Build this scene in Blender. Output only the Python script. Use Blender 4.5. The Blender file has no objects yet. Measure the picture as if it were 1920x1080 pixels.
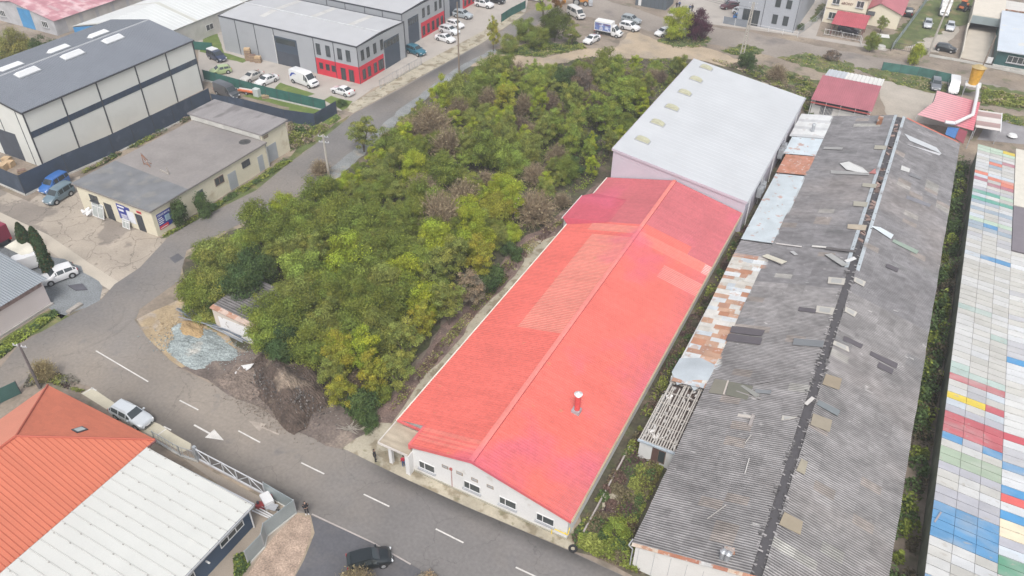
import bpy, math, random
from mathutils import Vector, Matrix
R=math.radians; random.seed(7)
sc=bpy.context.scene
# ---------- camera, world, sun, exposure
F_PX,PITCH,ROLL,YAW,HC=1474.6,R(37.93),R(0.93),R(27.24),60.0
_f=Vector((0,math.cos(PITCH),-math.sin(PITCH)));_r=Vector((1,0,0));_u=_r.cross(_f)
_r2=_r*math.cos(ROLL)+_u*math.sin(ROLL);_u2=_u*math.cos(ROLL)-_r*math.sin(ROLL)
_M=Matrix.Rotation(YAW,3,'Z');FW,RT,UP=_M@_f,_M@_r2,_M@_u2
cd=bpy.data.cameras.new('camera');cam=bpy.data.objects.new('camera',cd);sc.collection.objects.link(cam)
cd.sensor_width=36;cd.lens=F_PX/1920*36;cd.clip_start=.5;cd.clip_end=3000
m=Matrix((RT,UP,-FW)).transposed().to_4x4();m.translation=(0,0,HC);cam.matrix_world=m;sc.camera=cam
w=bpy.data.worlds.new('World');sc.world=w;w.use_nodes=True;nt=w.node_tree
SUN_EL,SUN_AZ=R(55),R(155)
sky=nt.nodes.new('ShaderNodeTexSky');sky.sky_type='NISHITA';sky.sun_disc=False;sky.sun_elevation=SUN_EL;sky.sun_rotation=SUN_AZ
sky.dust_density=4;sky.air_density=1.2;sky.ozone_density=1
hs=nt.nodes.new('ShaderNodeHueSaturation');hs.inputs['Saturation'].default_value=.35
bg=nt.nodes['Background'];bg.inputs[1].default_value=.15
nt.links.new(sky.outputs[0],hs.inputs['Color']);nt.links.new(hs.outputs[0],bg.inputs[0])
sl=bpy.data.lights.new('sun','SUN');sl.energy=1.6;sl.angle=R(22);sl.color=(1,.965,.92)
so=bpy.data.objects.new('sun',sl);sc.collection.objects.link(so)
sd=Vector((math.sin(SUN_AZ)*math.cos(SUN_EL),math.cos(SUN_AZ)*math.cos(SUN_EL),math.sin(SUN_EL)))
so.rotation_euler=sd.to_track_quat('Z','Y').to_euler()
vs=sc.view_settings;vs.view_transform='Standard';vs.look='None';vs.exposure=.37;vs.gamma=1
sc.cycles.max_bounces=5;sc.cycles.diffuse_bounces=2;sc.cycles.glossy_bounces=2;sc.cycles.transparent_max_bounces=6;sc.cycles.volume_bounces=0
# ---------- helpers
def G(x,y,z=0.0):
    "point at height z seen at photograph pixel x,y (used to measure real positions)"
    d=FW*F_PX+RT*(x-960)-UP*(y-540);t=(z-HC)/d.z;return Vector((d.x*t,d.y*t,z))
C=sc.collection
def tag(o,label=None,cat=None,group=None,kind=None):
    if label:o['label']=label
    if cat:o['category']=cat
    if group:o['group']=group
    if kind:o['kind']=kind
    return o
def thing(name,label,cat,loc=(0,0,0),rz=0,group=None):
    o=bpy.data.objects.new(name,None);C.objects.link(o);o.empty_display_size=.3
    o.location=loc;o.rotation_euler=(0,0,rz);return tag(o,label,cat,group)
def root_loc(o):
    while o.parent:o=o.parent
    return Vector(o.location)
class MB:
    def __init__(s):s.v=[];s.f=[];s.c=[];s.m=[];s.cur=(1,1,1);s.mi=0
    def poly(s,pts,col=None,mi=None):
        n=len(s.v);s.v+=[tuple(p) for p in pts];s.f.append(tuple(range(n,n+len(pts))));s.c.append(col or s.cur);s.m.append(s.mi if mi is None else mi)
    def hexa(s,b,t,col=None):
        n=len(s.v);k=len(b);s.v+=[tuple(p) for p in b]+[tuple(p) for p in t]
        fs=[tuple(range(n+k-1,n-1,-1)),tuple(range(n+k,n+2*k))]+[(n+i,n+(i+1)%k,n+k+(i+1)%k,n+k+i) for i in range(k)]
        s.f+=fs;s.c+=[col or s.cur]*len(fs);s.m+=[s.mi]*len(fs)
    def box(s,x0,x1,y0,y1,z0,z1,col=None):
        b=[(x0,y0,z0),(x1,y0,z0),(x1,y1,z0),(x0,y1,z0)];s.hexa(b,[(p[0],p[1],z1) for p in b],col)
    def obox(s,c,u,v,su,sv,z0,z1,col=None):
        "box centred at c in plan along unit vectors u,v"
        c=Vector(c);u=Vector(u).normalized()*su/2;v=Vector(v).normalized()*sv/2
        b=[c-u-v,c+u-v,c+u+v,c-u+v];s.hexa([(p.x,p.y,z0) for p in b],[(p.x,p.y,z1) for p in b],col)
    def beam(s,a,b,wd,h=None,col=None):
        a=Vector(a);b=Vector(b);d=(b-a).normalized();h=h or wd
        sd=d.cross(Vector((0,0,1)));sd=Vector((1,0,0)) if sd.length<1e-3 else sd.normalized();up=sd.cross(d).normalized()
        q=[-sd*wd/2-up*h/2,sd*wd/2-up*h/2,sd*wd/2+up*h/2,-sd*wd/2+up*h/2]
        s.hexa([a+x for x in q],[b+x for x in q],col)
    def tube(s,a,b,r0,r1=None,n=8,col=None):
        a=Vector(a);b=Vector(b);d=(b-a).normalized();r1=r0 if r1 is None else r1
        x=d.orthogonal().normalized();y=d.cross(x)
        ring=lambda c,r:[c+x*r*math.cos(i*2*math.pi/n)+y*r*math.sin(i*2*math.pi/n) for i in range(n)]
        s.hexa(ring(a,r0),ring(b,r1),col)
    def build(s,name,mats,parent=None,smooth=False,local=False,bevel=0):
        off=Vector((0,0,0))
        if parent is not None and not local:off=root_loc(parent)
        me=bpy.data.meshes.new(name)
        me.from_pydata([(p[0]-off.x,p[1]-off.y,p[2]-off.z) for p in s.v],[],s.f)
        if not isinstance(mats,(list,tuple)):mats=[mats]
        for q in mats:me.materials.append(q)
        at=me.color_attributes.new('Col','FLOAT_COLOR','CORNER');buf=[]
        for f,c in zip(s.f,s.c):buf+=list((c[0],c[1],c[2],1.0))*len(f)
        at.data.foreach_set('color',buf)
        if len(mats)>1:me.polygons.foreach_set('material_index',s.m)
        if smooth:me.shade_smooth();me.set_sharp_from_angle(angle=R(35))
        me.update()
        o=bpy.data.objects.new(name,me);C.objects.link(o)
        if parent is not None:o.parent=parent
        if bevel:
            b=o.modifiers.new('b','BEVEL');b.width=bevel;b.segments=2;b.limit_method='ANGLE'
        return o
def copy_tree(o,parent=None):
    c=o.copy();C.objects.link(c);c.parent=parent
    for ch in o.children:copy_tree(ch,c)
    return c
# ---------- materials
_mc={}
def mat(name,col=(.5,.5,.5),rough=.8,amt=.15,scale=.6,fine=.08,fscale=9,metal=0,bump=0,bscale=25,attr=False,objcol=False,stain=None,spec=.5,coat=0,stretch=None,trans=0,alpha=1,mulattr=False,crack=None):
    if name in _mc:return _mc[name]
    m=bpy.data.materials.new(name);m.use_nodes=True;t=m.node_tree;N=t.nodes;L=t.links;b=N['Principled BSDF']
    tc=N.new('ShaderNodeTexCoord');mp=N.new('ShaderNodeMapping');L.new(tc.outputs['Object'],mp.inputs[0])
    if stretch:mp.inputs['Scale'].default_value=stretch
    def noise(sv,det=5):
        n=N.new('ShaderNodeTexNoise');n.inputs['Scale'].default_value=sv;n.inputs['Detail'].default_value=det;L.new(mp.outputs[0],n.inputs['Vector']);return n
    base=None
    if attr:
        a=N.new('ShaderNodeAttribute');a.attribute_name='Col';base=a.outputs['Color']
    elif objcol:
        a=N.new('ShaderNodeObjectInfo');base=a.outputs['Color']
    else:
        rgb=N.new('ShaderNodeRGB');rgb.outputs[0].default_value=(*col,1);base=rgb.outputs[0]
    if attr and objcol:
        oi=N.new('ShaderNodeObjectInfo');mx=N.new('ShaderNodeMixRGB');mx.blend_type='MULTIPLY';mx.inputs[0].default_value=1
        L.new(base,mx.inputs[1]);L.new(oi.outputs['Color'],mx.inputs[2]);base=mx.outputs[0]
    if stain:
        for (sc_,ss,th,wd,am) in stain:
            n=noise(ss,8);r=N.new('ShaderNodeMapRange');r.inputs[1].default_value=th;r.inputs[2].default_value=th+wd;r.inputs[4].default_value=am
            L.new(n.outputs['Fac'],r.inputs[0]);mx=N.new('ShaderNodeMixRGB');L.new(r.outputs[0],mx.inputs[0]);L.new(base,mx.inputs[1]);mx.inputs[2].default_value=(*sc_,1);base=mx.outputs[0]
    def mul(base,sv,am,det):
        n=noise(sv,det);r=N.new('ShaderNodeMapRange');r.inputs[1].default_value=.3;r.inputs[2].default_value=.7;r.inputs[3].default_value=1-am;r.inputs[4].default_value=1+am;L.new(n.outputs['Fac'],r.inputs[0])
        mx=N.new('ShaderNodeVectorMath');mx.operation='SCALE';L.new(base,mx.inputs[0]);L.new(r.outputs[0],mx.inputs['Scale']);return mx.outputs[0]
    if amt:base=mul(base,scale,amt,6)
    if fine:base=mul(base,fscale,fine,3)
    if crack:
        cs_,cw_,ca_=crack;v=N.new('ShaderNodeTexVoronoi');v.feature='DISTANCE_TO_EDGE';v.inputs['Scale'].default_value=cs_;nn_=noise(cs_*2.5,6);vv=N.new('ShaderNodeVectorMath');vv.operation='MULTIPLY_ADD';vv.inputs[1].default_value=(1.6/cs_*.35,)*3;L.new(nn_.outputs['Color'],vv.inputs[0]);L.new(mp.outputs[0],vv.inputs[2]);L.new(vv.outputs[0],v.inputs['Vector'])
        r=N.new('ShaderNodeMapRange');r.inputs[1].default_value=0;r.inputs[2].default_value=cw_;r.inputs[3].default_value=ca_;r.inputs[4].default_value=1;L.new(v.outputs['Distance'],r.inputs[0]);q=N.new('ShaderNodeVectorMath');q.operation='SCALE';L.new(base,q.inputs[0]);L.new(r.outputs[0],q.inputs['Scale']);base=q.outputs[0]
    if mulattr:
        a=N.new('ShaderNodeAttribute');a.attribute_name='Col';vm=N.new('ShaderNodeVectorMath');vm.operation='MULTIPLY';L.new(base,vm.inputs[0]);L.new(a.outputs['Color'],vm.inputs[1]);base=vm.outputs[0]
    L.new(base,b.inputs['Base Color']);b.inputs['Roughness'].default_value=rough;b.inputs['Metallic'].default_value=metal
    b.inputs['Specular IOR Level'].default_value=spec;b.inputs['Coat Weight'].default_value=coat;b.inputs['Coat Roughness'].default_value=.08
    if trans:b.inputs['Transmission Weight'].default_value=trans
    if alpha<1:b.inputs['Alpha'].default_value=alpha
    if bump:
        n=noise(bscale,4);bp=N.new('ShaderNodeBump');bp.inputs['Strength'].default_value=bump;bp.inputs['Distance'].default_value=.05;L.new(n.outputs['Fac'],bp.inputs['Height']);L.new(bp.outputs[0],b.inputs['Normal'])
    _mc[name]=m;return m
def sheet(name,px,z,mt,jit=0,kind='structure',step=1.5,label=None,cat=None,world=False,seed=1,parent=None):
    "flat ground sheet, outline from measured ground points; wobbly edge if jit"
    rnd=random.Random(seed);pts=[Vector(p) if world else G(*p) for p in px];out=[]
    for i,a in enumerate(pts):
        b=pts[(i+1)%len(pts)];n=max(1,int((b-a).length/step)) if jit else 1;d=(b-a).normalized() if (b-a).length else Vector((1,0,0));nn=Vector((-d.y,d.x,0))
        for k in range(n):
            p=a.lerp(b,k/n)
            if jit:p=p+nn*rnd.uniform(-jit,jit)
            out.append((p.x,p.y,z))
    mb=MB();mb.poly(out);o=mb.build(name,mt,parent)
    if kind and parent is None:o['kind']=kind
    return o
def ribs(mb,O,U,LU,V,LV,pitch,amp,prof='sine',nv=1,colf=None,sag=None,cellu=None,col=None):
    "corrugated sheet: profile repeats along U, ribs run along V"
    O=Vector(O);U=Vector(U).normalized();V=Vector(V).normalized();N=U.cross(V);N=-N if N.z<0 else N
    us=[]
    n=max(1,int(round(LU/pitch)));p=LU/n
    for i in range(n):
        if prof=='sine':
            for k in range(4):us.append(((i+k/4)*p,amp*math.sin(k*math.pi/2)))
        elif prof=='trap':us+=[(i*p,0),((i+.55)*p,0),((i+.65)*p,amp),((i+.9)*p,amp)]
        elif prof=='seam':us+=[(i*p,0),((i+.9)*p,0),((i+.93)*p,amp),((i+.97)*p,amp)]
    us.append((LU,0));b0=len(mb.v)
    for j in range(nv+1):
        vv=LV*j/nv
        for (u,h) in us:
            s=sag(u,vv) if sag else 0
            mb.v.append(tuple(O+U*u+V*vv+N*(h+s)))
    k=len(us)
    for j in range(nv):
        for i in range(k-1):
            a=b0+j*k+i;mb.f.append((a,a+1,a+1+k,a+k))
            c=colf((us[i][0]+us[i+1][0])/2,LV*(j+.5)/nv,i%4) if colf else (col or mb.cur)
            mb.c.append(c);mb.m.append(mb.mi)
def jc(c,a,rnd=random):
    k=1+rnd.uniform(-a,a);return (c[0]*k,c[1]*k,c[2]*k)
# common materials
ASPH=mat('asphalt',(.178,.168,.163),rough=.9,amt=.12,scale=.12,fine=.10,fscale=3,mulattr=True,crack=(.13,.006,.72),stain=[((.275,.235,.195),.045,.41,.22,.8),((.15,.145,.145),.5,.60,.12,.5)],bump=.15,bscale=12)
ASPHN=mat('asphalt_new',(.10,.10,.11),.85,.2,.3,.1,4,stain=[((.15,.14,.135),.25,.5,.2,.6)])
DIRT=mat('dirt',(.25,.205,.165),.95,.25,.15,.15,2.5,stain=[((.36,.29,.21),.06,.5,.15,.8),((.12,.105,.08),.35,.56,.1,.6),((.10,.12,.05),.25,.6,.08,.5)],bump=.4,bscale=3)
SAND=mat('sandy_track',(.40,.32,.23),.95,.15,.25,.1,3,stain=[((.27,.23,.19),.2,.5,.15,.7)],bump=.3,bscale=3)
CONC=mat('concrete_yard',(.37,.32,.265),.9,.15,.25,.08,4,stain=[((.19,.165,.145),.13,.52,.03,.75),((.14,.12,.10),.9,.64,.03,.6)],crack=(.22,.018,.5))
PAVE=mat('paver_yard',(.40,.365,.33),.9,.08,.2,.06,6,stain=[((.30,.27,.25),.3,.58,.1,.6)])
GRAV=mat('gravel_grey',(.20,.215,.225),.95,.2,.4,.25,6,stain=[((.30,.26,.21),.12,.55,.1,.6)],bump=.5,bscale=8)
GRASS=mat('grass',(.10,.125,.04),.95,.3,.5,.25,5,stain=[((.22,.18,.09),.3,.52,.12,.8),((.25,.2,.14),.9,.62,.06,.6)],bump=.5,bscale=6)
LAWN=mat('lawn',(.12,.17,.04),.95,.15,.5,.2,6,stain=[((.20,.19,.07),.5,.55,.12,.6)],bump=.4,bscale=8)
SCRUB=mat('scrub_soil',(.085,.075,.05),.95,.35,.5,.3,3,stain=[((.16,.12,.09),.3,.5,.1,.8),((.07,.09,.03),.6,.5,.1,.7)],bump=.6,bscale=3)
LITTER=mat('leaf_litter',(.20,.14,.12),.95,.25,.8,.35,6,stain=[((.12,.09,.08),.5,.52,.1,.7),((.33,.29,.22),1.1,.62,.04,.7)],bump=.5,bscale=5)
OLDC=mat('old_concrete',(.40,.36,.28),.9,.2,.4,.1,5,stain=[((.22,.18,.12),.5,.52,.06,.8),((.16,.15,.08),1.2,.6,.05,.6)])
WHITEP=mat('road_paint',(.60,.58,.55),.8,.12,1.5,.1,8,stain=[((.4,.36,.32),3,.62,.06,.6)])
WALLW=mat('white_render',(.66,.655,.65),.85,.05,.4,.03,5,stain=[((.46,.42,.36),.6,.62,.08,.5)])
WALLC=mat('cream_render',(.66,.61,.48),.88,.06,.4,.04,5,stain=[((.40,.30,.19),.35,.60,.1,.6)])
CREAMH=mat('cream_house',(.72,.66,.53),.85,.04,.4,.03,5)
GLASS=mat('glass',(.05,.06,.065),.12,.1,.5,0,spec=.8)
PVC=mat('white_pvc',(.68,.68,.68),.4,0,1,0)
DARKM=mat('dark_metal',(.06,.065,.075),.5,.1,1,.05)
NAVY=mat('navy_panel',(.045,.065,.10),.55,.15,.6,.06,stain=[((.09,.11,.15),.8,.6,.1,.6)])
GALV=mat('galvanised',(.45,.47,.49),.45,.15,2,.05,metal=.5)
GREYM=mat('grey_metal',(.36,.37,.39),.5,.1,1,.05)
RUSTY=mat('rusty_metal',(.30,.14,.08),.8,.3,1.5,.15,stain=[((.45,.43,.41),1.2,.52,.06,.7)])
WOOD=mat('wood',(.42,.31,.19),.85,.25,3,.15)
WOODG=mat('weathered_wood',(.34,.31,.28),.9,.2,3,.15)
CARD=mat('cardboard',(.50,.36,.22),.9,.15,2,.1)
RUBBER=mat('rubber',(.02,.02,.022),.8,0,1,0)
RIM=mat('rim',(.5,.51,.52),.35,0,1,0,metal=.6)
PAINT=mat('car_paint',rough=.28,amt=.05,scale=.8,fine=0,objcol=True,coat=.6)
CGLASS=mat('car_glass',(.035,.045,.05),.08,0,1,0,spec=.9)
LAMPG=mat('lamp_glass',(.7,.72,.74),.15,0,1,0)
TAILR=mat('tail_red',(.45,.02,.02),.25,0,1,0)
ATTR=mat('painted_panel',rough=.55,amt=.06,scale=.5,fine=.04,fscale=6,attr=True,stain=[((.45,.43,.40),1.3,.66,.06,.5)])
ATTRC=mat('plain_colour',rough=.7,amt=.06,scale=1,fine=.03,fscale=6,attr=True)

def soft_strip(name,pa,pb,mt,z,ca,cb,parent=None,nw=5,wob=.15,seed=1):
    "strip between two measured edges, tone blended across it"
    rn=random.Random(seed);A=[G(*p) for p in pa];B=[G(*p) for p in pb]
    def res(P,n):
        L=[0]
        for i in range(1,len(P)):L.append(L[-1]+(P[i]-P[i-1]).length)
        out=[]
        for k in range(n+1):
            d=L[-1]*k/n;i=max(j for j in range(len(L)-1) if L[j]<=d+1e-9);t=(d-L[i])/max(1e-6,L[i+1]-L[i]);out.append(P[i].lerp(P[i+1],min(1,t)))
        return out
    n=max(8,int(sum((A[i+1]-A[i]).length for i in range(len(A)-1))/1.0));A=res(A,n);B=res(B,n);vs_=[];cs=[]
    w_=0
    for i in range(n+1):
        w_=w_*.8+rn.uniform(-1,1)*wob
        for j in range(nw+1):
            t=j/nw;p=A[i].lerp(B[i],t+(w_*t*.5));vs_.append((p.x,p.y,z));e=t*t*(3-2*t);c=ca+(cb-ca)*e;fd=min(1,i/7,(n-i)/7);cs.append(1-(1-c)*fd)
    F=[];CC=[]
    for i in range(n):
        for j in range(nw):
            a=i*(nw+1)+j;F.append((a,a+1,a+nw+2,a+nw+1));CC+=[cs[a],cs[a+1],cs[a+nw+2],cs[a+nw+1]]
    me=bpy.data.meshes.new(name);me.from_pydata(vs_,[],F);me.materials.append(mt);at=me.color_attributes.new('Col','FLOAT_COLOR','CORNER');buf=[]
    for c in CC:buf+=[c,c,c,1]
    at.data.foreach_set('color',buf);o=bpy.data.objects.new(name,me);C.objects.link(o);o.parent=parent;return o
# ================= SETTING
gm=MB();gm.poly([(-900,-200,0),(900,-200,0),(900,1500,0),(-900,1500,0)]);gm.build('ground',DIRT)['kind']='structure'
sheet('scrub_ground',[(345,600),(345,480),(430,435),(520,385),(640,320),(706,248),(762,200),(827,150),(872,122),(925,118),(1010,128),(1100,105),(1290,112),(1330,112),(1560,160),(1540,250),(1400,520),(1190,1040),(1250,1110),(1187,1075),(1067,1032),(1100,900),(1143,333),(1070,400),(830,600),(700,800),(600,812),(560,700),(470,655)],.006,SCRUB,.5)
sheet('leaf_litter_strip',[(1150,330),(1120,345),(1090,370),(1035,415),(960,461),(924,509),(893,552),(832,612),(793,671),(745,735),(690,790),(700,815),(760,780),(1075,425),(1160,335)],.012,LITTER,.35)
sheet('old_concrete_path',[(1060,440),(1000,455),(955,530),(925,560),(880,610),(820,680),(770,740),(735,790),(690,790),(640,842),(765,905),(780,850),(800,760),(1075,440)],.018,OLDC,.35,seed=4)
sheet('pavement',[(700,856),(760,870),(1075,990),(1078,1037),(1064,1031),(875,951),(765,901)],.10,OLDC,0)
sheet('paved_yard',[(372,80),(372,150),(640,208),(700,165),(880,95),(985,22),(1000,-40),(700,-60),(300,-60)],.006,PAVE)
sheet('concrete_apron',[(640,205),(662,212),(905,80),(985,25),(975,20),(880,72),(760,135)],.014,OLDC)
for i,q in enumerate([[(382,72),(408,63),(420,99),(466,112),(455,118),(375,97)],[(512,170),(525,155),(590,176),(576,181)],[(608,188),(620,180),(660,190),(650,203),(642,207)],[(455,180),(600,216),(612,205),(480,172)],[(570,260),(640,222),(625,205),(540,185),(545,285)],[(1085,125+0),(1085,125)]]):
    if len(q)>2:sheet('lawn',q,.016+.004*i,LAWN,.15,seed=i)
sheet('grass_verge',[(300,447),(545,292),(560,275),(640,225),(655,216),(648,228),(605,262),(545,304),(480,358),(380,408),(322,442)],.010,GRASS,.25,seed=8)
sheet('yard_left',[(-60,330),(55,378),(90,350),(150,330),(150,372),(297,446),(325,438),(262,505),(215,532),(190,560),(-60,470)],.006,CONC)
sheet('pale_path',[(-60,378),(0,398),(90,440),(170,495),(225,530),(208,545),(150,510),(70,455),(-60,415)],.011,mat('pale_concrete',(.47,.42,.35),.9,.1,.3,.08))
sheet('gravel_yard',[(-60,440),(20,452),(60,462),(150,500),(195,538),(185,562),(130,590),(110,600),(85,560),(-60,520)],.012,GRAV,.3)
sheet('verge_left',[(-60,630),(0,640),(98,578),(112,588),(130,592),(35,645),(0,676),(-60,720)],.012,GRASS,.25,seed=5)
# asphalt: junction + main road + side road
road=sheet('road',[(1700,1330),(1230,1108),(1167,1079),(1067,1032),(875,950),(765,900),(640,840),(590,820),(515,780),(427,735),(340,692),(302,662),(270,625),(252,600),(262,580),(335,527),(350,470),(430,430),(520,385),(640,320),(706,246),(762,198),(827,148),(872,118),(925,92),(1000,50),(1050,24),(1020,8),(985,25),(940,58),(905,80),(662,214),(645,228),(600,264),(545,304),(480,357),(380,407),(320,440),(262,502),(215,533),(190,562),(130,593),(35,647),(0,690),(-60,730),(-60,790),(0,760),(50,715),(100,705),(172,726),(230,765),(300,795),(360,832),(345,842),(400,878),(500,932),(560,962),(585,962),(700,1017),(770,1057),(815,1085),(860,1110),(1260,1330)],.022,ASPH)
# darker fresh strips along both edges of the main road and a dusty crown
def band(name,pa,pb,mt,z,parent=None,seed=1,jit=.25):
    return sheet(name,pa+pb[::-1],z,mt,jit,seed=seed,parent=parent,step=1.2)
DK=mat('asphalt_dark',(.088,.086,.09),.9,.2,.3,.12,4,stain=[((.16,.15,.145),.35,.45,.2,.8)])
soft_strip('fresh_asphalt',[(650,844),(765,901),(875,951),(1067,1033),(1167,1080),(1235,1112)],[(690,826),(800,895),(905,955),(1090,1020),(1150,1042),(1220,1075)][0:0] or [(640,872),(745,925),(850,972),(1010,1042),(1080,1075),(1140,1110)],ASPH,.027,.44,1,road,6,.1,1)
soft_strip('fresh_asphalt',[(172,728),(230,767),(300,797),(360,834),(400,878),(500,932),(572,962),(640,992)],[(240,700),(330,752),(420,800),(480,838),(540,872),(640,920),(700,950),(740,975)],ASPH,.027,.50,1,road,7,.12,5)
soft_strip('fresh_asphalt',[(672,210),(760,162),(905,82)],[(712,222),(805,166),(925,92)],ASPH,.027,.6,1,road,5,.1,6)
for k,(pa) in enumerate(([(215,540),(232,575),(225,600),(190,625),(120,650)],[(262,545),(255,590),(215,625),(150,655),(60,685)],[(75,668),(140,660),(200,662),(250,672)],[(90,690),(150,684),(215,690),(300,712)],[(300,500),(270,545),(245,600)])):
    pb=[(x+4,y+3) for x,y in pa];soft_strip('tyre_track',pa,pb,ASPH,.0240+.0006*k,.97,.84,road,2,.05,20+k)
sheet('repair_patch',[(318,484),(334,475),(345,484),(328,494)],.03,ASPHN,parent=road)
def mark(name,a,b,wd=.16):
    a=G(*a);b=G(*b);d=(b-a).normalized();n=Vector((-d.y,d.x,0))*wd/2
    mb=MB();mb.poly([(p.x,p.y,.034) for p in (a-n,b-n,b+n,a+n)]);return mb.build(name,WHITEP,road)
for a,b in [((180,658),(278,716)),((337,751),(372,769)),((447,808),(488,830)),((565,868),(608,889)),((682,927),(730,950)),((817,992),(869,1018)),((967,1064),(1010,1084))]:mark('lane_dash',a,b,.14)
def arrow(tail,neck,tip,hw,mt_=WHITEP):
    a,b,c=G(*tail),G(*neck),G(*tip);d=(c-a).normalized();n=Vector((-d.y,d.x,0));mb=MB()
    mb.poly([(p.x,p.y,.034) for p in (a-n*.09,b-n*.09,b-n*hw,c,b+n*hw,b+n*.09,a+n*.09)]);mb.build('arrow_marking',mt_,road)
arrow((364,797),(393,813),(420,826),.62);arrow((523,815),(493,802),(466,789),.55,mat('worn_paint',(.36,.31,.265),.9,.15,1.5,.1))
def ringpatch(name,c,r,mt,z,jit,**k):
    c=G(*c);pts=[(c.x+r*math.cos(t*.5236),c.y+r*math.sin(t*.5236),0) for t in range(12)];return sheet(name,pts,z,mt,jit,world=True,**k)
pk=sheet('parking_strip',[(152,738),(172,727),(230,766),(300,796),(322,812),(358,832),(357,843),(342,848),(260,805)],.03,mat('parking_concrete',(.50,.46,.36),.9,.08,.5,.06))
for a,b in [((155,739),(175,727)),((171,727),(181,733)),((293,818),(314,803)),((307,800),(321,807))]:
    o=mark('bay_line',a,b,.14);o.parent=pk;o.location.z+=.004
sheet('gravel_strip',[(600,338),(630,308),(704,245),(761,197),(825,148),(870,120),(925,92),(932,97),(880,125),(836,155),(771,207),(717,259),(646,323),(612,350)],.028,mat('pale_blue_gravel',(.23,.24,.24),.95,.2,.5,.25,6,stain=[((.27,.24,.2),.3,.55,.1,.7)]),.25,seed=11)
# driveway and its island
sheet('driveway',[(583,963),(700,1018),(770,1058),(815,1086),(840,1110),(540,1110),(572,1050),(588,1000)],.018,ASPHN,.1)
sheet('bark_island',[(556,962),(580,972),(582,1002),(572,1040),(550,1085),(540,1110),(440,1110),(480,1050),(512,1010)],.028,mat('bark_chips',(.36,.27,.21),.95,.25,.8,.35,7,bump=.5,bscale=6),.15)
sheet('hall_yard',[(290,822),(345,850),(400,885),(500,938),(556,962),(512,1010),(430,1110),(300,1110),(470,950)],.012,mat('yard_concrete',(.33,.28,.23),.9,.12,.4,.08))
kb=MB()
for a,b in [((585,964),(700,1018)),((700,1018),(770,1058))]:
    kb.beam(G(*a,.03),G(*b,.03),.12,.06)
kb.build('kerb',mat('kerb_stone',(.40,.36,.34),.9))['kind']='structure'
# heap area south of thicket
sheet('sand_area',[(255,598),(340,560),(420,600),(440,650),(400,668),(340,690),(300,660)],.026,mat('yellow_sand',(.37,.285,.18),.95,.2,.5,.15,4,stain=[((.36,.31,.27),.4,.5,.1,.8)],bump=.4,bscale=4),.3,seed=3)
sheet('trampled_soil',[(330,690),(400,660),(480,655),(560,680),(640,740),(660,800),(700,810),(640,842),(590,822),(515,782),(427,737),(345,695)],.024,mat('dark_soil',(.15,.12,.105),.95,.3,.5,.25,4,stain=[((.27,.22,.18),.35,.52,.12,.7)],bump=.6,bscale=4),.4,seed=9)
# top-right ground
sheet('dirt_road',[(1060,22),(1120,-5),(1250,35),(1400,60),(1560,92),(1700,118),(1950,180),(1950,150),(2000,200),(1950,215),(1700,150),(1560,125),(1400,98),(1180,50)],.012,mat('dusty_asphalt',(.27,.235,.205),.95,.15,.1,.1,2,stain=[((.15,.135,.13),.12,.55,.1,.7)]),.5,seed=2)
sheet('sandy_track',[(872,124),(935,104),(1010,110),(1090,92),(1150,88),(1190,55),(1240,78),(1330,92),(1400,118),(1560,158),(1558,172),(1480,150),(1300,110),(1100,108),(1010,128),(930,124)],.016,SAND,.6,seed=2)
for i,q in enumerate([[(925,95),(1000,85),(1090,82),(1085,95),(1010,108),(935,103)],[(1230,78),(1260,60),(1330,70),(1325,85),(1270,88)],[(1355,95),(1390,82),(1430,92),(1420,102),(1380,104)],[(1460,110),(1510,98),(1600,120),(1600,140),(1540,136)],[(1410,122),(1450,125),(1560,160),(1530,215),(1500,190),(1440,150)],[(1600,128),(1660,130),(1780,158),(1840,172),(1770,182),(1660,152)],[(1835,155),(1950,180),(1950,212),(1840,198)],[(1838,205),(1950,225),(1950,240),(1840,218)],[(1615,80),(1680,60),(1740,0),(1770,-20),(1850,-20),(1820,40),(1700,90),(1672,92)],[(1515,40),(1530,42),(1548,10),(1540,5)]]):
    sheet('grass_patch',q,.026+.004*i,GRASS,.7,seed=20+i,step=.8)
sheet('yard_right',[(1640,150),(1700,158),(1800,185),(1800,240),(1740,235),(1660,215)],.014,mat('pale_gravel',(.40,.36,.31),.95,.15,.25,.1,3),.4)
sheet('yard_far',[(1690,88),(1700,60),(1740,20),(1790,20),(1800,60),(1760,98)],.022,mat('pale_gravel'),.4)
sheet('paved_court',[(1250,28),(1300,-30),(1500,-30),(1560,-20),(1530,68),(1670,90),(1660,96),(1470,64),(1330,45)],.016,PAVE)
sheet('grey_slab',[(1862,212),(1960,240),(1960,275),(1832,262)],.024,mat('grey_slab_concrete',(.27,.26,.27),.9,.2,.3,.1))
sheet('slab_behind_hall',[(1425,140),(1450,133),(1455,155),(1430,162)],.022,OLDC)
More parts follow.
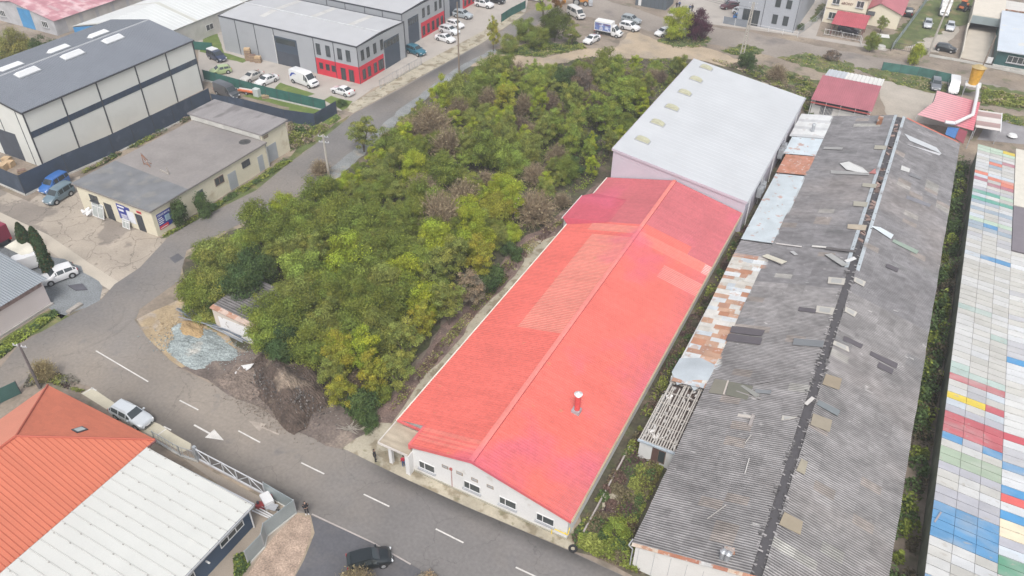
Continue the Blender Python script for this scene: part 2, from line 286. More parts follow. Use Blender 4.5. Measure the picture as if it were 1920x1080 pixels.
# ================= BUILDINGS
def walls(mb,x0,x1,y0,y1,z0,z1):mb.box(x0,x1,y0,y1,z0,z1)
def gable_prism(mb,x0,x1,y0,y1,ze,zr,xr=None,z0=0):
    xr=(x0+x1)/2 if xr is None else xr
    a=[(x0,y0,z0),(x1,y0,z0),(x1,y0,ze),(xr,y0,zr),(x0,y0,ze)];mb.hexa(a,[(p[0],y1,p[2]) for p in a])
def window_y(b,x0,x1,z0,z1,y,out=-1,n=2,frame=PVC,split=None,sill=True):
    "window on a wall facing -Y (out=-1) or +Y"
    d=.05*out;f=MB();t=.07
    ya,yb=sorted((y+d*.2,y+d*1.6))
    f.box(x0,x1,ya,yb,z0,z0+t);f.box(x0,x1,ya,yb,z1-t,z1);f.box(x0,x0+t,ya,yb,z0+t,z1-t);f.box(x1-t,x1,ya,yb,z0+t,z1-t)
    sp=split or [i/n for i in range(1,n)]
    for s in sp:
        xm=x0+(x1-x0)*s;f.box(xm-t/2,xm+t/2,ya,yb,z0+t,z1-t)
    w_=f.build('window',frame,b)
    g=MB();ya,yb=sorted((y+d*.1,y+d*.7));g.box(x0+t*.5,x1-t*.5,ya,yb,z0+t*.5,z1-t*.5);g.build('pane',GLASS,w_)
    if sill:
        s_=MB();ya,yb=sorted((y+.002*out,y+.22*out));s_.box(x0-.1,x1+.1,ya,yb,z0-.12,z0-.03);s_.build('sill',GREYM if frame is PVC else frame,w_)
    return w_
def window_x(b,y0,y1,z0,z1,x,out=1,n=2,frame=PVC,door=False,name='window'):
    d=.05*out;f=MB();t=.07;xa,xb=sorted((x+d*.2,x+d*1.6))
    f.box(xa,xb,y0,y1,z0,z0+t);f.box(xa,xb,y0,y1,z1-t,z1);f.box(xa,xb,y0,y0+t,z0+t,z1-t);f.box(xa,xb,y1-t,y1,z0+t,z1-t)
    for i in range(1,n):
        ym=y0+(y1-y0)*i/n;f.box(xa,xb,ym-t/2,ym+t/2,z0+t,z1-t)
    w_=f.build(name,frame,b);g=MB();xa,xb=sorted((x+d*.1,x+d*.7));g.box(xa,xb,y0+t*.5,y1-t*.5,z0+t*.5,z1-t*.5);g.build('pane',GLASS,w_);return w_
def panel_y(b,name,mt,x0,x1,z0,z1,y,th=.04,out=-1):
    m_=MB();ya,yb=sorted((y+.003*out,y+th*out));m_.box(x0,x1,ya,yb,z0,z1);return m_.build(name,mt,b)
def panel_x(b,name,mt,y0,y1,z0,z1,x,th=.04,out=1):
    m_=MB();xa,xb=sorted((x+.003*out,x+th*out));m_.box(xa,xb,y0,y1,z0,z1);return m_.build(name,mt,b)
def slope(P0,P1,Y0,Y1):
    "roof plane data: eave point P0=(x,z), ridge P1=(x,z)"
    return (Vector((P0[0],Y0,P0[1])),Vector((0,1,0)),Y1-Y0,Vector((P1[0]-P0[0],0,P1[1]-P0[1])),math.hypot(P1[0]-P0[0],P1[1]-P0[1]))
# ---- 1 red roofed hall
X0,X1,XR,Y0,Y1,ZE,ZR=-33.35,-13.85,-23.62,38.6,94.2,3.25,5.5
b=thing('warehouse','long white-walled hall with a faded red corrugated gable roof and a red flue','hall',((X0+X1)/2,66,0))
mb=MB();gable_prism(mb,X0+3.2,X1-.35,Y0+.25,Y1-.1,ZE-.12,ZR-.12,XR);mb.box(X0+.35,X0+3.2,Y0+3.0,Y1-.1,0,ZE-.05);mb.build('wall',WALLW,b)
RED=(.72,.150,.120);ROSE=(.54,.135,.15);PEACH=(.73,.235,.185)
REDM=mat('red_sheet',rough=.6,amt=.07,scale=.25,fine=.07,fscale=2.0,attr=True,stain=[((.52,.10,.16),.12,.58,.12,.6),((.45,.22,.12),.9,.70,.05,.5)])
rr=random.Random(3)
def redcol(side):
    def f(u,v,k):
        y=Y0+u;cy=int(u/.30)
        if side==0:
            x=X0+v*.975
            if y>81.6-(.0 if x>-31 else 0):c=ROSE
            elif 79.4<y<81.2 and x>-30.2:c=PEACH
            elif 57.9<y<78.4 and x>-29.4:c=PEACH
            elif 76.5<y<79.2 and x<-29.4:c=(.74,.155,.125)
            elif y<41.2 and x>-30.0 and y>39.4:c=(.73,.20,.16) if cy%2 else (.70,.15,.125)
            else:c=RED
        else:
            x=X1-v*.975;t=(X1-x)/9.8
            if 78.2+.0<y<80.2:c=(.74,.20,.16) if x<-14.9 else (.72,.42,.42)
            elif y>80.2 and not(80.2<y<82 and x<-17.5):c=ROSE
            elif 73.6<y<76.2 and x>-19:c=(.72,.22,.21)
            else:
                s=max(0,1-t*3.2+ .15*math.sin(y*.35));c=tuple(RED[i]*(1-s*.6)+ROSE[i]*s*.6 for i in range(3))
        if c[1]>.21 and c[0]<.75 and k==0:c=(.66,.165,.135)
        elif c[1]>.21:c=(c[0]*1.04,c[1]*1.3,c[2]*1.25)
        d=(.97,.62,1.05,.72)[k]  # rib sides darker, tops lighter: corrugation shading painted into the sheet colour
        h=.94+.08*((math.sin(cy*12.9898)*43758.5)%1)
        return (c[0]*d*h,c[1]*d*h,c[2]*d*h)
    return f
mb=MB();O,U,LU,V,LV=slope((X0,ZE),(XR,ZR),Y0,Y1)
# left slope leaves a notch over the porch: build in two runs
O2=Vector((X0,Y0+2.6,ZE));rf=lambda u,v,k:redcol(0)(u+2.6,v,k)
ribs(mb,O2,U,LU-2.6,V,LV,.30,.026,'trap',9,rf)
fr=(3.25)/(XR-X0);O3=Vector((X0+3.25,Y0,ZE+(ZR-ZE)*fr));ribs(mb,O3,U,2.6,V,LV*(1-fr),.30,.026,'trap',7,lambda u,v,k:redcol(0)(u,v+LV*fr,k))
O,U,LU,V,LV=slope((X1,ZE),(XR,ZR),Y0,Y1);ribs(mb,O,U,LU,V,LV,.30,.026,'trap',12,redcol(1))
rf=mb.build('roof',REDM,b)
mb=MB();mb.cur=(.70,.21,.18)
for s in(-1,1):
    a=Vector((XR,Y0-.05,ZR+.10));q=Vector((XR+s*.26,Y0-.05,ZR+.05));mb.poly([(q.x,q.y,q.z),(q.x+s*.03,q.y,q.z-.1),(q.x+s*.03,Y1,q.z-.1),(q.x,Y1,q.z)],(.40,.07,.07));mb.poly([a,q,(q.x,Y1,q.z),(a.x,Y1,a.z)])
mb.build('ridge_cap',REDM,rf)
mb=MB();mb.cur=(.62,.13,.13)
sl=(ZR-ZE)/(XR-X0);zn=ZE+sl*3.25
mb.hexa([(X0+3.25,Y0-.06,zn-.3),(XR,Y0-.06,ZR-.3),(XR,Y0-.06,ZR+.06),(X0+3.25,Y0-.06,zn+.06)],[(X0+3.25,Y0+.02,zn-.3),(XR,Y0+.02,ZR-.3),(XR,Y0+.02,ZR+.06),(X0+3.25,Y0+.02,zn+.06)])
mb.hexa([(XR,Y0-.06,ZR-.3),(X1,Y0-.06,ZE-.3),(X1,Y0-.06,ZE+.06),(XR,Y0-.06,ZR+.06)],[(XR,Y0+.02,ZR-.3),(X1,Y0+.02,ZE-.3),(X1,Y0+.02,ZE+.06),(XR,Y0+.02,ZR+.06)])
mb.box(X0+3.0,X0+3.25,Y0-.06,Y0+2.6,ZE+.15,zn+.05);mb.box(X0,X0+3.25,Y0+2.45,Y0+2.6,ZE-.2,ZE+.08)
mb.build('fascia',REDM,rf)
mb=MB();mb.box(X0-.16,X0-.01,Y0+2.5,Y1,ZE-.14,ZE-.02);mb.build('gutter',mat('cream_gutter',(.70,.66,.58),.5),rf)
mb=MB();mb.box(X1+.01,X1+.16,Y0,Y1,ZE-.14,ZE-.02);mb.build('gutter',mat('brass_gutter',(.42,.34,.22),.5),rf)
# side gablet on the west slope
mb=MB();mb.cur=(.52,.075,.10);gx0=X0-1.2
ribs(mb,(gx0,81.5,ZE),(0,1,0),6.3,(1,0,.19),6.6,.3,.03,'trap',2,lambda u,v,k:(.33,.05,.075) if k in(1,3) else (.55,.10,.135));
g=mb.build('gablet_roof',REDM,b)
mb=MB();mb.cur=(.50,.07,.10);mb.poly([(gx0,81.5,ZE),(X0+.02,80.2,ZE+.03),(X0+5.4,81.5,ZE+1.27)]);mb.build('gablet_cheek',REDM,g);mb=MB();mb.cur=(.50,.07,.10);mb.poly([(gx0,87.8,ZE),(X0+5.4,87.8,ZE+1.27),(X0+.02,89.2,ZE+.03)]);mb.build('gablet_cheek',REDM,g)
mb=MB();mb.box(gx0-.1,gx0,81.4,87.9,ZE-.2,ZE);mb.box(gx0+.1,X0+.4,81.7,87.6,0,ZE-.2);mb.build('gablet_wall',WALLW,b)
# front windows: x from pixel measurements on the gable wall
yw=Y0+.25
for (pl,pr) in (((784,866),(804,886)),((867,905),(896,925)),((933,936),(964,957)),((1003,967),(1037,990))):
    xa=G(*pl,1.9).x;xb=G(*pr,1.5).x;window_y(b,xa,xa+1.75,1.05,2.05,yw,split=[.36])
for px in ((836,874),(864,885),(891,899),(920,912)):
    x=G(*px,2.75).x;m_=MB();m_.box(x-.38,x+.3,yw-.03,yw-.003,2.5,2.9);v_=m_.build('vent_hole',mat('vent_brown',(.30,.24,.18),.9),b);m_=MB();m_.box(x-.3,x+.22,yw-.045,yw-.032,2.62,2.86);m_.build('vent_grille',GREYM,v_)
x=G(848,880,2.6).x;m_=MB();m_.tube((x,yw-.05,0.2),(x,yw-.05,3.0),.025,n=6);m_.box(x-.15,x+.1,yw-.14,yw-.01,2.7,2.95);m_.build('alarm_conduit',mat('dull_red',(.35,.10,.09),.7),b)
m_=MB();m_.box(X0+3.2,X1-.3,yw-.08,yw,0,.3);m_.build('plinth',mat('stained_plinth',(.36,.34,.28),.9,.2,.5),b)
m_=MB();xg=X1-.45;m_.tube((xg,yw-.12,.9),(xg,yw-.12,1.15),.05,n=6);m_.tube((xg-1.3,yw-.12,.95),(xg+.2,yw-.12,.95),.045,n=6);m_.tube((xg+.2,yw-.12,.95),(xg+.2,yw+.3,1.5),.045,n=6);m_.tube((xg-1.3,yw-.12,.0),(xg-1.3,yw-.12,.95),.05,n=6);m_.build('gas_pipe',mat('yellow_pipe',(.75,.55,.05),.5),b)
# porch canopy with white posts
mb=MB();mb.box(X0-.15,X0+3.1,Y0-.4,Y0+2.45,2.78,2.92);cv=mb.build('porch_canopy',mat('canopy_top',(.40,.34,.26),.85,.2,.6,.1,stretch=(1,3,1)),b)
mb=MB();mb.box(X0-.25,X0-.15,Y0-.45,Y0+2.5,2.74,3.0);mb.box(X0-.15,X0+3.1,Y0-.47,Y0-.4,2.72,2.98);mb.build('canopy_trim',mat('trim_pale',(.62,.58,.54),.7),cv)
mb=MB();mb.box(X0+.6,X0+.95,Y0-.1,Y0+.25,0,2.78);mb.build('pillar',WALLW,b)
mb=MB();mb.box(X0+2.75,X0+3.2,Y0-.45,Y0+.9,0,2.78);mb.build('pillar',WALLW,b)
m_=MB();m_.box(X0+1.2,X0+2.3,Y0+2.9,Y0+3.0,0,2.1);m_.build('door',mat('door_grey',(.45,.44,.43),.5),b)
# flue
fc=G(1082,768,4.6);m_=MB();m_.tube((fc.x,fc.y,4.2),(fc.x,fc.y,6.5),.28,.28,14);m_.tube((fc.x,fc.y,5.6),(fc.x,fc.y,5.66),.31,.31,14);fl=m_.build('flue',mat('flue_red',(.62,.09,.09),.5),b,smooth=True)
m_=MB();m_.tube((fc.x,fc.y,6.5),(fc.x,fc.y,6.66),.33,.33,14);m_.tube((fc.x,fc.y,6.72),(fc.x,fc.y,6.95),.42,.12,14);m_.build('flue_cap',mat('bright_metal',(.8,.8,.8),.3,.1,2,0,metal=.4),fl,smooth=True)
m_=MB();m_.box(fc.x-.45,fc.x+.35,fc.y-.4,fc.y+.35,4.1,4.65);m_.build('flue_flashing',GREYM,fl)
# ---- 2 silver hall
b=thing('warehouse','tall pale hall with a white single-slope metal roof and six domed skylights','hall',(-23.5,112,0))
SX0,SX1,SY0,SY1,SL,SR=-33.1,-13.5,94.3,132,7.9,5.0
LILAC=mat('lilac_cladding',(.50,.47,.53),.6,.04,.4,.03,stain=[((.40,.38,.42),.3,.6,.1,.4)])
mb=MB();a=[(SX0+.15,SY0+.1,0),(SX1-.15,SY0+.1,0),(SX1-.15,SY0+.1,SR-.12),(SX0+.15,SY0+.1,SL-.12)];mb.hexa(a,[(p[0],SY1-.1,p[2]) for p in a]);mb.build('wall',LILAC,b)
mb=MB();V=Vector((SX1-SX0,0,SR-SL));WM=(.50,.515,.535)
ribs(mb,(SX0,SY0,SL),(0,1,0),SY1-SY0,V,V.length,1.0,.014,'seam',4,lambda u,v,k:tuple(c*(.965 if k in(1,3) else 1) for c in WM))
rf=mb.build('roof',mat('white_sheet',rough=.5,amt=.05,scale=.2,fine=.03,attr=True,stain=[((.50,.50,.50),.5,.66,.08,.4)]),b)
mb=MB();mb.box(SX0-.06,SX0+.02,SY0-.05,SY1,SL-.3,SL+.05);mb.hexa([(SX0,SY0-.06,SL-.32),(SX1,SY0-.06,SR-.32),(SX1,SY0-.06,SR+.05),(SX0,SY0-.06,SL+.05)],[(SX0,SY0+.0,SL-.32),(SX1,SY0+.0,SR-.32),(SX1,SY0+.0,SR+.05),(SX0,SY0+.0,SL+.05)]);mb.build('fascia',LILAC,rf)
mb=MB();mb.box(SX1+.01,SX1+.2,SY0,SY1,SR-.16,SR);mb.build('gutter',GREYM,rf)
for yy in (96,103,110,118,126):
    mb=MB();mb.tube((SX1+.1,yy,SR-.1),(SX1+.1,yy,.1),.06,n=6);mb.build('downpipe',PVC,b)
sk=MB();
for px in ((1324,128),(1305,150),(1284,175),(1260,203),(1233,232),(1205,264)):
    p=G(*px,7.5);n=6;x=p.x;y=p.y;zz=SL+(SR-SL)*(x-SX0)/(SX1-SX0)
    m_=MB();pts=[]
    for i in range(n+1):
        t=math.pi*i/n;pts.append((math.cos(t)*-1.0,.5*math.sin(t)))
    for sgn in(0,1):pass
    a=[(x+q[0],y-.48,zz+.12+q[1]*.75-q[0]*.148) for q in pts];c=[(x+q[0],y+.48,zz+.12+q[1]*.75-q[0]*.148) for q in pts];m_.hexa(a,c)
    d_=m_.build('skylight',mat('dome_cream',(.45,.44,.31),.35,.1,2,.05),b,smooth=True)
    m_=MB();m_.hexa([(x-1.1,y-.58,zz+.17),(x+1.1,y-.58,zz-.155),(x+1.1,y+.58,zz-.155),(x-1.1,y+.58,zz+.17)],[(x-1.1,y-.58,zz+.3),(x+1.1,y-.58,zz-.03),(x+1.1,y+.58,zz-.03),(x-1.1,y+.58,zz+.3)]);m_.build('skylight_curb',GREYM,d_)
# cooling units on east wall
for yy in (101,102.6,114,116):
    u_=MB();u_.box(SX1+.0,SX1+.7,yy,yy+1.1,2.2,3.6);u_.tube((SX1+.72,yy+.55,2.9),(SX1+.76,yy+.55,2.9),.4,n=12);u_.beam((SX1+.35,yy+.3,3.6),(SX1+.35,yy+.3,4.4),.15);u_.build('cooling_unit',GALV,b)
# ---- 3 old corrugated shed
OX0,OX1,OXR,OY0,OY1,OZE,OZR=-8.45,10.8,1.3,38.9,130.3,3.5,5.9
b=thing('old_shed','very long derelict shed with grey corrugated sheets and a gappy dark ridge','shed',(1.2,84,0))
ASB=mat('asbestos_sheet',rough=.95,amt=.20,scale=.8,fine=.2,fscale=4,attr=True,stretch=(.22,.45,1),stain=[((.44,.43,.42),2.2,.70,.03,.7),((.13,.125,.13),1.2,.70,.04,.5),((.25,.22,.205),.15,.55,.15,.4)],bump=.2,bscale=6)
mb=MB();gable_prism(mb,OX0+.3,OX1-.3,OY0+.15,OY1-.2,OZE-.3,OZR-.5,OXR);mb.build('wall',mat('white_panel_wall',(.66,.65,.63),.85,.05,.4,.03,stain=[((.45,.42,.36),.6,.62,.08,.5)]),b)
mb=MB()
for k in range(7):
    x=OX0+.6+k*1.35;mb.box(x,x+.03,OY0+.13,OY0+.148,0,3.2+.25*(x-OX0)/3)
mb.build('panel_joint',GREYM,b)
def asbcol(seed,side):
    rn=random.Random(seed);cells={}
    def f(u,v,k):
        key=(int(u/1.1),int(v/1.9));row=int(u/1.1)
        if key not in cells:
            g_=rn.uniform(.195,.25);t=rn.random();c=(g_*1.02,g_*.98,g_*.985)
            if u>40:c=(c[0]*.86,c[1]*.87,c[2]*.90)
            if t<.012:c=(g_*1.3,g_*1.27,g_*1.2)
            elif t<.03:c=(g_*.78,g_*.77,g_*.79)
            elif t<.06:c=(g_*1.12,g_*1.0,g_*.93)
            cells[key]=c
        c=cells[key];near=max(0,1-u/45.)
        d=(.62-.1*near if k in(2,3) else 1.12+.12*near)  # valleys darkened as dirt and as painted rib shading, stronger at the near end
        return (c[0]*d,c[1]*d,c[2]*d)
    return f
def sagf(seed):
    p=[random.Random(seed+i).uniform(0,6) for i in range(6)]
    return lambda u,v:.05*math.sin(u*.35+p[0])+.04*math.sin(u*.9+v*.5+p[1])+.02*math.sin(u*2.3+p[2]+v)+.025*(((v/1.9)%1)-.5)
gap=.42
for side,(xe,xr) in enumerate(((OX0,OXR-gap),(OX1,OXR+gap))):
    O,U,LU,V,LV=slope((xe,OZE),(xr,OZR),OY0,OY1);mb=MB();ribs(mb,O,U,LU,V,LV,.25,.04,'sine',10,asbcol(5+side,side),sagf(3+side*9));mb.build('roof_sheeting',ASB,b)
def onroof(side,x,y,dz=0):
    xe,xr=((OX0,OXR-gap),(OX1,OXR+gap))[side];return Vector((x,y,OZE+(OZR-OZE)*(x-xe)/(xr-xe)+dz))
def pxroof(side,px,py):
    p=G(px,py,4.5)
    for _ in range(4):p=G(px,py,onroof(side,p.x,p.y).z)
    return p
# ridge gap filled with dark rubble; zinc flashings at the far part
mb=MB();rn=random.Random(12);mb.box(OXR-gap-.1,OXR+gap+.1,OY0+.2,OY1-.3,OZR-.5,OZR-.1,(.075,.07,.075))
for i in range(900):
    y=rn.uniform(OY0,OY1-1);x=OXR+rn.choice((-1,1))*rn.uniform(.25,.62);l=rn.uniform(.08,.3);z=OZR-.04+rn.uniform(-.06,.08);g_=rn.choice((.07,.1,.22,.34,.12));a_=rn.uniform(-.6,.6)
    d=Vector((math.cos(a_),math.sin(a_),0));mb.obox((x,y,0),d,(-d.y,d.x,0),l*1.5,l*.5,z,z+.03,(g_,g_*.95,g_*.95))
mb.build('ridge_rubble',ATTRC,b)
for s in(-1,1):
    mb=MB();y0_=84 if s==1 else 84;mb.hexa([(OXR+s*gap,84,OZR+.05),(OXR+s*(gap+.42),84,OZR-.08),(OXR+s*(gap+.42),OY1,OZR-.08),(OXR+s*gap,OY1,OZR+.05)],[(OXR+s*gap,84,OZR+.1),(OXR+s*(gap+.42),84,OZR-.03),(OXR+s*(gap+.42),OY1,OZR-.03),(OXR+s*gap,OY1,OZR+.1)]);mb.build('ridge_flashing',mat('zinc',(.40,.44,.47),.5,.12,.5,.05),b)
for i in range(26):
    mb=MB();y=rn.uniform(86,OY1-2);g_=rn.uniform(.15,.4);mb.obox((OXR+rn.uniform(-.2,.2),y,0),(1,rn.uniform(-1,1),0),(0,1,0),.7,.5,OZR-.09,OZR+.02,(g_,g_*.7,g_*.6));mb.build('ridge_brick',ATTRC,b)
# patches given by photo pixels: side, four corners, colour
def patch(side,q,col,name='patch_sheet',dz=.13,mt=ATTRC):
    mb=MB();pts=[pxroof(side,*p) for p in q];mb.hexa([p+Vector((0,0,dz)) for p in pts],[p+Vector((0,0,dz+.03)) for p in pts],col);return mb.build(name,mt,b)
DKP=(.10,.09,.10);BEI=(.35,.33,.275);PAL=(.31,.305,.30)
for s,q,c in [(0,((1372,613),(1434,621),(1428,632),(1368,625)),DKP),(0,((1366,627),(1429,636),(1425,648),(1360,640)),DKP),
 (0,((1498,577),(1530,582),(1528,589),(1496,584)),DKP),(1,((1582,632),(1618,648),(1614,655),(1580,640)),DKP),(1,((1632,660),(1683,684),(1680,693),(1630,668)),DKP),(1,((1647,681),(1675,694),(1672,704),(1644,690)),DKP),
 (1,((1548,703),(1578,712),(1573,733),(1541,722)),(.27,.225,.165)),(1,((1524,777),(1560,790),(1555,812),(1519,798)),(.28,.245,.19)),(1,((1502,862),(1514,868),(1508,892),(1492,884)),(.30,.27,.21)),(1,((1470,962),(1505,980),(1500,1005),(1460,985)),(.29,.245,.18)),
 (1,((1535,752),(1575,772),(1570,782),(1530,760)),(.17,.19,.20)),(0,((1488,636),(1545,641),(1542,653),(1486,648)),(.17,.18,.19)),
 (0,((1600,379),(1627,381),(1624,390),(1599,387)),BEI),(0,((1617,345),(1645,347),(1641,354),(1616,351)),BEI),(0,((1640,274),(1662,275),(1660,282),(1638,281)),BEI),(0,((1589,422),(1625,424),(1622,434),(1588,430)),(.42,.36,.28)),
 (0,((1557,321),(1630,325),(1629,330),(1557,327)),PAL),(0,((1545,277),(1580,278),(1578,282),(1543,281)),PAL),(1,((1695,252),(1755,278),(1765,290),(1705,265)),(.48,.50,.52)),(1,((1690,312),(1706,318),(1704,325),(1688,320)),(.5,.5,.49)),
 (1,((1632,425),(1650,428),(1675,442),(1670,450)),(.55,.60,.63)),(1,((1675,450),(1722,472),(1718,478),(1672,455)),(.25,.31,.26)),(1,((1700,368),(1745,385),(1742,390),(1698,374)),(.19,.19,.21)),(1,((1707,325),(1728,335),(1724,338),(1703,330)),(.19,.19,.2)),
 (1,((1700,272),(1710,275),(1764,290),(1760,293)),(.5,.5,.52)),(1,((1662,496),(1685,505),(1682,512),(1660,502)),DKP),(0,((1380,312),(1420,306),(1418,314),(1380,318)),PAL)]:
    patch(s,q,c)
# rooflights beside the ridge
for s,q in [(0,((1553,521),(1585,524),(1582,536),(1551,533))),(0,((1531,575),(1565,579),(1560,592),(1528,587))),(0,((1700-215,787),(1510-15,784),(1466,781),(1464,790))),(1,((1602,521),(1623,530),(1619,539),(1600,529))),(1,((1585,577),(1607,587),(1602,596),(1583,585))),(1,((1563,640),(1590,652),(1592,662),(1561,647)))]:
    o=patch(s,q,(.46,.435,.39),'rooflight',.12)
    pts=[pxroof(s,*p) for p in q];c=sum(pts,Vector())/4;mb=MB();in_=[c+(p-c)*.62+Vector((0,0,.155)) for p in pts];mb.hexa(in_,[p+Vector((0,0,.02)) for p in in_],(.36,.36,.35));mb.build('rooflight_pane',ATTRC,o)
# curled loose sheets, lumber and the collapse hole
patch(0,((1340,712),(1365,716),(1358,742),(1328,738)),(.20,.19,.155),'collapse_hole',.13);patch(0,((1366,717),(1412,726),(1400,752),(1360,742)),(.15,.15,.12),'collapse_hole',.13)
for i,(a,c,wd,cl) in enumerate([((1365,715),(1356,742),.16,(.45,.4,.36)),((1392,724),(1420,746),.55,(.27,.27,.25)),((1380,735),(1428,752),.12,(.3,.28,.27)),((1404,722),(1450,716),.2,(.2,.19,.19)),((1415,735),(1445,738),.5,(.2,.21,.22)),((1383,780),(1410,785),.35,(.5,.46,.42)),((1405,800),(1412,780),.3,(.3,.27,.26)),((1396,833),(1408,818),.1,(.35,.33,.31)),((1552,478),(1584,500),.9,(.36,.36,.35)),((1585,492),(1603,486),.5,(.6,.6,.6)),((1484,473),(1492,480),.5,(.45,.45,.45)),((1340,460),(1360,463),.5,(.6,.58,.53)),((1396,890),(1404,862),.08,(.5,.48,.46)),((1325,975),(1360,950),.07,(.35,.33,.31)),((1510,760),(1524,748),.35,(.5,.48,.46)),((1433,480),(1470,495),.9,(.55,.52,.43)),((1442,485),(1466,498),.4,(.2,.19,.19)),((1522,463),(1548,466),.35,(.6,.58,.55)),((1548,467),(1604,474),.5,(.12,.11,.11)),((1455,458),(1502,465),.25,(.55,.52,.5))]):
    s=0 if a[0]<1600 else 1;A=pxroof(s,*a)+Vector((0,0,.14));B=pxroof(s,*c)+Vector((0,0,.2));mb=MB();mb.beam(A,B,wd,.05,cl);mb.build('loose_sheet',ATTRC,b)
# white tarp-like curled sheet
mb=MB();q=[pxroof(0,*p)+Vector((0,0,.12+k)) for p,k in (((1574,309),.1),((1590,308),.3),((1616,320),.35),((1628,327),.1),((1612,325),0),((1586,320),.05))];mb.poly(q,(.58,.58,.57));mb.poly([q[3],pxroof(0,1642,328)+Vector((0,0,.2)),pxroof(0,1640,319)+Vector((0,0,.3))],(.40,.16,.15))
o=mb.build('torn_white_sheet',ATTRC,b);sm=o.modifiers.new('s','SOLIDIFY');sm.thickness=.04
p=pxroof(0,1648,232);mb=MB();mb.box(p.x-.35,p.x+.35,p.y-.5,p.y+.5,p.z-.3,p.z+1.1);mb.build('chimney',RUSTY,b)
# rusty gable flashing + roof ventilators at the front edge
fa=MB()
for k in range(9):
    xa=OX0+k*1.1;xb=xa+1.1;za=OZE+(OZR-OZE)*(xa-OX0)/(OXR-gap-OX0);zb=OZE+(OZR-OZE)*(xb-OX0)/(OXR-gap-OX0);c=rn.choice([(.40,.19,.12),(.52,.42,.34),(.5,.5,.5),(.42,.22,.15),(.36,.16,.11)])
    fa.hexa([(xa,OY0-.12,za-.28),(xb,OY0-.12,zb-.28),(xb,OY0+.02,zb+.02),(xa,OY0+.02,za+.02)],[(xa,OY0-.15,za-.22),(xb,OY0-.15,zb-.22),(xb,OY0-.02,zb+.09),(xa,OY0-.02,za+.09)],c)
fa.build('rusty_flashing',mat('rust_attr',rough=.85,amt=.15,scale=1.5,fine=.1,attr=True,stain=[((.36,.15,.08),1.2,.55,.06,.7),((.55,.53,.5),2.2,.6,.05,.6)]),b)
for (px,py) in ((1353,1046),(1362,1050)):
    p=pxroof(0,px,py);mb=MB();mb.tube(p-Vector((0,0,.2)),p+Vector((0,0,.9)),.22,.2,10);mb.tube(p+Vector((0,0,.9)),p+Vector((0,0,1.1)),.3,.1,10);mb.build('roof_ventilator',GALV,b)
p=pxroof(0,1366,1038);mb=MB();mb.obox(p,(1,.3,0),(-.3,1,0),.8,.6,p.z+.4,p.z+.45);mb.build('vent_cowl',RUSTY,b)
mb=MB();q=[(OX0-.1,OY0+.5,3.35),(OX0-.25,OY0-.05,3.1),(OX0+.12,OY0+.02,2.7),(OX0+.12,OY0+.02,.2)]
for a,c in zip(q,q[1:]):mb.tube(a,c,.06,n=6)
mb.build('downpipe',GREYM,b)
# ---- 3b patched lean-to along the shed
b=thing('lean_to','low lean-to of overlapping rusty and zinc sheets along the derelict shed','lean-to',(-10.6,80,0))
mb=MB();mb.box(-12.2,-8.6,60.2,129.5,0,2.55);mb.build('wall',mat('white_render'),b)
mb=MB();rn=random.Random(31);y=59.3;PATC=mat('patch_metal',rough=.65,amt=.12,scale=1.0,fine=.06,attr=True,stain=[((.42,.24,.15),.9,.60,.05,.55),((.60,.62,.63),1.7,.60,.04,.45)],metal=.1)
edge=lambda y:-11.9-.5*min(1,max(0,(y-62)/25))-(.9 if y>110 else 0)*min(1,(y-110)/10 if y>110 else 0)
while y<84.5:
    x=edge(y);h=rn.uniform(.7,1.0)
    while x<-8.2:
        l=min(rn.uniform(.9,2.0),-8.1-x+.3);t=rn.random();ru=.55 if y<76 else .3
        c=rn.choice([(.42,.21,.13),(.48,.30,.21),(.40,.23,.16)]) if t<ru else rn.choice([(.50,.54,.57),(.58,.56,.52),(.52,.49,.44),(.60,.62,.63)])
        z0=2.75+(x+12.4)*.16+rn.uniform(0,.03);z1=z0+l*.16;dz=rn.uniform(0,.05)
        mb.hexa([(x,y,z0+dz),(x+l,y+rn.uniform(-.1,.1),z1+dz),(x+l,y+h+.1,z1),(x,y+h+.1,z0)],[(x,y,z0+.02+dz),(x+l,y,z1+.02+dz),(x+l,y+h+.1,z1+.02),(x,y+h+.1,z0+.02)],jc(c,.08,rn));x+=l-.05
    y+=h
mb.build('patched_roof',PATC,b)
def leanroof(y0,y1,colf,mt,zb=2.75,pitch=.25,amp=.02,name='zinc_roof',x0=None,nv=3):
    mb=MB();xe=edge(y0) if x0 is None else x0;V=Vector((-8.2-xe,0,.16*(-8.2-xe)));ribs(mb,(xe,y0,zb),(0,1,0),y1-y0,V,V.length,pitch,amp,'sine',nv,colf);return mb.build(name,mt,b)
leanroof(84.5,88.4,lambda u,v,k:(.26,.25,.26) if k<2 else (.15,.145,.15),ASB,2.8,.35,.05,'grey_roof')
leanroof(88.6,108,lambda u,v,k:(.47,.52,.55) if k<2 else (.43,.48,.51),mat('zinc_rusty',rough=.55,amt=.1,scale=.6,fine=.05,attr=True,stain=[((.42,.25,.20),1.1,.62,.03,.8),((.25,.2,.18),.7,.68,.03,.7)]),2.85)
leanroof(108.2,114.5,lambda u,v,k:(.42,.20,.14),mat('rust_attr'),2.95,.3,.02,'rusty_roof')
leanroof(114.7,121,lambda u,v,k:(.50,.56,.60),mat('zinc_rusty'),2.9)
leanroof(121.2,130.5,lambda u,v,k:(.60,.61,.61) if int(u/1)%3 else (.48,.49,.50),mat('rust_pale',rough=.6,amt=.12,scale=.8,fine=.05,attr=True,stain=[((.38,.36,.35),.8,.58,.06,.6)]),2.8,.5,.03,'pale_roof')
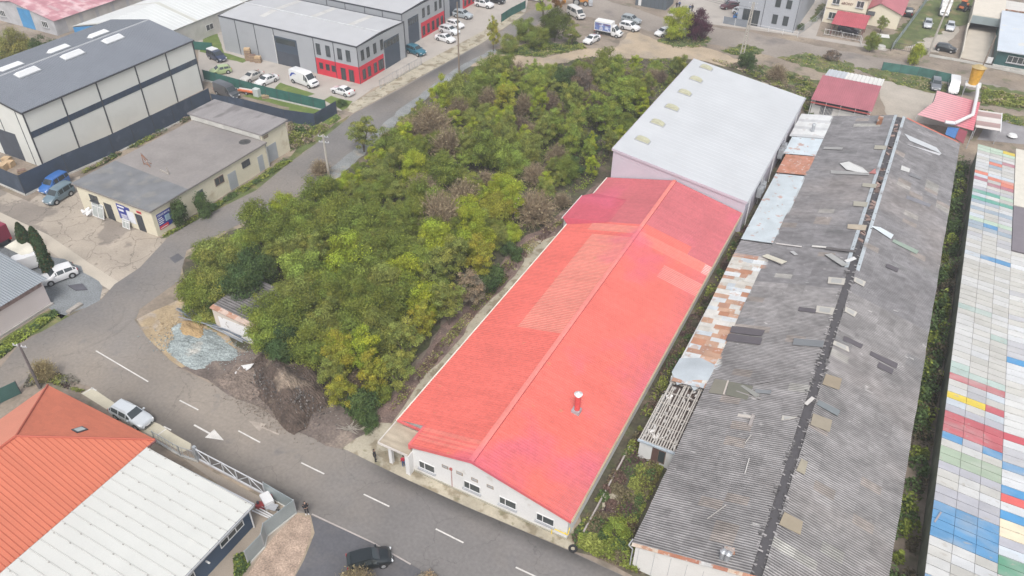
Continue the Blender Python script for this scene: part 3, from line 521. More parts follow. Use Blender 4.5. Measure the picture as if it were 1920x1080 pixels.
p=G(1523,248,3.2);mb=MB();mb.tube((p.x,p.y,2.7),(p.x,p.y,4.4),.25,n=10);mb.tube((p.x,p.y,4.4),(p.x-.1,p.y,4.7),.33,.2,n=10);mb.build('vent_pipe',GALV,b)
# crumpled zinc sheet at its end
mb=MB();q=[(-12.3,60.6),(-11.2,59.0),(-10.3,59.8),(-9.4,58.9),(-8.2,60.9),(-8.6,63.2),(-10.2,63.8),(-12.2,63)];zz=[2.85,2.9,3.12,3.0,3.5,3.45,3.2,2.9]
c0=(-9.6,61.0,3.38)
for i in range(8):
    j=(i+1)%8;mb.poly([(*q[i],zz[i]),(*q[j],zz[j]),c0],jc((.58,.61,.63),.05,rn))
mb.build('crumpled_sheet',mat('zinc'),b).modifiers.new('s','SOLIDIFY').thickness=.03
# ---- 3c roofless annex with slats
b=thing('ruined_annex','small white annex stripped to roof battens, between red hall and derelict shed','annex',(-10.4,55,0))
mb=MB();mb.box(-12.0,-11.8,50.6,60,0,2.5);mb.box(-11.8,-8.5,50.6,50.8,0,2.5);mb.build('wall',WALLW,b)
mb=MB();mb.box(-11.8,-8.5,50.8,60,0,1.9);mb.build('ceiling_boards',mat('dark_boards',(.13,.10,.09),.95,.3,1),b)
mb=MB();mb.box(-12.2,-8.4,50.35,50.55,2.5,2.68);mb.build('gutter',mat('blue_grey_gutter',(.38,.43,.48),.5),b)
panel_y(b,'door',mat('brown_door',(.12,.07,.06),.6),-10.7,-10.1,.1,2.2,50.6);window_y(b,-10.1,-9.35,.5,2.2,50.6,n=1,frame=mat('frame_brown',(.15,.10,.08),.6),sill=False)
for k in range(15):
    x=-12.1+k*.26;mb=MB();mb.beam((x,50.5,2.62+.08*k*.26),(x+rn.uniform(-.08,.08),59.8-rn.choice([0,0,1.0,2.5]),2.62+.08*k*.26),.12,.07);mb.build('batten',mat('batten_wood',(.42,.39,.355),.9,.2,3),b)
for k in range(6):
    mb=MB();mb.beam((-12.1,51.5+k*1.6,2.5),(-8.4,51.5+k*1.6,2.8),.1,.12);mb.build('rafter',mat('weathered_wood'),b)
mb=MB()
for i in range(75):
    x=rn.uniform(-11.8,-8.7);y=rn.uniform(51,60);l=rn.uniform(.12,.42)
    if 54.6<y<57.3 and rn.random()<.7:continue
    g_=rn.uniform(.35,.75);z=2.35+rn.uniform(0,.3);mb.obox((x,y,0),(rn.uniform(-.5,.5),1,0),(1,0,0),l*1.4,l*.7,z,z+.1,(g_,g_*.97,g_*.94))
o=mb.build('plaster_rubble',ATTRC,b);o['kind']='stuff'
# ---- 4 colour panelled roof hall at the right
b=thing('panel_roof_hall','right edge hall roofed with a patchwork of white, blue, red and green panels','hall',(22,88,0))
PX0,PXM,PY0,PY1=13.15,18.4,40,130.8
mat('pale_block',(.5,.49,.46),.9);mb=MB();mb.box(PX0+.35,40,PY0,PY1-.2,0,3.48);mb.build('wall',mat('mossy_block',(.17,.18,.13),.95,.3,.5),b)
Wc=[(.57,.57,.56),(.50,.49,.455),(.57,.58,.59),(.53,.52,.49),(.45,.45,.47)];BL=(.085,.27,.50);RD=(.50,.10,.12);GR=(.36,.44,.33);YE=(.72,.55,.05);GY=(.42,.42,.46);TE=(.12,.38,.30);OR=(.66,.21,.14);PG=(.42,.52,.48);MG=(.46,.58,.46);BG=(.33,.40,.47);MA=(.42,.16,.20);LB=(.52,.57,.62);CR=(.70,.62,.46)
rowsL=[(267,(YE,MG,MG)),(272,(MG,MG,YE)),(280,(MG,MG,MG)),(292,(0,BG,MA)),(300,(0,OR,0)),(306,(0,BG,0)),(320,(OR,LB,LB)),(328,(LB,OR,OR)),(333,(MA,0,OR)),(340,(0,MA,MA)),(349,(GY,GY,GY)),(358,(TE,TE,MG)),(364,(LB,0,0)),(370,(TE,TE,TE)),(378,(BG,BG,0)),(386,(BG,BG,BG)),(398,(LB,0,0)),(404,(MG,MG,MG)),(411,(BG,BL,0)),(417,(BG,BG,BG)),(470,(LB,BL,BL)),(573,(PG,PG,0)),(608,(0,0,PG)),(680,(PG,0,0)),(690,(PG,PG,PG)),(703,(RD,RD,RD)),(715,(0,0,LB)),(735,(YE,YE,RD)),(755,(LB,0,LB)),(766,(GY,GY,GY)),(777,(RD,RD,RD)),(788,(RD,RD,RD)),(800,(RD,RD,RD)),(813,(BL,GY,BL)),(840,(GR,GR,GR)),(855,(GR,GR,GR)),(870,(GY,GY,GY)),(917,(GY,GY,GY)),(930,(GY,GY,GY)),(948,(BL,BL,BL)),(965,(BL,BL,BL)),(982,(BL,BL,BL)),(1000,(BL,BL,BL)),(1074,(BL,BL,BL))]
rowsR={664:BL,812:RD,860:BL,903:BL,918:(.62,.13,.12),953:BL,968:CR,984:CR,1003:GY,1024:LB,1046:(.12,.30,.20),1064:(.12,.30,.20)}
assign={}
pit=1.0;nrow=int((PY1-PY0)/pit)
for yp,cs in rowsL:
    xe=1832-(yp-270)*(104/808);i=int((G(xe,yp,4).y-PY0)/pit);
    if i in assign:i-=1
    assign[i]=cs
aR={int((G(1880-(yp-800)*.03,yp,4.3).y-PY0)/pit):c for yp,c in rowsR.items()}
rn=random.Random(77);mb=MB();mr=MB()
xs=[PX0,PX0+1.8,PX0+3.55,PXM]
for i in range(nrow):
    ya=PY0+i*pit;yb=ya+pit-.07;cs=assign.get(i,(0,0,0));sk_=.10*rn.uniform(-1,1)
    if 77<ya<100 and cs==(0,0,0):cs=tuple(rn.choice(Wc[:2]) for _ in range(3))
    for j in range(3):
        c=cs[j] if cs[j]!=0 else rn.choice(Wc);c=tuple(.82*q_+.035 for q_ in jc(c,.06,rn));z0=4.06-j*.12
        xa,xb=xs[j]+.015+ (0 if j else .0),xs[j+1]-.015
        mb.hexa([(xa,ya,z0),(xb,ya,z0-.12),(xb,yb,z0-.12),(xa,yb,z0)],[(xa,ya,z0+.1),(xb,ya,z0-.02),(xb,yb,z0-.02),(xa,yb,z0+.1)],c)
    if ya<101:
        c=aR.get(i,rn.choice(Wc+[Wc[2],GY] if ya<68 else Wc));c=jc(c,.04,rn)
        for k in range(3):mr.hexa([(PXM+.02+k*5,ya,3.7),(PXM+4.98+k*5,ya,3.7),(PXM+4.98+k*5,yb,3.7),(PXM+.02+k*5,yb,3.7)],[(PXM+.02+k*5,ya,3.79),(PXM+4.98+k*5,ya,3.79),(PXM+4.98+k*5,yb,3.79),(PXM+.02+k*5,yb,3.79)],c if k==0 else jc(rn.choice(Wc+[BL,GY,RD]),.05,rn))
PAN=mat('sandwich_panel',rough=.5,amt=.08,scale=.6,fine=.06,attr=True,stretch=(1,2.2,1),stain=[((.36,.33,.29),1.1,.64,.05,.6),((.45,.44,.42),.25,.5,.2,.45)])
rf=mb.build('panel_roof',PAN,b);mr.build('panel_roof_inner',PAN,b)
mb=MB();mb.box(PX0+.3,PXM+15,PY0,PY1-.5,3.5,3.62);mb.build('roof_deck',mat('deck_dark',(.14,.13,.13),.9),b)
mb=MB();mb.box(PXM+.05,PXM+20,113.3,PY1+1,3.7,3.88,(.60,.57,.50));mb.build('cream_roof',ATTRC,b)
mb=MB();mb.box(PXM+.05,PXM+20,101.2,113.1,3.7,3.86,(.19,.17,.19));mb.build('dark_roof',ATTRC,b)
mb=MB();a=G(1763,963,4.0);c=G(1751,981,4.0);mb.beam((a.x,a.y,4.2),(c.x,c.y,4.15),.14,.08,(.3,.28,.3));mb.build('loose_bar',ATTRC,b)
def GY(px,py,y):
    d=FW*F_PX+RT*(px-960)-UP*(py-540);t=y/d.y;return Vector((d.x*t,y,HC+d.z*t))
def GX(px,py,x):
    d=FW*F_PX+RT*(px-960)-UP*(py-540);t=x/d.x;return Vector((x,d.y*t,HC+d.z*t))
# ---- 5 big cream hall, dark standing seam roof
b=thing('warehouse','large cream-panelled hall with a dark ribbed roof and six white rooflights','hall',(-121.7,77,0))
x0,x1,y0,y1,ze,zr=-132,-111.4,60.3,93.6,9.1,10.9;xr=-121.7
PANW=mat('cream_panel',(.67,.68,.65),.6,.03,.3,.02,stain=[((.50,.51,.48),.15,.6,.1,.4)])
mb=MB();gable_prism(mb,x0+.2,x1-.2,y0+.2,y1-.2,ze-.1,zr-.15,xr);mb.build('wall',PANW,b)
SEAM=mat('anthracite_sheet',rough=.5,amt=.05,scale=.3,fine=.04,attr=True)
mb=MB()
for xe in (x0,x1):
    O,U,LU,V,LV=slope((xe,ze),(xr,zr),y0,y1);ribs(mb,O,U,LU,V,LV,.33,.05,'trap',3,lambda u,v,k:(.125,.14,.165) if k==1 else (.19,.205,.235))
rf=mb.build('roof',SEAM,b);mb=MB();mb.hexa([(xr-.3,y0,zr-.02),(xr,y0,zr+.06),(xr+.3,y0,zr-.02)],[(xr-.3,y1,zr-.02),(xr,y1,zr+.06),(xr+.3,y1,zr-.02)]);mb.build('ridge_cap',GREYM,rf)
mb=MB();mb.box(x1,x1+.14,y0-.05,y1,ze-.2,ze+.02)
mb.hexa([(x0,y0-.06,ze-.25),(xr,y0-.06,zr-.25),(xr,y0-.06,zr+.06),(x0,y0-.06,ze+.06)],[(x0,y0,ze-.25),(xr,y0,zr-.25),(xr,y0,zr+.06),(x0,y0,ze+.06)])
mb.hexa([(xr,y0-.06,zr-.25),(x1,y0-.06,ze-.25),(x1,y0-.06,ze+.06),(xr,y0-.06,zr+.06)],[(xr,y0,zr-.25),(x1,y0,ze-.25),(x1,y0,ze+.06),(xr,y0,zr+.06)]);mb.build('roof_edge',DARKM,rf)
xw=x1-.2;bays=[GX(px,py,xw).y for px,py in ((115,184),(180,157),(253,127),(310,102))]
for yy in [y0+.25]+bays+[y1-.3]:
    mb=MB();mb.box(xw+.003,xw+.06,yy-.11,yy+.11,0,ze-.2);mb.build('joint_strip',DARKM,b)
bb=[y0+.2]+bays+[y1-.2]
for a_,c_ in zip(bb,bb[1:]):
    mb=MB();mb.box(xw+.004,xw+.045,a_+.13,c_-.13,4.9,5.85);wd=mb.build('window_band',mat('band_glass',(.055,.075,.11),.15,.25,.8,.15),b)
    mb=MB()
    for k in range(1,5):
        yy=a_+(c_-a_)*k/5;mb.box(xw+.046,xw+.07,yy-.03,yy+.03,4.9,5.85)
    mb.build('mullion',DARKM,wd)
for px in ((36,134),(66,143),(124,100),(151,110),(203,73),(229,81)):
    q=G(*px,10.4);s=1 if px in((66,143),(151,110),(229,81)) else -1;x=xr+s*1.9;zz=zr-(zr-ze)*1.9/(x1-xr);mb=MB();k=-s*(zr-ze)/(x1-xr)
    mb.hexa([(x-.75,q.y-1.85,zz+.05-.75*k),(x+.75,q.y-1.85,zz+.05+.75*k),(x+.75,q.y+1.85,zz+.05+.75*k),(x-.75,q.y+1.85,zz+.05-.75*k)],[(x-.75,q.y-1.85,zz+.2-.75*k),(x+.75,q.y-1.85,zz+.2+.75*k),(x+.75,q.y+1.85,zz+.2+.75*k),(x-.75,q.y+1.85,zz+.2-.75*k)])
    o=mb.build('rooflight',mat('curb_white',(.42,.44,.46),.5),b);mb=MB()
    mb.hexa([(x-.6,q.y-1.8,zz+.2-.6*k),(x+.6,q.y-1.8,zz+.2+.6*k),(x+.6,q.y+1.8,zz+.2+.6*k),(x-.6,q.y+1.8,zz+.2-.6*k)],[(x-.25,q.y-1.5,zz+.62),(x+.25,q.y-1.5,zz+.62),(x+.25,q.y+1.5,zz+.62),(x-.25,q.y+1.5,zz+.62)]);mb.build('rooflight_dome',mat('dome_white',(.70,.71,.72),.3,0,1,0),o)
panel_y(b,'open_doorway',mat('interior_dark',(.07,.08,.10),.9),-120.5,-115.6,.05,4.6,y0+.2,.03)
for yy in (-117.9,-113.2):
    mb=MB();mb.box(yy-.05,yy+.05,y0+.14,y0+.197,4.6 if yy<-114 else .02,8.9);mb.build('joint_strip',DARKM,b)
# ---- 6 grey halls with red ground band
RB=mat('red_band',(.60,.035,.06),.55,.04,.5,.02);GP=mat('grey_panel',(.37,.385,.41),.55,.03,.4,.02,stain=[((.33,.34,.36),.3,.6,.1,.5)]);MEM=mat('roof_membrane',(.43,.435,.45),.7,.05,.3,.03,stain=[((.44,.44,.45),.2,.55,.1,.5)])
def grey_hall(label,x0,x1,y0,y1,z,south,eastred,garage,wins):
    b=thing('warehouse',label,'hall',((x0+x1)/2,(y0+y1)/2,0))
    mb=MB();mb.box(x0,x1,y0,y1,0,z-.1);mb.build('wall',GP,b);ym=(y0+y1)/2
    mb=MB();mb.poly([(x0,y0+.1,z),(x1,y0+.1,z),(x1,ym,z+.35),(x0,ym,z+.35)]);mb.poly([(x0,ym,z+.35),(x1,ym,z+.35),(x1,y1-.1,z),(x0,y1-.1,z)]);rf=mb.build('roof',MEM,b)
    mb=MB();mb.box(x0,x1,ym-.12,ym+.12,z+.37,z+.47);mb.build('ridge_cap',mat('pale_flashing',(.58,.59,.60),.5),rf)
    for k in range(3):
        xa=x0+(x1-x0)*(.22+.27*k);mb=MB();mb.poly([(xa,ym+.3,z+.35),(xa+1.3,ym+.3,z+.35),(xa+1.3,y1-.4,z+.03),(xa,y1-.4,z+.03)]);mb.poly([(xa,ym-.3,z+.352),(xa,y0+3.5,z+.16),(xa+1.3,y0+3.5,z+.16),(xa+1.3,ym-.3,z+.352)]) if k==0 else None
        mb.build('rooflight_strip',mat('strip_pale',(.50,.49,.47),.5),rf)
    mb=MB();mb.box(x0-.06,x1+.06,y0-.06,y0+.1,z-.12,z+.1);mb.box(x0-.06,x1+.06,y1-.1,y1+.06,z-.12,z+.1);mb.box(x0-.06,x0+.06,y0+.1,y1-.1,z-.1,z+.1)
    mb.hexa([(x1-.06,y0+.1,z-.1),(x1+.06,y0+.1,z-.1),(x1+.06,ym,z+.25),(x1-.06,ym,z+.25)],[(x1-.06,y0+.1,z+.1),(x1+.06,y0+.1,z+.1),(x1+.06,ym,z+.45),(x1-.06,ym,z+.45)])
    mb.hexa([(x1-.06,ym,z+.25),(x1+.06,ym,z+.25),(x1+.06,y1-.1,z-.1),(x1-.06,y1-.1,z-.1)],[(x1-.06,ym,z+.45),(x1+.06,ym,z+.45),(x1+.06,y1-.1,z+.1),(x1-.06,y1-.1,z+.1)]);mb.build('roof_edge',DARKM,rf)
    for xx in south:
        mb=MB();mb.box(xx-.07,xx+.07,y0-.05,y0-.003,0,z-.12);mb.build('joint_strip',DARKM,b)
    mb=MB();mb.box(x1-.02,x1+.05,y0-.05,y0+.07,0,z-.1);mb.build('corner_trim',DARKM,b)
    mb=MB();mb.box(x1+.01,x1+.12,y1-.2,y1-.05,0,z-.1);mb.build('downpipe',DARKM,b)
    if eastred:panel_x(b,'red_cladding',RB,eastred[0],eastred[1],0,3.2,x1,.03)
    g0,g1=garage;o=panel_x(b,'sectional_door',mat('door_anthracite',(.06,.08,.11),.5,.05),g0,g1,0,5.4,x1,.035)
    for k in range(5):
        w_=(g1-g0)/5;panel_x(o,'door_glazing',GLASS,g0+.12+k*w_,g0+w_*(k+1)-.12,4.0,5.1,x1+.036,.02)
    for yy in wins[0]:window_x(b,yy,yy+.85,4.1,6.0,x1+.01,n=1,frame=DARKM)
    for yy in wins[1]:window_x(b,yy,yy+.9,.5,2.4,x1+.03,n=1,frame=DARKM)
    return b
zz=7.0;jx=[G(px,py,7).x for px,py in ((437,37),(473,45),(510,53),(585,70),(624,78))]
b=grey_hall('grey hall with a red corner band and half-open roller door, white van parked in front',-121.5,-88.4,109.2,124.3,7.0,jx,(109.25,116.9),(117.3,122.3),([110.2,111.9,114.0,116.2],[110.1,111.7,113.6,115.1,116.0-.2]))
panel_y(b,'red_cladding',RB,jx[3],-88.4,0,3.2,109.2,.03)
for px,py in ((598,98),(616,102),(638,108),(654,112)):
    p=GY(px,py,109.2);window_y(b,p.x-.5,p.x+.45,3.9,6.0,109.2,n=1,frame=DARKM,sill=False)
for px,py in ((603,126),(615,128),(626,131)):
    p=GY(px,py,109.17);window_y(b,p.x-.42,p.x+.42,1.2,2.4,109.17,n=1,frame=DARKM,sill=False)
for px,py in ((644,138),(659,142)):
    p=GY(px,py,109.17);window_y(b,p.x-.5,p.x+.6,.12,2.4,109.17,n=2,frame=DARKM,sill=False)
p=GY(515,75,109.2);q=GY(553,80,109.2);o=panel_y(b,'roller_door',mat('door_anthracite'),p.x,q.x+.4,2.7,5.6,109.2);o=panel_y(b,'door_opening',mat('interior_dark'),p.x,q.x+.4,.03,2.7,109.2,.03);panel_y(b,'door_frame',PVC,p.x-.25,p.x-.02,0,5.7,109.2)
o=panel_y(b,'door_glazing',GLASS,p.x+.3,q.x,4.3,5.3,109.16,.02)
b=grey_hall('grey and red hall standing second in the row, white cars before it',-121.5,-91.2,127.6,143.4,7.0,[G(px,py,7).x for px,py in ((607,0),(644,6),(680,14),(715,20))],(134.2,143.3),(129.6,133.4),([134.9,136.8,139.6,141.4],[134.6,136.4,138.2,140.0,141.7]))
b=grey_hall('grey and red hall furthest back in the row, at the top edge of the picture',-121.5,-93,146.2,166,7.0,[-118,-108],(154,165),(148.4,152.8),([155,157,160],[154.6,156.4,158.2,160.2]))
# ---- 7 long white hall with blue gable
b=thing('warehouse','long low white-roofed hall with a bright blue gable end','hall',(-139,120,0))
mb=MB();gable_prism(mb,-148.4,-130,96.6,165,3.9,5.8,-140);mb.build('wall',mat('pale_block'),b)
mb=MB();mb.cur=(.70,.71,.70)
wf=lambda u,v,k:((.50,.50,.46) if int(u)%14==0 else (.60,.615,.61))
for xe in(-148.7,-129.8):
    O,U,LU,V,LV=slope((xe,4.0),(-140,6),96.4,165);ribs(mb,O,U,LU,V,LV,1.0,.04,'seam',2,wf)
mb.build('roof',mat('white_sheet'),b)
mb=MB();a=[(-148.4,96.55,0),(-130,96.55,0),(-130,96.55,3.85),(-140,96.55,5.75),(-148.4,96.55,3.85)];mb.hexa([(p[0],96.5,p[2]) for p in a],a);mb.build('blue_gable',mat('blue_render',(.07,.27,.55),.7,.06,.5),b)
for yy in range(3):window_x(b,104+yy*9,106+yy*9,1.2,2.4,-130,n=2)
# ---- 8 pink roofed hall
b=thing('warehouse','grey-walled hall with a weathered pink roof and a tall blue door, top left corner','hall',(-169,115,0))
mb=MB();gable_prism(mb,-181,-157,98.3,150,3.1,5.0,-169);mb.build('wall',mat('grey_block',(.44,.44,.46),.9),b)
mb=MB()
for xe in(-181.6,-156.4):
    O,U,LU,V,LV=slope((xe,3.2),(-169,5.2),98,150);ribs(mb,O,U,LU,V,LV,.9,.03,'seam',4,lambda u,v,k:jc((.46,.22,.25) if random.random()>.15 else (.50,.34,.36),.08))
mb.build('roof',mat('pink_sheet',rough=.7,amt=.12,scale=.5,fine=.06,attr=True,stain=[((.62,.45,.46),.5,.5,.1,.6)]),b)
panel_y(b,'blue_door',mat('blue_door',(.07,.27,.52),.6),-167.8,-163.8,.02,4.1,98.3)
for x in (-174.5,-161):window_y(b,x,x+1.8,1.2,2.5,98.3,n=3)
for k in range(7):panel_x(b,'shutter',mat('pale_shutter',(.52,.50,.48),.7),101+k*4,104.2+k*4,.02,2.7,-157)
# ---- 9 flat cream workshop
b=thing('workshop','flat-roofed cream workshop with banners and a taller rear block','workshop',(-89.3,68,0))
mb=MB();mb.box(-96.4,-82.0,55.5,77.4,0,4.0);mb.build('wall',WALLC,b)
FELT=mat('roof_felt',(.245,.225,.215),.95,.12,.3,.06,3,stain=[((.16,.15,.15),.15,.58,.12,.7)]);FELT2=mat('roof_felt_blue',(.17,.175,.185),.95,.15,.5,.08,stain=[((.22,.215,.205),.4,.52,.08,.7)])
mb=MB();mb.hexa([(-96.8,55.2,3.98),(-81.7,55.2,3.98),(-81.7,77.5,3.98),(-96.8,77.5,3.98)],[(-96.8,55.2,4.2),(-81.7,55.2,4.2),(-81.7,77.5,4.2),(-96.8,77.5,4.2)]);rf=mb.build('roof',FELT,b)
mb=MB();mb.hexa([(-96.78,55.22,4.203),(-81.72,55.22,4.203),(-81.72,61.8,4.203),(-96.78,62.6,4.203)],[(-96.78,55.22,4.215),(-81.72,55.22,4.215),(-81.72,61.8,4.215),(-96.78,62.6,4.215)]);mb.build('felt_patch',FELT2,rf)
mb=MB();p=G(459,266,4.2);mb.poly([(p.x+math.cos(t)*.9,p.y+math.sin(t)*.9,4.206) for t in [k*.524 for k in range(12)]]);mb.build('felt_stain',mat('tar',(.06,.06,.06),.9,.3,1.5),rf)
mb=MB();mb.box(-97.2,-82.7,77.55,83,0,5.0);mb.build('rear_wall',WALLC,b)
SL=mat('slab_roof',(.25,.235,.235),.95,.15,.5,.08,stain=[((.13,.12,.12),.45,.55,.08,.7)],stretch=(1,.35,1))
mb=MB();mb.box(-97.6,-82.4,77.4,83.3,5.0,5.25);mb.build('rear_roof',SL,b)
mb=MB();mb.box(-97.0,-82.9,77.38,77.5,4.3,4.98);mb.build('parapet',mat('pale_block'),b)
yf=55.5
for pl,pr,name,mt,z0,z1 in (((169,370),(185,378),'window',None,2.2,3.2),((194,380),(208,385),'door',mat('door_dark',(.05,.055,.065),.6),.05,2.6),((252,399),(265,403),'door',mat('door_dark'),.05,2.7)):
    A=GY(*pl,yf).x;B=GY(*pr,yf).x
    if mt is None:window_y(b,A,B,z0,z1,yf,n=2,frame=DARKM)
    else:panel_y(b,name,mt,A,max(B,A+1.1),z0,z1,yf)
xs_=[GX(px,py,-82.0).y for px,py in ((376,368),(412,345),(435,330),(463,317))]
window_x(b,xs_[0]-.5,xs_[0]+.6,1.8,2.9,-82.0,n=2,frame=mat('frame_green',(.18,.22,.2),.6));window_x(b,xs_[1]-.8,xs_[1]+.9,2.0,3.2,-82.0,n=2,frame=mat('frame_brown2',(.22,.15,.12),.7));window_x(b,xs_[3]-.8,xs_[3]+.8,2.2,3.2,-82.0,n=2,frame=DARKM)
GD=mat('grey_door',(.36,.38,.41),.6,.1);panel_x(b,'door',GD,xs_[2]-.8,xs_[2]+.8,.1,2.7,-82.0);y_=GX(488,300,-82).y;panel_x(b,'door',GD,y_-.5,y_+.6,.1,2.6,-82.0);y_=GX(512,290,-82.7).y;panel_x(b,'double_door',GD,y_-1,y_+1,.1,2.8,-82.7);panel_x(b,'vent_hole',mat('vent_brown'),77.9,78.9,4.2,4.7,-82.7)
mb=MB();mb.tube((-81.9,77.3,3.9),(-81.9,77.3,.2),.07,n=6);mb.build('downpipe',GREYM,b)
def text_obj(txt,size,M4,mt,parent,ext=.01):
    cu=bpy.data.curves.new('t','FONT');cu.body=txt;cu.size=size;cu.extrude=ext;cu.align_x='LEFT'
    o=bpy.data.objects.new('t',cu);C.objects.link(o);bpy.context.view_layer.update()
    me=bpy.data.meshes.new_from_object(o.evaluated_get(bpy.context.evaluated_depsgraph_get()));bpy.data.objects.remove(o)
    me.transform(M4);me.transform(Matrix.Translation(-root_loc(parent)));me.materials.clear();me.materials.append(mt);n=bpy.data.objects.new('lettering',me);C.objects.link(n);n.parent=parent;return n
def face_S(x,y,z):return Matrix.Translation((x,y,z))@Matrix.Rotation(R(90),4,'X')
def face_E(x,y,z):return Matrix.Translation((x,y,z))@Matrix.Rotation(R(90),4,'Z')@Matrix.Rotation(R(90),4,'X')
BLU=mat('banner_blue',(.035,.05,.28),.5,.05);WHB=mat('banner_white',(.72,.74,.8),.5,.03);RDB=mat('banner_red',(.6,.04,.06),.5,.04)
sg=thing('banner','blue banner with a white title on the side wall of the cream workshop','banner',(-81.9,56.5,0))
def sE(name,mt,y0,y1,z0,z1,lay):mb=MB();mb.box(-81.985+lay*.012,-81.975+lay*.012,y0,y1,z0,z1);return mb.build(name,mt,sg)
sE('board',BLU,56.1,58.5,.7,3.1,0);sE('title_strip',BLU,56.2,58.4,2.6,3.0,1);text_obj('TERMOPANE',.36,face_E(-81.95,56.2,2.65),WHB,sg)
for k in range(4):sE('text_line',WHB,56.2,56.9+.1*(k%3),2.3-.27*k,2.42-.27*k,1)
sE('picture',mat('pic_blue',(.35,.5,.62),.5,.2,2),57.3,58.1,1.5,2.4,1);sE('red_strip',RDB,56.12,57.6,.72,1.25,1);sE('text_line',WHB,56.25,57.4,.85,.95,2)
sg=thing('banner','blue and white banner with lists and pictures on the front wall of the cream workshop','banner',(-89,55.4,0))
A=GY(216,379,yf).x;W_=3.0
def sS(name,mt,x0,x1,z0,z1,lay):mb=MB();mb.box(x0,x1,yf-.03-lay*.012,yf-.02-lay*.012,z0,z1);return mb.build(name,mt,sg)
sS('board',BLU,A,A+1.7,.9,3.3,0);sS('text_line',WHB,A+.2,A+1.5,2.85,3.1,1);sS('text_line',WHB,A+.25,A+1.2,2.2,2.55,1);sS('picture',mat('pic_pale',(.5,.5,.62),.5,.3,3),A+.4,A+1.6,1.0,1.8,1);sS('white_board',WHB,A+1.72,A+3.1,.8,2.7,0);sS('blue_corner',BLU,A+1.72,A+2.5,2.72,3.2,0)
sg=thing('sign','small red sign above the right-hand door of the cream workshop','sign',(-84,55.4,0));A=GY(254,391,yf).x;mb=MB();mb.box(A,A+.9,yf-.04,yf-.02,2.95,3.3);mb.build('board',RDB,sg);mb=MB();mb.box(A+.1,A+.8,yf-.05,yf-.041,3.08,3.18);mb.build('text_line',mat('text_dark',(.25,.02,.02),.6),sg)
for px,sz,lb in (((185,408),2.0,'larger white window frame leaning on the workshop wall beside the white bags'),((237,428),1.2,'small white window frame leaning under the blue and white banner')):
    p=G(*px);f_=thing('window_frame',lb,'window frame',(p.x,p.y,0));mb=MB();W_=sz*.55
    for (a,c) in (((-W_,0,0),(W_,0,0)),((-W_,0,sz),(W_,0,sz)),((-W_,0,0),(-W_,0,sz)),((W_,0,0),(W_,0,sz)),((0,0,0),(0,0,sz)),((-W_,0,sz*.75),(W_,0,sz*.75))):
        mb.beam(Vector(a)+Vector((0,a[2]*.25,0)),Vector(c)+Vector((0,c[2]*.25,0)),.09)
    mb.build('frame',PVC,f_,local=True);mb=MB();mb.hexa([(-W_,.03,.05),(W_,.03,.05),(W_,.05,.05),(-W_,.05,.05)],[(-W_,.03+sz*.25,sz),(W_,.03+sz*.25,sz),(W_,.05+sz*.25,sz),(-W_,.05+sz*.25,sz)]);mb.build('pane',mat('pale_pane',(.4,.43,.42),.1),f_,local=True)
p=G(162,402);bgm=MB()
for k in range(9):
    c=Vector((p.x+random.uniform(-.9,.9),p.y+random.uniform(-.3,.5),random.uniform(.1,.6)));bgm.tube(c,c+Vector((random.uniform(-.4,.4),random.uniform(-.3,.3),.35)),.32,.12,7)
tag(bgm.build('rubbish_bags',PVC,smooth=True),'heap of white bags against the cream workshop wall','bags')
# roof junk
for px,lb,q in (((402-130,0),'x',None),):pass
p=G(274,312,4.2);o=thing('roof_antenna','rusty tripod frame standing on the flat roof of the cream workshop','frame',(p.x,p.y,4.2));mb=MB()
for a in((-.6,.2),(.7,.1),(0,.9)):mb.beam((a[0],a[1],0),(-.3,0,2.0),.09)
mb.beam((-.6,.2,.3),(.7,.1,.3),.06);mb.build('frame',RUSTY,o,local=True)
p=G(310,325,4.2);o=thing('scrap_beam','bent metal beam lying on the flat roof of the cream workshop','beam',(p.x,p.y,4.2));mb=MB();mb.beam((-1.3,.3,.06),(.7,0,.06),.14);mb.beam((.7,0,.06),(.6,0,1.1),.12);mb.build('beam',mat('weathered_wood'),o,local=True)
# ---- 10 pale pink block at left edge
b=thing('workshop','pale pink rendered building with a blue-grey tiled roof at the left edge','building',(-90,30,0))
mb=MB();mb.box(-100,-82.0,5,39.2,0,3.5);mb.build('wall',mat('pink_render',(.60,.535,.53),.85,.04,.4,.03),b)
mb=MB();mb.cur=(.24,.26,.285);V=Vector((-18.6,0,2.6));ribs(mb,(-81.5,4.8,3.7),(0,1,0),34.9,V,V.length,.3,.03,'sine',8,lambda u,v,k:(.26,.285,.31) if k<2 else (.20,.22,.245));mb.build('roof',mat('tile_blue_grey',rough=.7,amt=.06,scale=.4,attr=True),b)
mb=MB();mb.box(-81.98,-81.93,33.5,39.0,2.9,3.45);mb.build('loft_recess',mat('old_brick',(.28,.2,.19),.9,.3,2),b)
mb=MB();mb.box(-81.98,-81.7,5,39.3,0,.28);mb.build('plinth',mat('plinth_grey',(.36,.34,.32),.9),b)
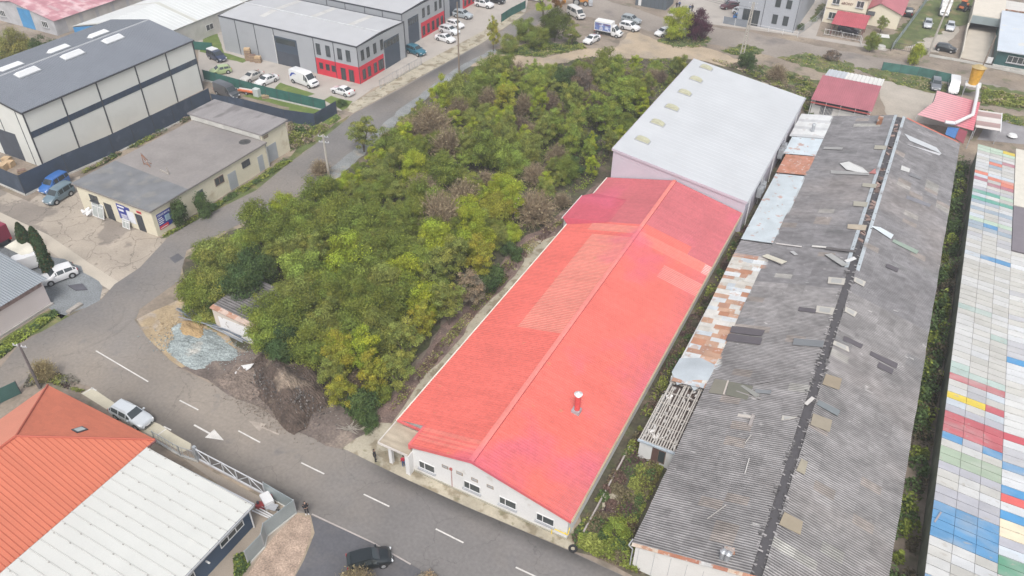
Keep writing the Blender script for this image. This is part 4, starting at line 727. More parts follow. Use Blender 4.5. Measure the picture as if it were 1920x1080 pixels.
# ---- 11 orange tiled house + white roofed hall
b=thing('house','building with a bright orange hipped tile roof and one roof window, bottom left corner','house',(-59.3,10,0))
ex0,ex1,ey1,ry,rz,ez=-66.8,-51.85,28.35,21.0,7.0,3.2;xm=-59.3;ey0=-25
mb=MB();mb.box(ex0+.5,ex1-.4,ey0,ey1-.5,0,3.15);mb.build('wall',mat('cream_house'),b)
def rowtile(mb,quad,nu,nv,cA,step=.035):
    "tiled slope: quad = eave a,b then top c,d ; courses stepped"
    a,b_,c,d=[Vector(p) for p in quad];N=(b_-a).cross(d-a).normalized();N=-N if N.z<0 else N
    for j in range(nv):
        t0,t1=j/nv,(j+1)/nv;p0,p1=a.lerp(d,t0),b_.lerp(c,t0);q0,q1=a.lerp(d,t1),b_.lerp(c,t1)
        for i in range(nu):
            s0,s1=i/nu,(i+1)/nu;pa,pb,pc,pd=p0.lerp(p1,s0)+N*step,p0.lerp(p1,s1)+N*step,q0.lerp(q1,s1),q0.lerp(q1,s0)
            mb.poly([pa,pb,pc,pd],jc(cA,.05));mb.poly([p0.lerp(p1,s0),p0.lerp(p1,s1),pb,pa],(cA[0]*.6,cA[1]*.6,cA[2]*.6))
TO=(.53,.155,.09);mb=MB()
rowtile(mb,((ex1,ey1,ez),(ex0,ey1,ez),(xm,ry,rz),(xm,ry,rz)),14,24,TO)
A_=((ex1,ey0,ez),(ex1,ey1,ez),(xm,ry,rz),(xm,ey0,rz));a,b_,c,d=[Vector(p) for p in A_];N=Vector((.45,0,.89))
# vertical battened courses run down the east slope
n=int((ey1-ey0)/.42)
for i in range(n):
    ya=ey0+i*.42;yb=ya+.42
    def top(y):
        return (xm,rz) if y<=ry else (xm+(ex1-xm)*(y-ry)/(ey1-ry),rz+(ez-rz)*(y-ry)/(ey1-ry))
    ta,tb=top(ya),top(yb)
    for (u0,u1,h0,h1,cc) in ((0,.80,0,0,TO),(.80,.9,0,.05,(.40,.09,.05)),(.9,1.0,.05,0,(.50,.12,.07))):
        y0_=ya+.42*u0;y1_=ya+.42*u1;t0,t1=top(y0_),top(y1_);mb.poly([(ex1,y0_,ez+h0),(ex1,y1_,ez+h1),(t1[0],y1_,t1[1]+h1),(t0[0],y0_,t0[1]+h0)],jc(cc,.03))
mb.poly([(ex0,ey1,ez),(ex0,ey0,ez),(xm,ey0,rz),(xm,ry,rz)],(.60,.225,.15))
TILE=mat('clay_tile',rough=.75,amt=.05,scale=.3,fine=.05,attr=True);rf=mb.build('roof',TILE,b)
mb=MB();mb.cur=(.45,.11,.07);mb.tube((xm,ry,rz+.03),(ex1,ey1,ez+.05),.11,n=6);mb.tube((xm,ry,rz+.03),(ex0,ey1,ez+.05),.11,n=6);mb.tube((xm,ry,rz+.03),(xm,ey0,rz+.03),.13,n=6);mb.build('ridge_tiles',TILE,rf)
mb=MB();mb.box(ex1,ex1+.13,ey0,ey1,ez-.13,ez-.01);mb.build('gutter',mat('gutter_brown',(.20,.09,.09),.5),rf)
p=G(152,808,4.6);p=G(152,808,4.75);mb=MB();Z=lambda y:ez+(rz-ez)*(ey1-y)/(ey1-ry)
mb.hexa([(p.x-.4,p.y-.55,Z(p.y-.55)+.03),(p.x+.4,p.y-.55,Z(p.y-.55)+.03),(p.x+.4,p.y+.45,Z(p.y+.45)+.03),(p.x-.4,p.y+.45,Z(p.y+.45)+.03)],[(p.x-.4,p.y-.55,Z(p.y-.55)+.14),(p.x+.4,p.y-.55,Z(p.y-.55)+.14),(p.x+.4,p.y+.45,Z(p.y+.45)+.14),(p.x-.4,p.y+.45,Z(p.y+.45)+.14)]);w_=mb.build('roof_window',DARKM,b)
mb=MB();mb.hexa([(p.x-.3,p.y-.4,Z(p.y-.4)+.145),(p.x+.3,p.y-.4,Z(p.y-.4)+.145),(p.x+.3,p.y+.32,Z(p.y+.32)+.145),(p.x-.3,p.y+.32,Z(p.y+.32)+.145)],[(p.x-.3,p.y-.4,Z(p.y-.4)+.16),(p.x+.3,p.y-.4,Z(p.y-.4)+.16),(p.x+.3,p.y+.32,Z(p.y+.32)+.16),(p.x-.3,p.y+.32,Z(p.y+.32)+.16)]);mb.build('pane',mat('pale_pane'),w_)
b=thing('warehouse','low hall with a cream-white ribbed metal roof and dark blue side wall','hall',(-45.3,10,0))
mb=MB();mb.box(-51.4,-39.3,-25,26.9,0,2.75);mb.build('wall',mat('blue_wall',(.055,.085,.135),.7,.12,.6,.05),b)
mb=MB();V=Vector((-12.6,0,.55));ribs(mb,(-38.95,-25,2.95),(0,1,0),52.2,V,V.length,1.0,.05,'seam',1,lambda u,v,k:(.40,.40,.38) if k in(1,3) else (.55,.555,.53));rf=mb.build('roof',mat('cream_sheet',rough=.5,amt=.03,scale=.4,fine=.03,attr=True,stain=[((.58,.58,.55),.5,.58,.1,.5)]),b)
mb=MB();rn=random.Random(5)
for yi in range(0,38):
    for k in range(7):
        x=-39.6-k*1.9+rn.uniform(-.05,.05);y=27.1-yi*1.0-.06;z=2.95+(-38.95-x)/12.6*.55+.055
        if rn.random()<.75:mb.box(x-.06,x+.06,y-.05,y+.05,z,z+.03,(.30,.29,.27))
mb.build('roof_screws',ATTRC,rf)['kind']='stuff'
mb=MB();mb.box(-38.93,-38.8,-25,27.25,2.78,2.93);mb.box(-51.5,-38.8,27.2,27.32,2.8,3.1);mb.build('roof_edge',GREYM,rf)
for (pa,pb) in (((414,1026),(456,978)),((345,1105),(366,1078))):
    ya,yb=GX(*pa,-39.25).y,GX(*pb,-39.25).y;window_x(b,ya,yb,1.35,2.1,-39.3,n=3)
mb=MB();mb.tube((-39.1,26.8,2.8),(-39.1,26.8,.1),.07,n=6);mb.build('downpipe',PVC,b)
mb=MB();p=GX(390,1058,-39.2);mb.tube((-39.3,p.y,1.7),(-38.9,p.y,1.7),.09,n=8);mb.build('wall_lamp',PVC,b)
# ---- 12 hut in the thicket
b=thing('hut','small abandoned hut with a white painted front among the bushes','hut',(-58.4,48,0))
mb=MB();hx0,hx1,hy0,hy1=-61.2,-55.6,45.1,51.5;a=[(hx0,hy0,0),(hx1,hy0,0),(hx1,hy0,2.9),(hx0,hy0,3.4)];mb.hexa(a,[(p[0],hy1,p[2]) for p in a]);mb.build('wall',mat('old_render',(.55,.49,.43),.9,.1,.6,.06,stain=[((.40,.26,.2),.8,.58,.08,.5)]),b)
panel_y(b,'painted_front',mat('white_flaking',(.72,.71,.71),.9,.04,.5,.03,stain=[((.3,.25,.22),1.6,.62,.03,.7)]),hx0+.7,hx1-.4,.2,2.5,hy0,.02)
mb=MB();V=Vector((hx1-hx0+.4,0,-.5));ribs(mb,(hx0-.2,hy0+.2,3.45),(0,1,0),6.4,V,V.length,.35,.035,'sine',2,lambda u,v,k:(.19,.18,.18) if k<2 else (.13,.12,.12));mb.build('roof',ASB,b)
mb=MB()
for k in range(5):
    xa=hx0-.2+k*1.2;mb.hexa([(xa,hy0-.12,3.34-.1*k),(xa+1.2,hy0-.12,3.24-.1*k),(xa+1.2,hy0+.5,3.34-.1*k),(xa,hy0+.5,3.44-.1*k)],[(xa,hy0-.12,3.44-.1*k),(xa+1.2,hy0-.12,3.34-.1*k),(xa+1.2,hy0+.5,3.42-.1*k),(xa,hy0+.5,3.52-.1*k)],rn.choice([(.36,.20,.14),(.50,.38,.32),(.42,.25,.18)]))
mb.build('rusty_flashing',mat('rust_attr'),b)
# ---- 13 small red roof workshop + white lean roof
b=thing('workshop','small workshop with a dull red roof and a white ribbed rear roof','workshop',(-7.9,144,0))
mb=MB();mb.box(-12.6,-3.3,137,151.5,0,2.9);mb.build('wall',mat('white_panel_wall'),b)
mb=MB();V=Vector((0,9.4,1.0));ribs(mb,(-12.95,136.3,3.1),(1,0,0),10,V,V.length,.35,.025,'trap',2,lambda u,v,k:(.30,.10,.12) if k==1 else (.37,.125,.15));mb.build('red_roof',mat('red_old',rough=.7,amt=.1,scale=.4,attr=True),b)
mb=MB();V=Vector((0,5.8,-.9));ribs(mb,(-12.6,145.8,4.05),(1,0,0),9.7,V,V.length,.7,.07,'trap',2,lambda u,v,k:(.5,.5,.48) if k==1 else ((.70,.69,.66) if u>3.4 else (.50,.53,.57)));mb.build('white_roof',mat('white_sheet'),b)
mb=MB();mb.box(-12.9,-3.1,136.25,136.4,2.55,2.72,(.42,.10,.09));mb.build('red_beam',ATTRC,b)
for k in range(5):
    mb=MB();mb.box(-12.8+k*2.4,-12.68+k*2.4,136.5,136.62,0,3.1);mb.build('post',PVC,b)
panel_y(b,'dark_opening',mat('interior_dark'),-12.2,-3.6,2.0,2.85,137,.02)
mb=MB()
for k in range(9):mb.box(-11.0+k*.22,-10.93+k*.22,136.85,136.95,.6,2.0)
mb.build('window_bars',PVC,b);panel_y(b,'window_opening',mat('interior_dark'),-11.1,-9.1,.6,2.0,137,.02)
# ---- 14 pink canopy, coloured sheets, corrugated lean
b=thing('canopy','faded pink ribbed canopy beyond the far end of the derelict shed','canopy',(8.5,143,0))
a_,c_,d_,e_,f_=G(1757,170,3.9),G(1838,192,3.9),G(1825,245,3.2),G(1720,215,3.2),G(1751,191,3.6);mb=MB()
def pk(t):return (.62-.02*t,.33-.20*t,.35-.18*t)
n=14
for i in range(n):
    t0,t1=i/n,(i+1)/n
    for j in range(8):
        s0,s1=j/8,(j+1)/8
        L0=(f_ if t0>.42 else a_.lerp(f_,t0/.42));
        def Lp(t):return a_.lerp(f_,t/.45) if t<.45 else f_.lerp(e_,(t-.45)/.55)
        def Rp(t):return c_.lerp(d_,t)
        up=Vector((0,0,.05));tm=t0+(t1-t0)*.25
        P=lambda t,s:Lp(t).lerp(Rp(t),s)
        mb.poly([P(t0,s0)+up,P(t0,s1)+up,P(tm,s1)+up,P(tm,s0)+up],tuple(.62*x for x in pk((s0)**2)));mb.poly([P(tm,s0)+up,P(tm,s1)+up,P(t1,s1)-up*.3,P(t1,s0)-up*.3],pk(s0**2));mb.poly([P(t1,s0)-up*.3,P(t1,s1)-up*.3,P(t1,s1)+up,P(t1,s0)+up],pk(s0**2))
mb.build('roof',mat('pink_faded',rough=.6,amt=.08,scale=.5,attr=True),b)
for q in (a_,c_,d_,e_):
    mb=MB();mb.box(q.x-.06,q.x+.06,q.y-.06,q.y+.06,0,q.z-.05);mb.build('post',GREYM,b)
for nm,q,cl in (('blue_sheet',((1777,238),(1798,241),(1790,260),(1772,252)),(.06,.17,.40)),('maroon_sheet',((1798.5,241),(1814,247),(1806,270),(1791,260)),(.26,.06,.08)),('orange_edge',((1701,221),(1796,266),(1800,270),(1700,227)),(.58,.17,.12))):
    mb=MB();pts=[G(*p,3.0) for p in q];mb.hexa(pts,[p+Vector((0,0,.06)) for p in pts],cl);mb.build(nm,ATTRC,b)
mb=MB();q=[(1834,160,4.9),(1832,178,4.5),(1824,215,4.3),(1790,231,4.1),(1772,229,4.1)];pp=[G(x,y,z) for x,y,z in q]
for u,v in zip(pp,pp[1:]):mb.tube(u,v,.28,n=10)
tag(mb.build('duct',PVC,smooth=True),'white bent extraction duct running over the pink canopy','duct')
p=G(1815,180);o=thing('dust_silo','yellow extraction silo with a domed lid on a steel stand beside the pink canopy','silo',(p.x,p.y,0))
mb=MB();mb.tube((0,0,2.4),(0,0,5.4),.8,1.1,14);mb.build('tank',mat('silo_yellow',(.62,.33,.04),.7,.2,1.5),o,local=True,smooth=True);mb=MB();mb.tube((0,0,5.5),(0,0,5.9),1.3,.5,14);mb.build('lid',mat('silo_lid',(.40,.30,.14),.7,.2,2),o,local=True)
mb=MB();mb.box(-1.2,1.4,-1.2,1.2,2.2,2.38);mb.build('platform',PVC,o,local=True)
for x in(-1.1,1.2):
    for y in(-1.1,1.1):
        mb=MB();mb.box(x,x+.12,y-.06,y+.06,0,2.2);mb.build('leg',GREYM,o,local=True)
b=thing('lean_roof','low lean-to of brown and white corrugated sheets to the right of the pink canopy','lean-to',(14.8,144,0));mb=MB();rn=random.Random(9)
ribs(mb,(12.9,140.6,2.3),(0,1,0),7.6,(1,0,.05),3.6,.25,.03,'sine',1,lambda u,v,k:[(.56,.53,.51),(.30,.22,.21),(.34,.24,.23),(.52,.50,.48)][int(u/1.0)%4]);mb.build('roof',ATTRC,b)
mb=MB()
for x in(13,16.3):
    for y in(140.8,148):mb.box(x,x+.1,y,y+.1,0,2.25)
mb.build('posts',GREYM,b);mb=MB();mb.box(16.5,16.65,140.5,148.3,2.35,2.5);mb.build('edge_trim',PVC,b)
# ---- 15 top right buildings
b=thing('office','blue-grey panel office building with dark windows and glass entrance','office',(-30,188,0))
mb=MB();mb.box(-36.3,-23.8,176.6,200,0,7.4);mb.build('wall',mat('grey_blue_panel',(.37,.39,.43),.6,.03),b);mb=MB();mb.box(-36.5,-23.6,176.4,200.2,7.4,7.7);mb.build('roof',GREYM,b)
for x in(-28.8,-26.5):window_y(b,x,x+1.1,1.2,3.2,176.6,n=1,frame=DARKM,sill=False)
for x in(-28.8,-26.5):window_y(b,x,x+1.1,4.8,6.6,176.6,n=1,frame=DARKM,sill=False)
window_y(b,-35.2,-31.6,.1,3.4,176.6,n=4,frame=DARKM,sill=False)
for x in(-31.0,-24.0):
    mb=MB();mb.box(x,x+.1,176.53,176.597,0,7.4);mb.build('joint_strip',DARKM,b)
b=thing('house','cream two-storey house with lettering between its upper windows, behind the red carport','house',(-15.5,192,0))
mb=MB();mb.box(-19.8,-11.4,187,204,0,6.3);mb.build('wall',mat('cream_house'),b);mb=MB();mb.box(-19.9,-11.35,186.93,186.997,3.05,3.2);mb.build('string_course',mat('course_brown',(.35,.26,.2),.8),b)
mb=MB();mb.hexa([(-20.2,186.6,6.3),(-11,186.6,6.3),(-11,204,6.3),(-20.2,204,6.3)],[(-18,190,7.6),(-13,190,7.6),(-13,202,7.6),(-18,202,7.6)]);mb.build('roof',mat('red_old2',(.40,.12,.12),.7),b)
for x,z in((-18.7,1.0),(-18.6,4.2),(-13.6,4.2)):window_y(b,x,x+1.5,z,z+1.4,187,n=2)
mb=MB();mb.tube((-19.7,186.9,0),(-19.7,186.9,6.3),.07,n=6);mb.build('downpipe',PVC,b)
text_obj('eBONY',.75,face_S(-16.7,186.95,4.4),mat('letter_brown',(.2,.09,.07),.6),b,.03)
b=thing('outbuilding','single-storey cream outbuilding with a dull red gable roof beside the two-storey cream house','outbuilding',(-7.5,197,0))
mb=MB();gable_prism(mb,-11.2,-4.5,190,207,3.2,4.8,-9);mb.build('wall',mat('cream_house'),b);mb=MB();
for xe in(-11.6,-4.0):
    O,U,LU,V,LV=slope((xe,3.2),(-9,5.0),189.6,207);ribs(mb,O,U,LU,V,LV,.5,.03,'trap',1,lambda u,v,k:(.40,.14,.16))
mb.build('roof',mat('red_old'),b);mb=MB();mb.hexa([(-11.1,189,2.4),(-9.6,189,2.4),(-9.6,190,2.9),(-11.1,190,2.9)],[(-11.1,189,2.5),(-9.6,189,2.5),(-9.6,190,3.0),(-11.1,190,3.0)]);mb.build('door_canopy',DARKM,b);window_y(b,-8,-7.2,1.7,2.1,190,n=1,frame=DARKM)
b=thing('carport','red-roofed carport on brown posts in front of the cream house','carport',(-13.5,182,0));mb=MB()
ribs(mb,(-16.9,178.6,2.6),(1,0,0),6.8,(0,1,.14),6.6,.4,.03,'trap',1,lambda u,v,k:(.42,.09,.11) if k!=1 else (.34,.07,.09));mb.build('roof',mat('red_old'),b)
for x in(-16.6,-10.4):
    for y in(179,184.6):
        mb=MB();mb.box(x-.09,x+.09,y-.09,y+.09,0,2.6);mb.build('post',mat('brown_post',(.16,.07,.06),.7),b)
b=thing('shed','beige open shed with a flat cream roof and slate-green front, top right','shed',(12,206,0))
mb=MB();mb.box(9.1,15.4,197.5,214,3.2,3.5,(.62,.57,.49));mb.build('roof',ATTRC,b);mb=MB();mb.box(9.3,15.2,197.35,197.5,1.7,3.3,(.26,.31,.32));mb.build('front_panel',ATTRC,b)
mb=MB();mb.box(9.1,9.35,197.5,213.5,0,3.2,(.58,.54,.47));mb.box(15.1,15.35,197.5,213.5,0,3.2,(.58,.54,.47));mb.box(9.35,15.1,213.2,213.5,0,3.2,(.58,.54,.47));mb.build('wall',ATTRC,b)
mb=MB();mb.box(8.9,9.1,178.5,197.3,0,1.6,(.60,.56,.48));tag(mb.build('boundary_wall',ATTRC),'low cream boundary wall leading to the beige open shed','wall')
sheet('cream_paving',[(1800,108),(1818,52),(1870,52),(1855,120)],.02,mat('cream_pavers',(.50,.45,.38),.9,.08,.4,.05))
b=thing('workshop','dark green clad workshop with a pale blue-grey roof and white triple window','workshop',(24,188,0))
mb=MB();mb.box(14.9,40,177.6,201,0,3.3);mb.build('wall',mat('dark_green_clad',(.035,.10,.10),.6,.06),b);mb=MB();mb.hexa([(14.6,177,3.3),(40,177,3.3),(40,201,3.3),(14.6,201,3.3)],[(14.6,177,3.5),(40,177,3.5),(40,201,4.2),(14.6,201,4.2)]);mb.build('roof',mat('blue_grey_roof',(.52,.57,.63),.6,.06,.3,stain=[((.6,.57,.5),.3,.6,.05,.6)]),b)
window_y(b,16.9,20.6,1.3,2.6,177.6,n=4);mb=MB();mb.box(14.85,40,177.3,177.58,0,.5);mb.build('plinth',mat('pale_block'),b)
b=thing('container','white and rust-edged storage container at the top right corner','container',(16,212,0));mb=MB();ribs(mb,(12.4,208,2.6),(1,0,0),7,(0,1,0),7,.4,.03,'trap',1,lambda u,v,k:(.60,.58,.55));mb.box(12.4,19.4,208,215,0,2.55,(.55,.53,.50));mb.build('body',ATTRC,b);mb=MB();mb.box(12.3,19.5,207.9,208.02,2.4,2.65);mb.build('edge_rail',RUSTY,b)
for k in (0,1):
    mb=MB();mb.box(13.2+k*2.8,15.6+k*2.8,207.93,207.99,.2,2.3);mb.build('door',mat('pale_shutter'),b)
b=thing('container','dark grey cabin with a pale door at the top edge','cabin',(-57,179,0));mb=MB();mb.box(-60,-52.6,176.6,182,0,2.8);mb.build('body',mat('cabin_dark',(.10,.12,.14),.6,.08),b)
panel_y(b,'door',PVC,-59.3,-58.6,.1,1.9,176.6)
mb=MB();mb.box(-60.1,-52.5,176.5,182.1,2.8,2.95);mb.build('roof',GREYM,b)
for k in range(6):
    mb=MB();mb.box(-58.2+k*.95,-58.14+k*.95,176.55,176.597,.1,2.7);mb.build('wall_rib',DARKM,b)
# ================= FENCES
def fence(name,label,px,h,mt,post=2.5,pmt=DARKM,base=0,th=.03,cat='fence',rails=False,slats=0,z0=.05,world=False):
    P=[Vector(p) if world else G(*p) for p in px];f=thing(name,label,cat,(P[0].x,P[0].y,0));pl=MB();po=0;bs=MB()
    for a,b_ in zip(P,P[1:]):
        d=(b_-a);L_=d.length;d.normalize();n=Vector((-d.y,d.x,0))
        if rails:
            for z in rails:pl.beam(a+Vector((0,0,z)),b_+Vector((0,0,z)),.05)
        if not rails or mt is None:pass
        if not rails:pl.obox((a+b_)/2,d,n,L_,th,z0+base,h)
        if slats:
            k=int(L_/slats)
            for i in range(k):
                q=a.lerp(b_,(i+.5)/k);pl.beam(q+Vector((0,0,.1)),q+Vector((0,0,h)),.03)
        if base:bs.obox((a+b_)/2,d,n,L_,.2,0,base)
        k=max(1,int(L_/post))
        for i in range(k+1):
            if i==k and b_ is not P[-1]:continue
            q=a.lerp(b_,i/k);m_=MB();m_.box(q.x-.04,q.x+.04,q.y-.04,q.y+.04,0,h+.06);m_.build('post',pmt,f)
    pl.build('panel',mt,f)
    if base:bs.build('base_wall',mat('pale_block'),f)
    return f
fence('fence','navy sheet fence on a concrete base round the cream-panelled hall',((-40,328),(49,367),(130,327),(215,290),(398,199)),3.3,NAVY,base=.25,post=4)
fence('fence','navy sheet fence bending round the scrub strip behind the cream workshop',((400,199),(460,209),(535,229),(592,237),(632,213)),2.3,NAVY,post=3)
GM=mat('green_mesh',(.035,.13,.11),.8,.15,1.0,.1);fence('fence','dark green mesh fence between the paved yard and the scrub strip',((384,151),(500,183),(612,209)),2.1,GM,base=.25,post=2.5)
fence('fence','teal mesh fence behind the parked navy car at the lawn corner',((330,100),(365,93),(400,96)),1.7,GM)
fence('fence','dark teal sheet fence behind the grey and red hall lawn',((365,78),(412,56)),2.0,mat('teal_sheet',(.03,.09,.12),.7,.1))
fence('gate','pale sliding wire gate standing along the kerb in front of the grey hall',((713,166),(745,147),(790,122)),1.6,GALV,post=3,pmt=GALV,rails=(.2,1.55),slats=.8,cat='gate')
fence('fence','green mesh fence on the driveway corner beside the side road at the top',((940,42),(958,30),(985,16)),1.8,GM,post=2)
fence('fence','grey mesh fence standing before the cars of the office building',((1355,44),(1400,52)),1.6,mat('grey_mesh',(.2,.22,.25),.8),post=2.2,pmt=PVC)
fence('fence','white post and wire fence in front of the office car park',((1404,53),(1440,60),(1495,70)),1.2,PVC,post=3,pmt=PVC,rails=(.5,1.1))
fence('fence','pale wire fence along the drive beside the office building',((1495,68),(1530,42),(1556,10)),1.5,GALV,rails=(.3,1.5),slats=.5,post=3,pmt=GALV)
fence('fence','pale railing in front of the red carport',((1545,65),(1612,78),(1614,84)),1.3,PVC,rails=(.2,1.25),slats=.6,post=3,pmt=PVC)
fence('fence','grey-green sheet fence between the garden and the gravel yard',((1670,95),(1700,55),(1740,0)),1.5,mat('green_grey',(.28,.33,.33),.8),post=4)
fence('gate','dark wire double gate of the gravel yard',((1675,93),(1736,104)),1.5,DARKM,rails=(.2,1.45),slats=.35,cat='gate')
fence('fence','low concrete fence along the gravel yard and green workshop',((1742,106),(1800,116),(1860,128),(1925,142)),.5,mat('pale_block'),th=.18)
fence('fence','dark green netting fence beside the dirt road above the parked van',((1652,132),(1720,142),(1785,156)),1.7,mat('netting',(.06,.16,.14),.9,.25,.8),post=3)
fence('fence','small green sheet fence at the left edge beside the orange tiled building',((-30,775),(0,757),(40,738)),1.8,mat('green_sheet',(.05,.12,.11),.6,.1),post=2)
GW=mat('frosted_panel',(.26,.30,.31),.35,.1,.8,.04)
fence('wall','smooth grey-green panel wall folding round the bin corner by the driveway',((500,929),(556,962),(500,1006),(496,1026),(466,1058)),1.9,GW,base=.12,post=4,th=.06,cat='wall',pmt=GREYM)
# truss gate
A=G(372,862);B=G(498,929);d=(B-A).normalized();L_=(B-A).length;g=thing('gate','white steel truss sliding gate between the road and the white-roofed hall','gate',(A.x,A.y,0));mb=MB()
mb.beam(A+Vector((0,0,.15)),B+Vector((0,0,.15)),.12);mb.beam(A+Vector((0,0,1.6)),B+Vector((0,0,1.6)),.09);k=5
for i in range(k+1):
    q=A.lerp(B,i/k);mb.beam(q+Vector((0,0,.15)),q+Vector((0,0,1.6)),.07)
    if i<k:
        r=A.lerp(B,(i+1)/k);mb.beam(q+Vector((0,0,1.6 if i%2==0 else .15)),r+Vector((0,0,.15 if i%2==0 else 1.6)),.06)
mb.build('truss_frame',mat('white_steel',(.55,.56,.58),.5),g)
mb=MB();mb.obox(A+Vector((0,0,0))-d*0,d,(-d.y,d.x,0),.3,.3,0,1.9);mb.build('gate_post',GALV,g)
mb=MB();mb.obox((A+B)/2,d,(-d.y,d.x,0),L_,.22,0,.1);mb.build('rail_base',mat('kerb_stone'),g)
mb=MB();q=G(394,845);mb.poly([G(369,866,.04),G(389,838,.04),G(393,840,.04),G(373,868,.04)]) if 0 else None
fence('fence','light wire mesh fence on a low base beside the parked silver estate car',((292,828),(340,856),(372,866)),1.5,GALV,base=.2,rails=(.25,1.45),slats=.5,post=2.5,pmt=GALV)
# ================= POLES
def pole(px,h,r,mt,label,lean=(0,0),arms=0,lattice=False,lampy=False):
    p=G(*px);o=thing('utility_pole' if not lampy else 'street_lamp',label,'pole',(p.x,p.y,0));mb=MB();top=Vector((lean[0],lean[1],h))
    if lattice:
        for s in(-1,1):mb.beam((s*.35,0,0),(s*.14+top.x,top.y,h),.16,.2)
        for k in range(12):
            z=.5+k*(h-.8)/12;w_=.35-.21*z/h;mb.beam((-w_+top.x*z/h,0,z),(w_+top.x*z/h,0,z+.1),.12,.1)
    else:mb.tube((0,0,0),top,r,r*.65,8)
    mb.build('shaft',mt,o,local=True)
    for k in range(arms):
        m_=MB();z=h-.3-k*.9;c=Vector((top.x*z/h,top.y*z/h,z));m_.beam(c+Vector((-.8,-.2,0)),c+Vector((.8,.2,0)),.09);a_=m_.build('cross_arm',GREYM,o,local=True)
        for s in(-.7,-.25,.25,.7):
            m_=MB();m_.tube(c+Vector((s,s*.25,.05)),c+Vector((s,s*.25,.22)),.05,n=6);m_.build('insulator',PVC,a_,local=True)
    return o
CP=mat('pole_concrete',(.42,.39,.35),.9,.1,1)
pole((617,332),7.0,.2,CP,'grey concrete pole with cross arms at the thicket edge beside the left road',arms=2)
pole((861,138),13.5,.17,mat('pole_brown',(.24,.19,.15),.8),'tall thin brown pole at the roadside opposite the blue-green car')
pole((1389,113),11.5,.3,CP,'ladder-like concrete lattice pole beyond the silver hall',lean=(.3,0),arms=2,lattice=True)
pole((1740,102),11.5,.22,CP,'tall pale concrete pole at the gate of the gravel yard',lean=(.6,0))
pole((1832,148),8.5,.14,mat('pole_brown'),'thin dark pole behind the yellow silo',lean=(.3,0))
pole((75,728),6.0,.17,mat('pole_dark',(.13,.11,.11),.85),'dark twin pole with bracket behind the orange tiled roof',lean=(-.3,.2),arms=1)
for k,(a,c) in enumerate((((1408,14,11),(1130,-60,11)),((1408,20,10.3),(1150,-60,10.3)))):
    mb=MB();A=G(*a);B=G(*c);prev=A
    for i in range(1,13):
        t=i/12;q=A.lerp(B,t);q.z-=3*t*(1-t);mb.tube(prev,q,.03,n=4);prev=q
    tag(mb.build('power_cable',mat('cable',(.12,.12,.13),.6)),'power cable from the lattice pole, %s of two'%('upper' if k==0 else 'lower'),'cable')
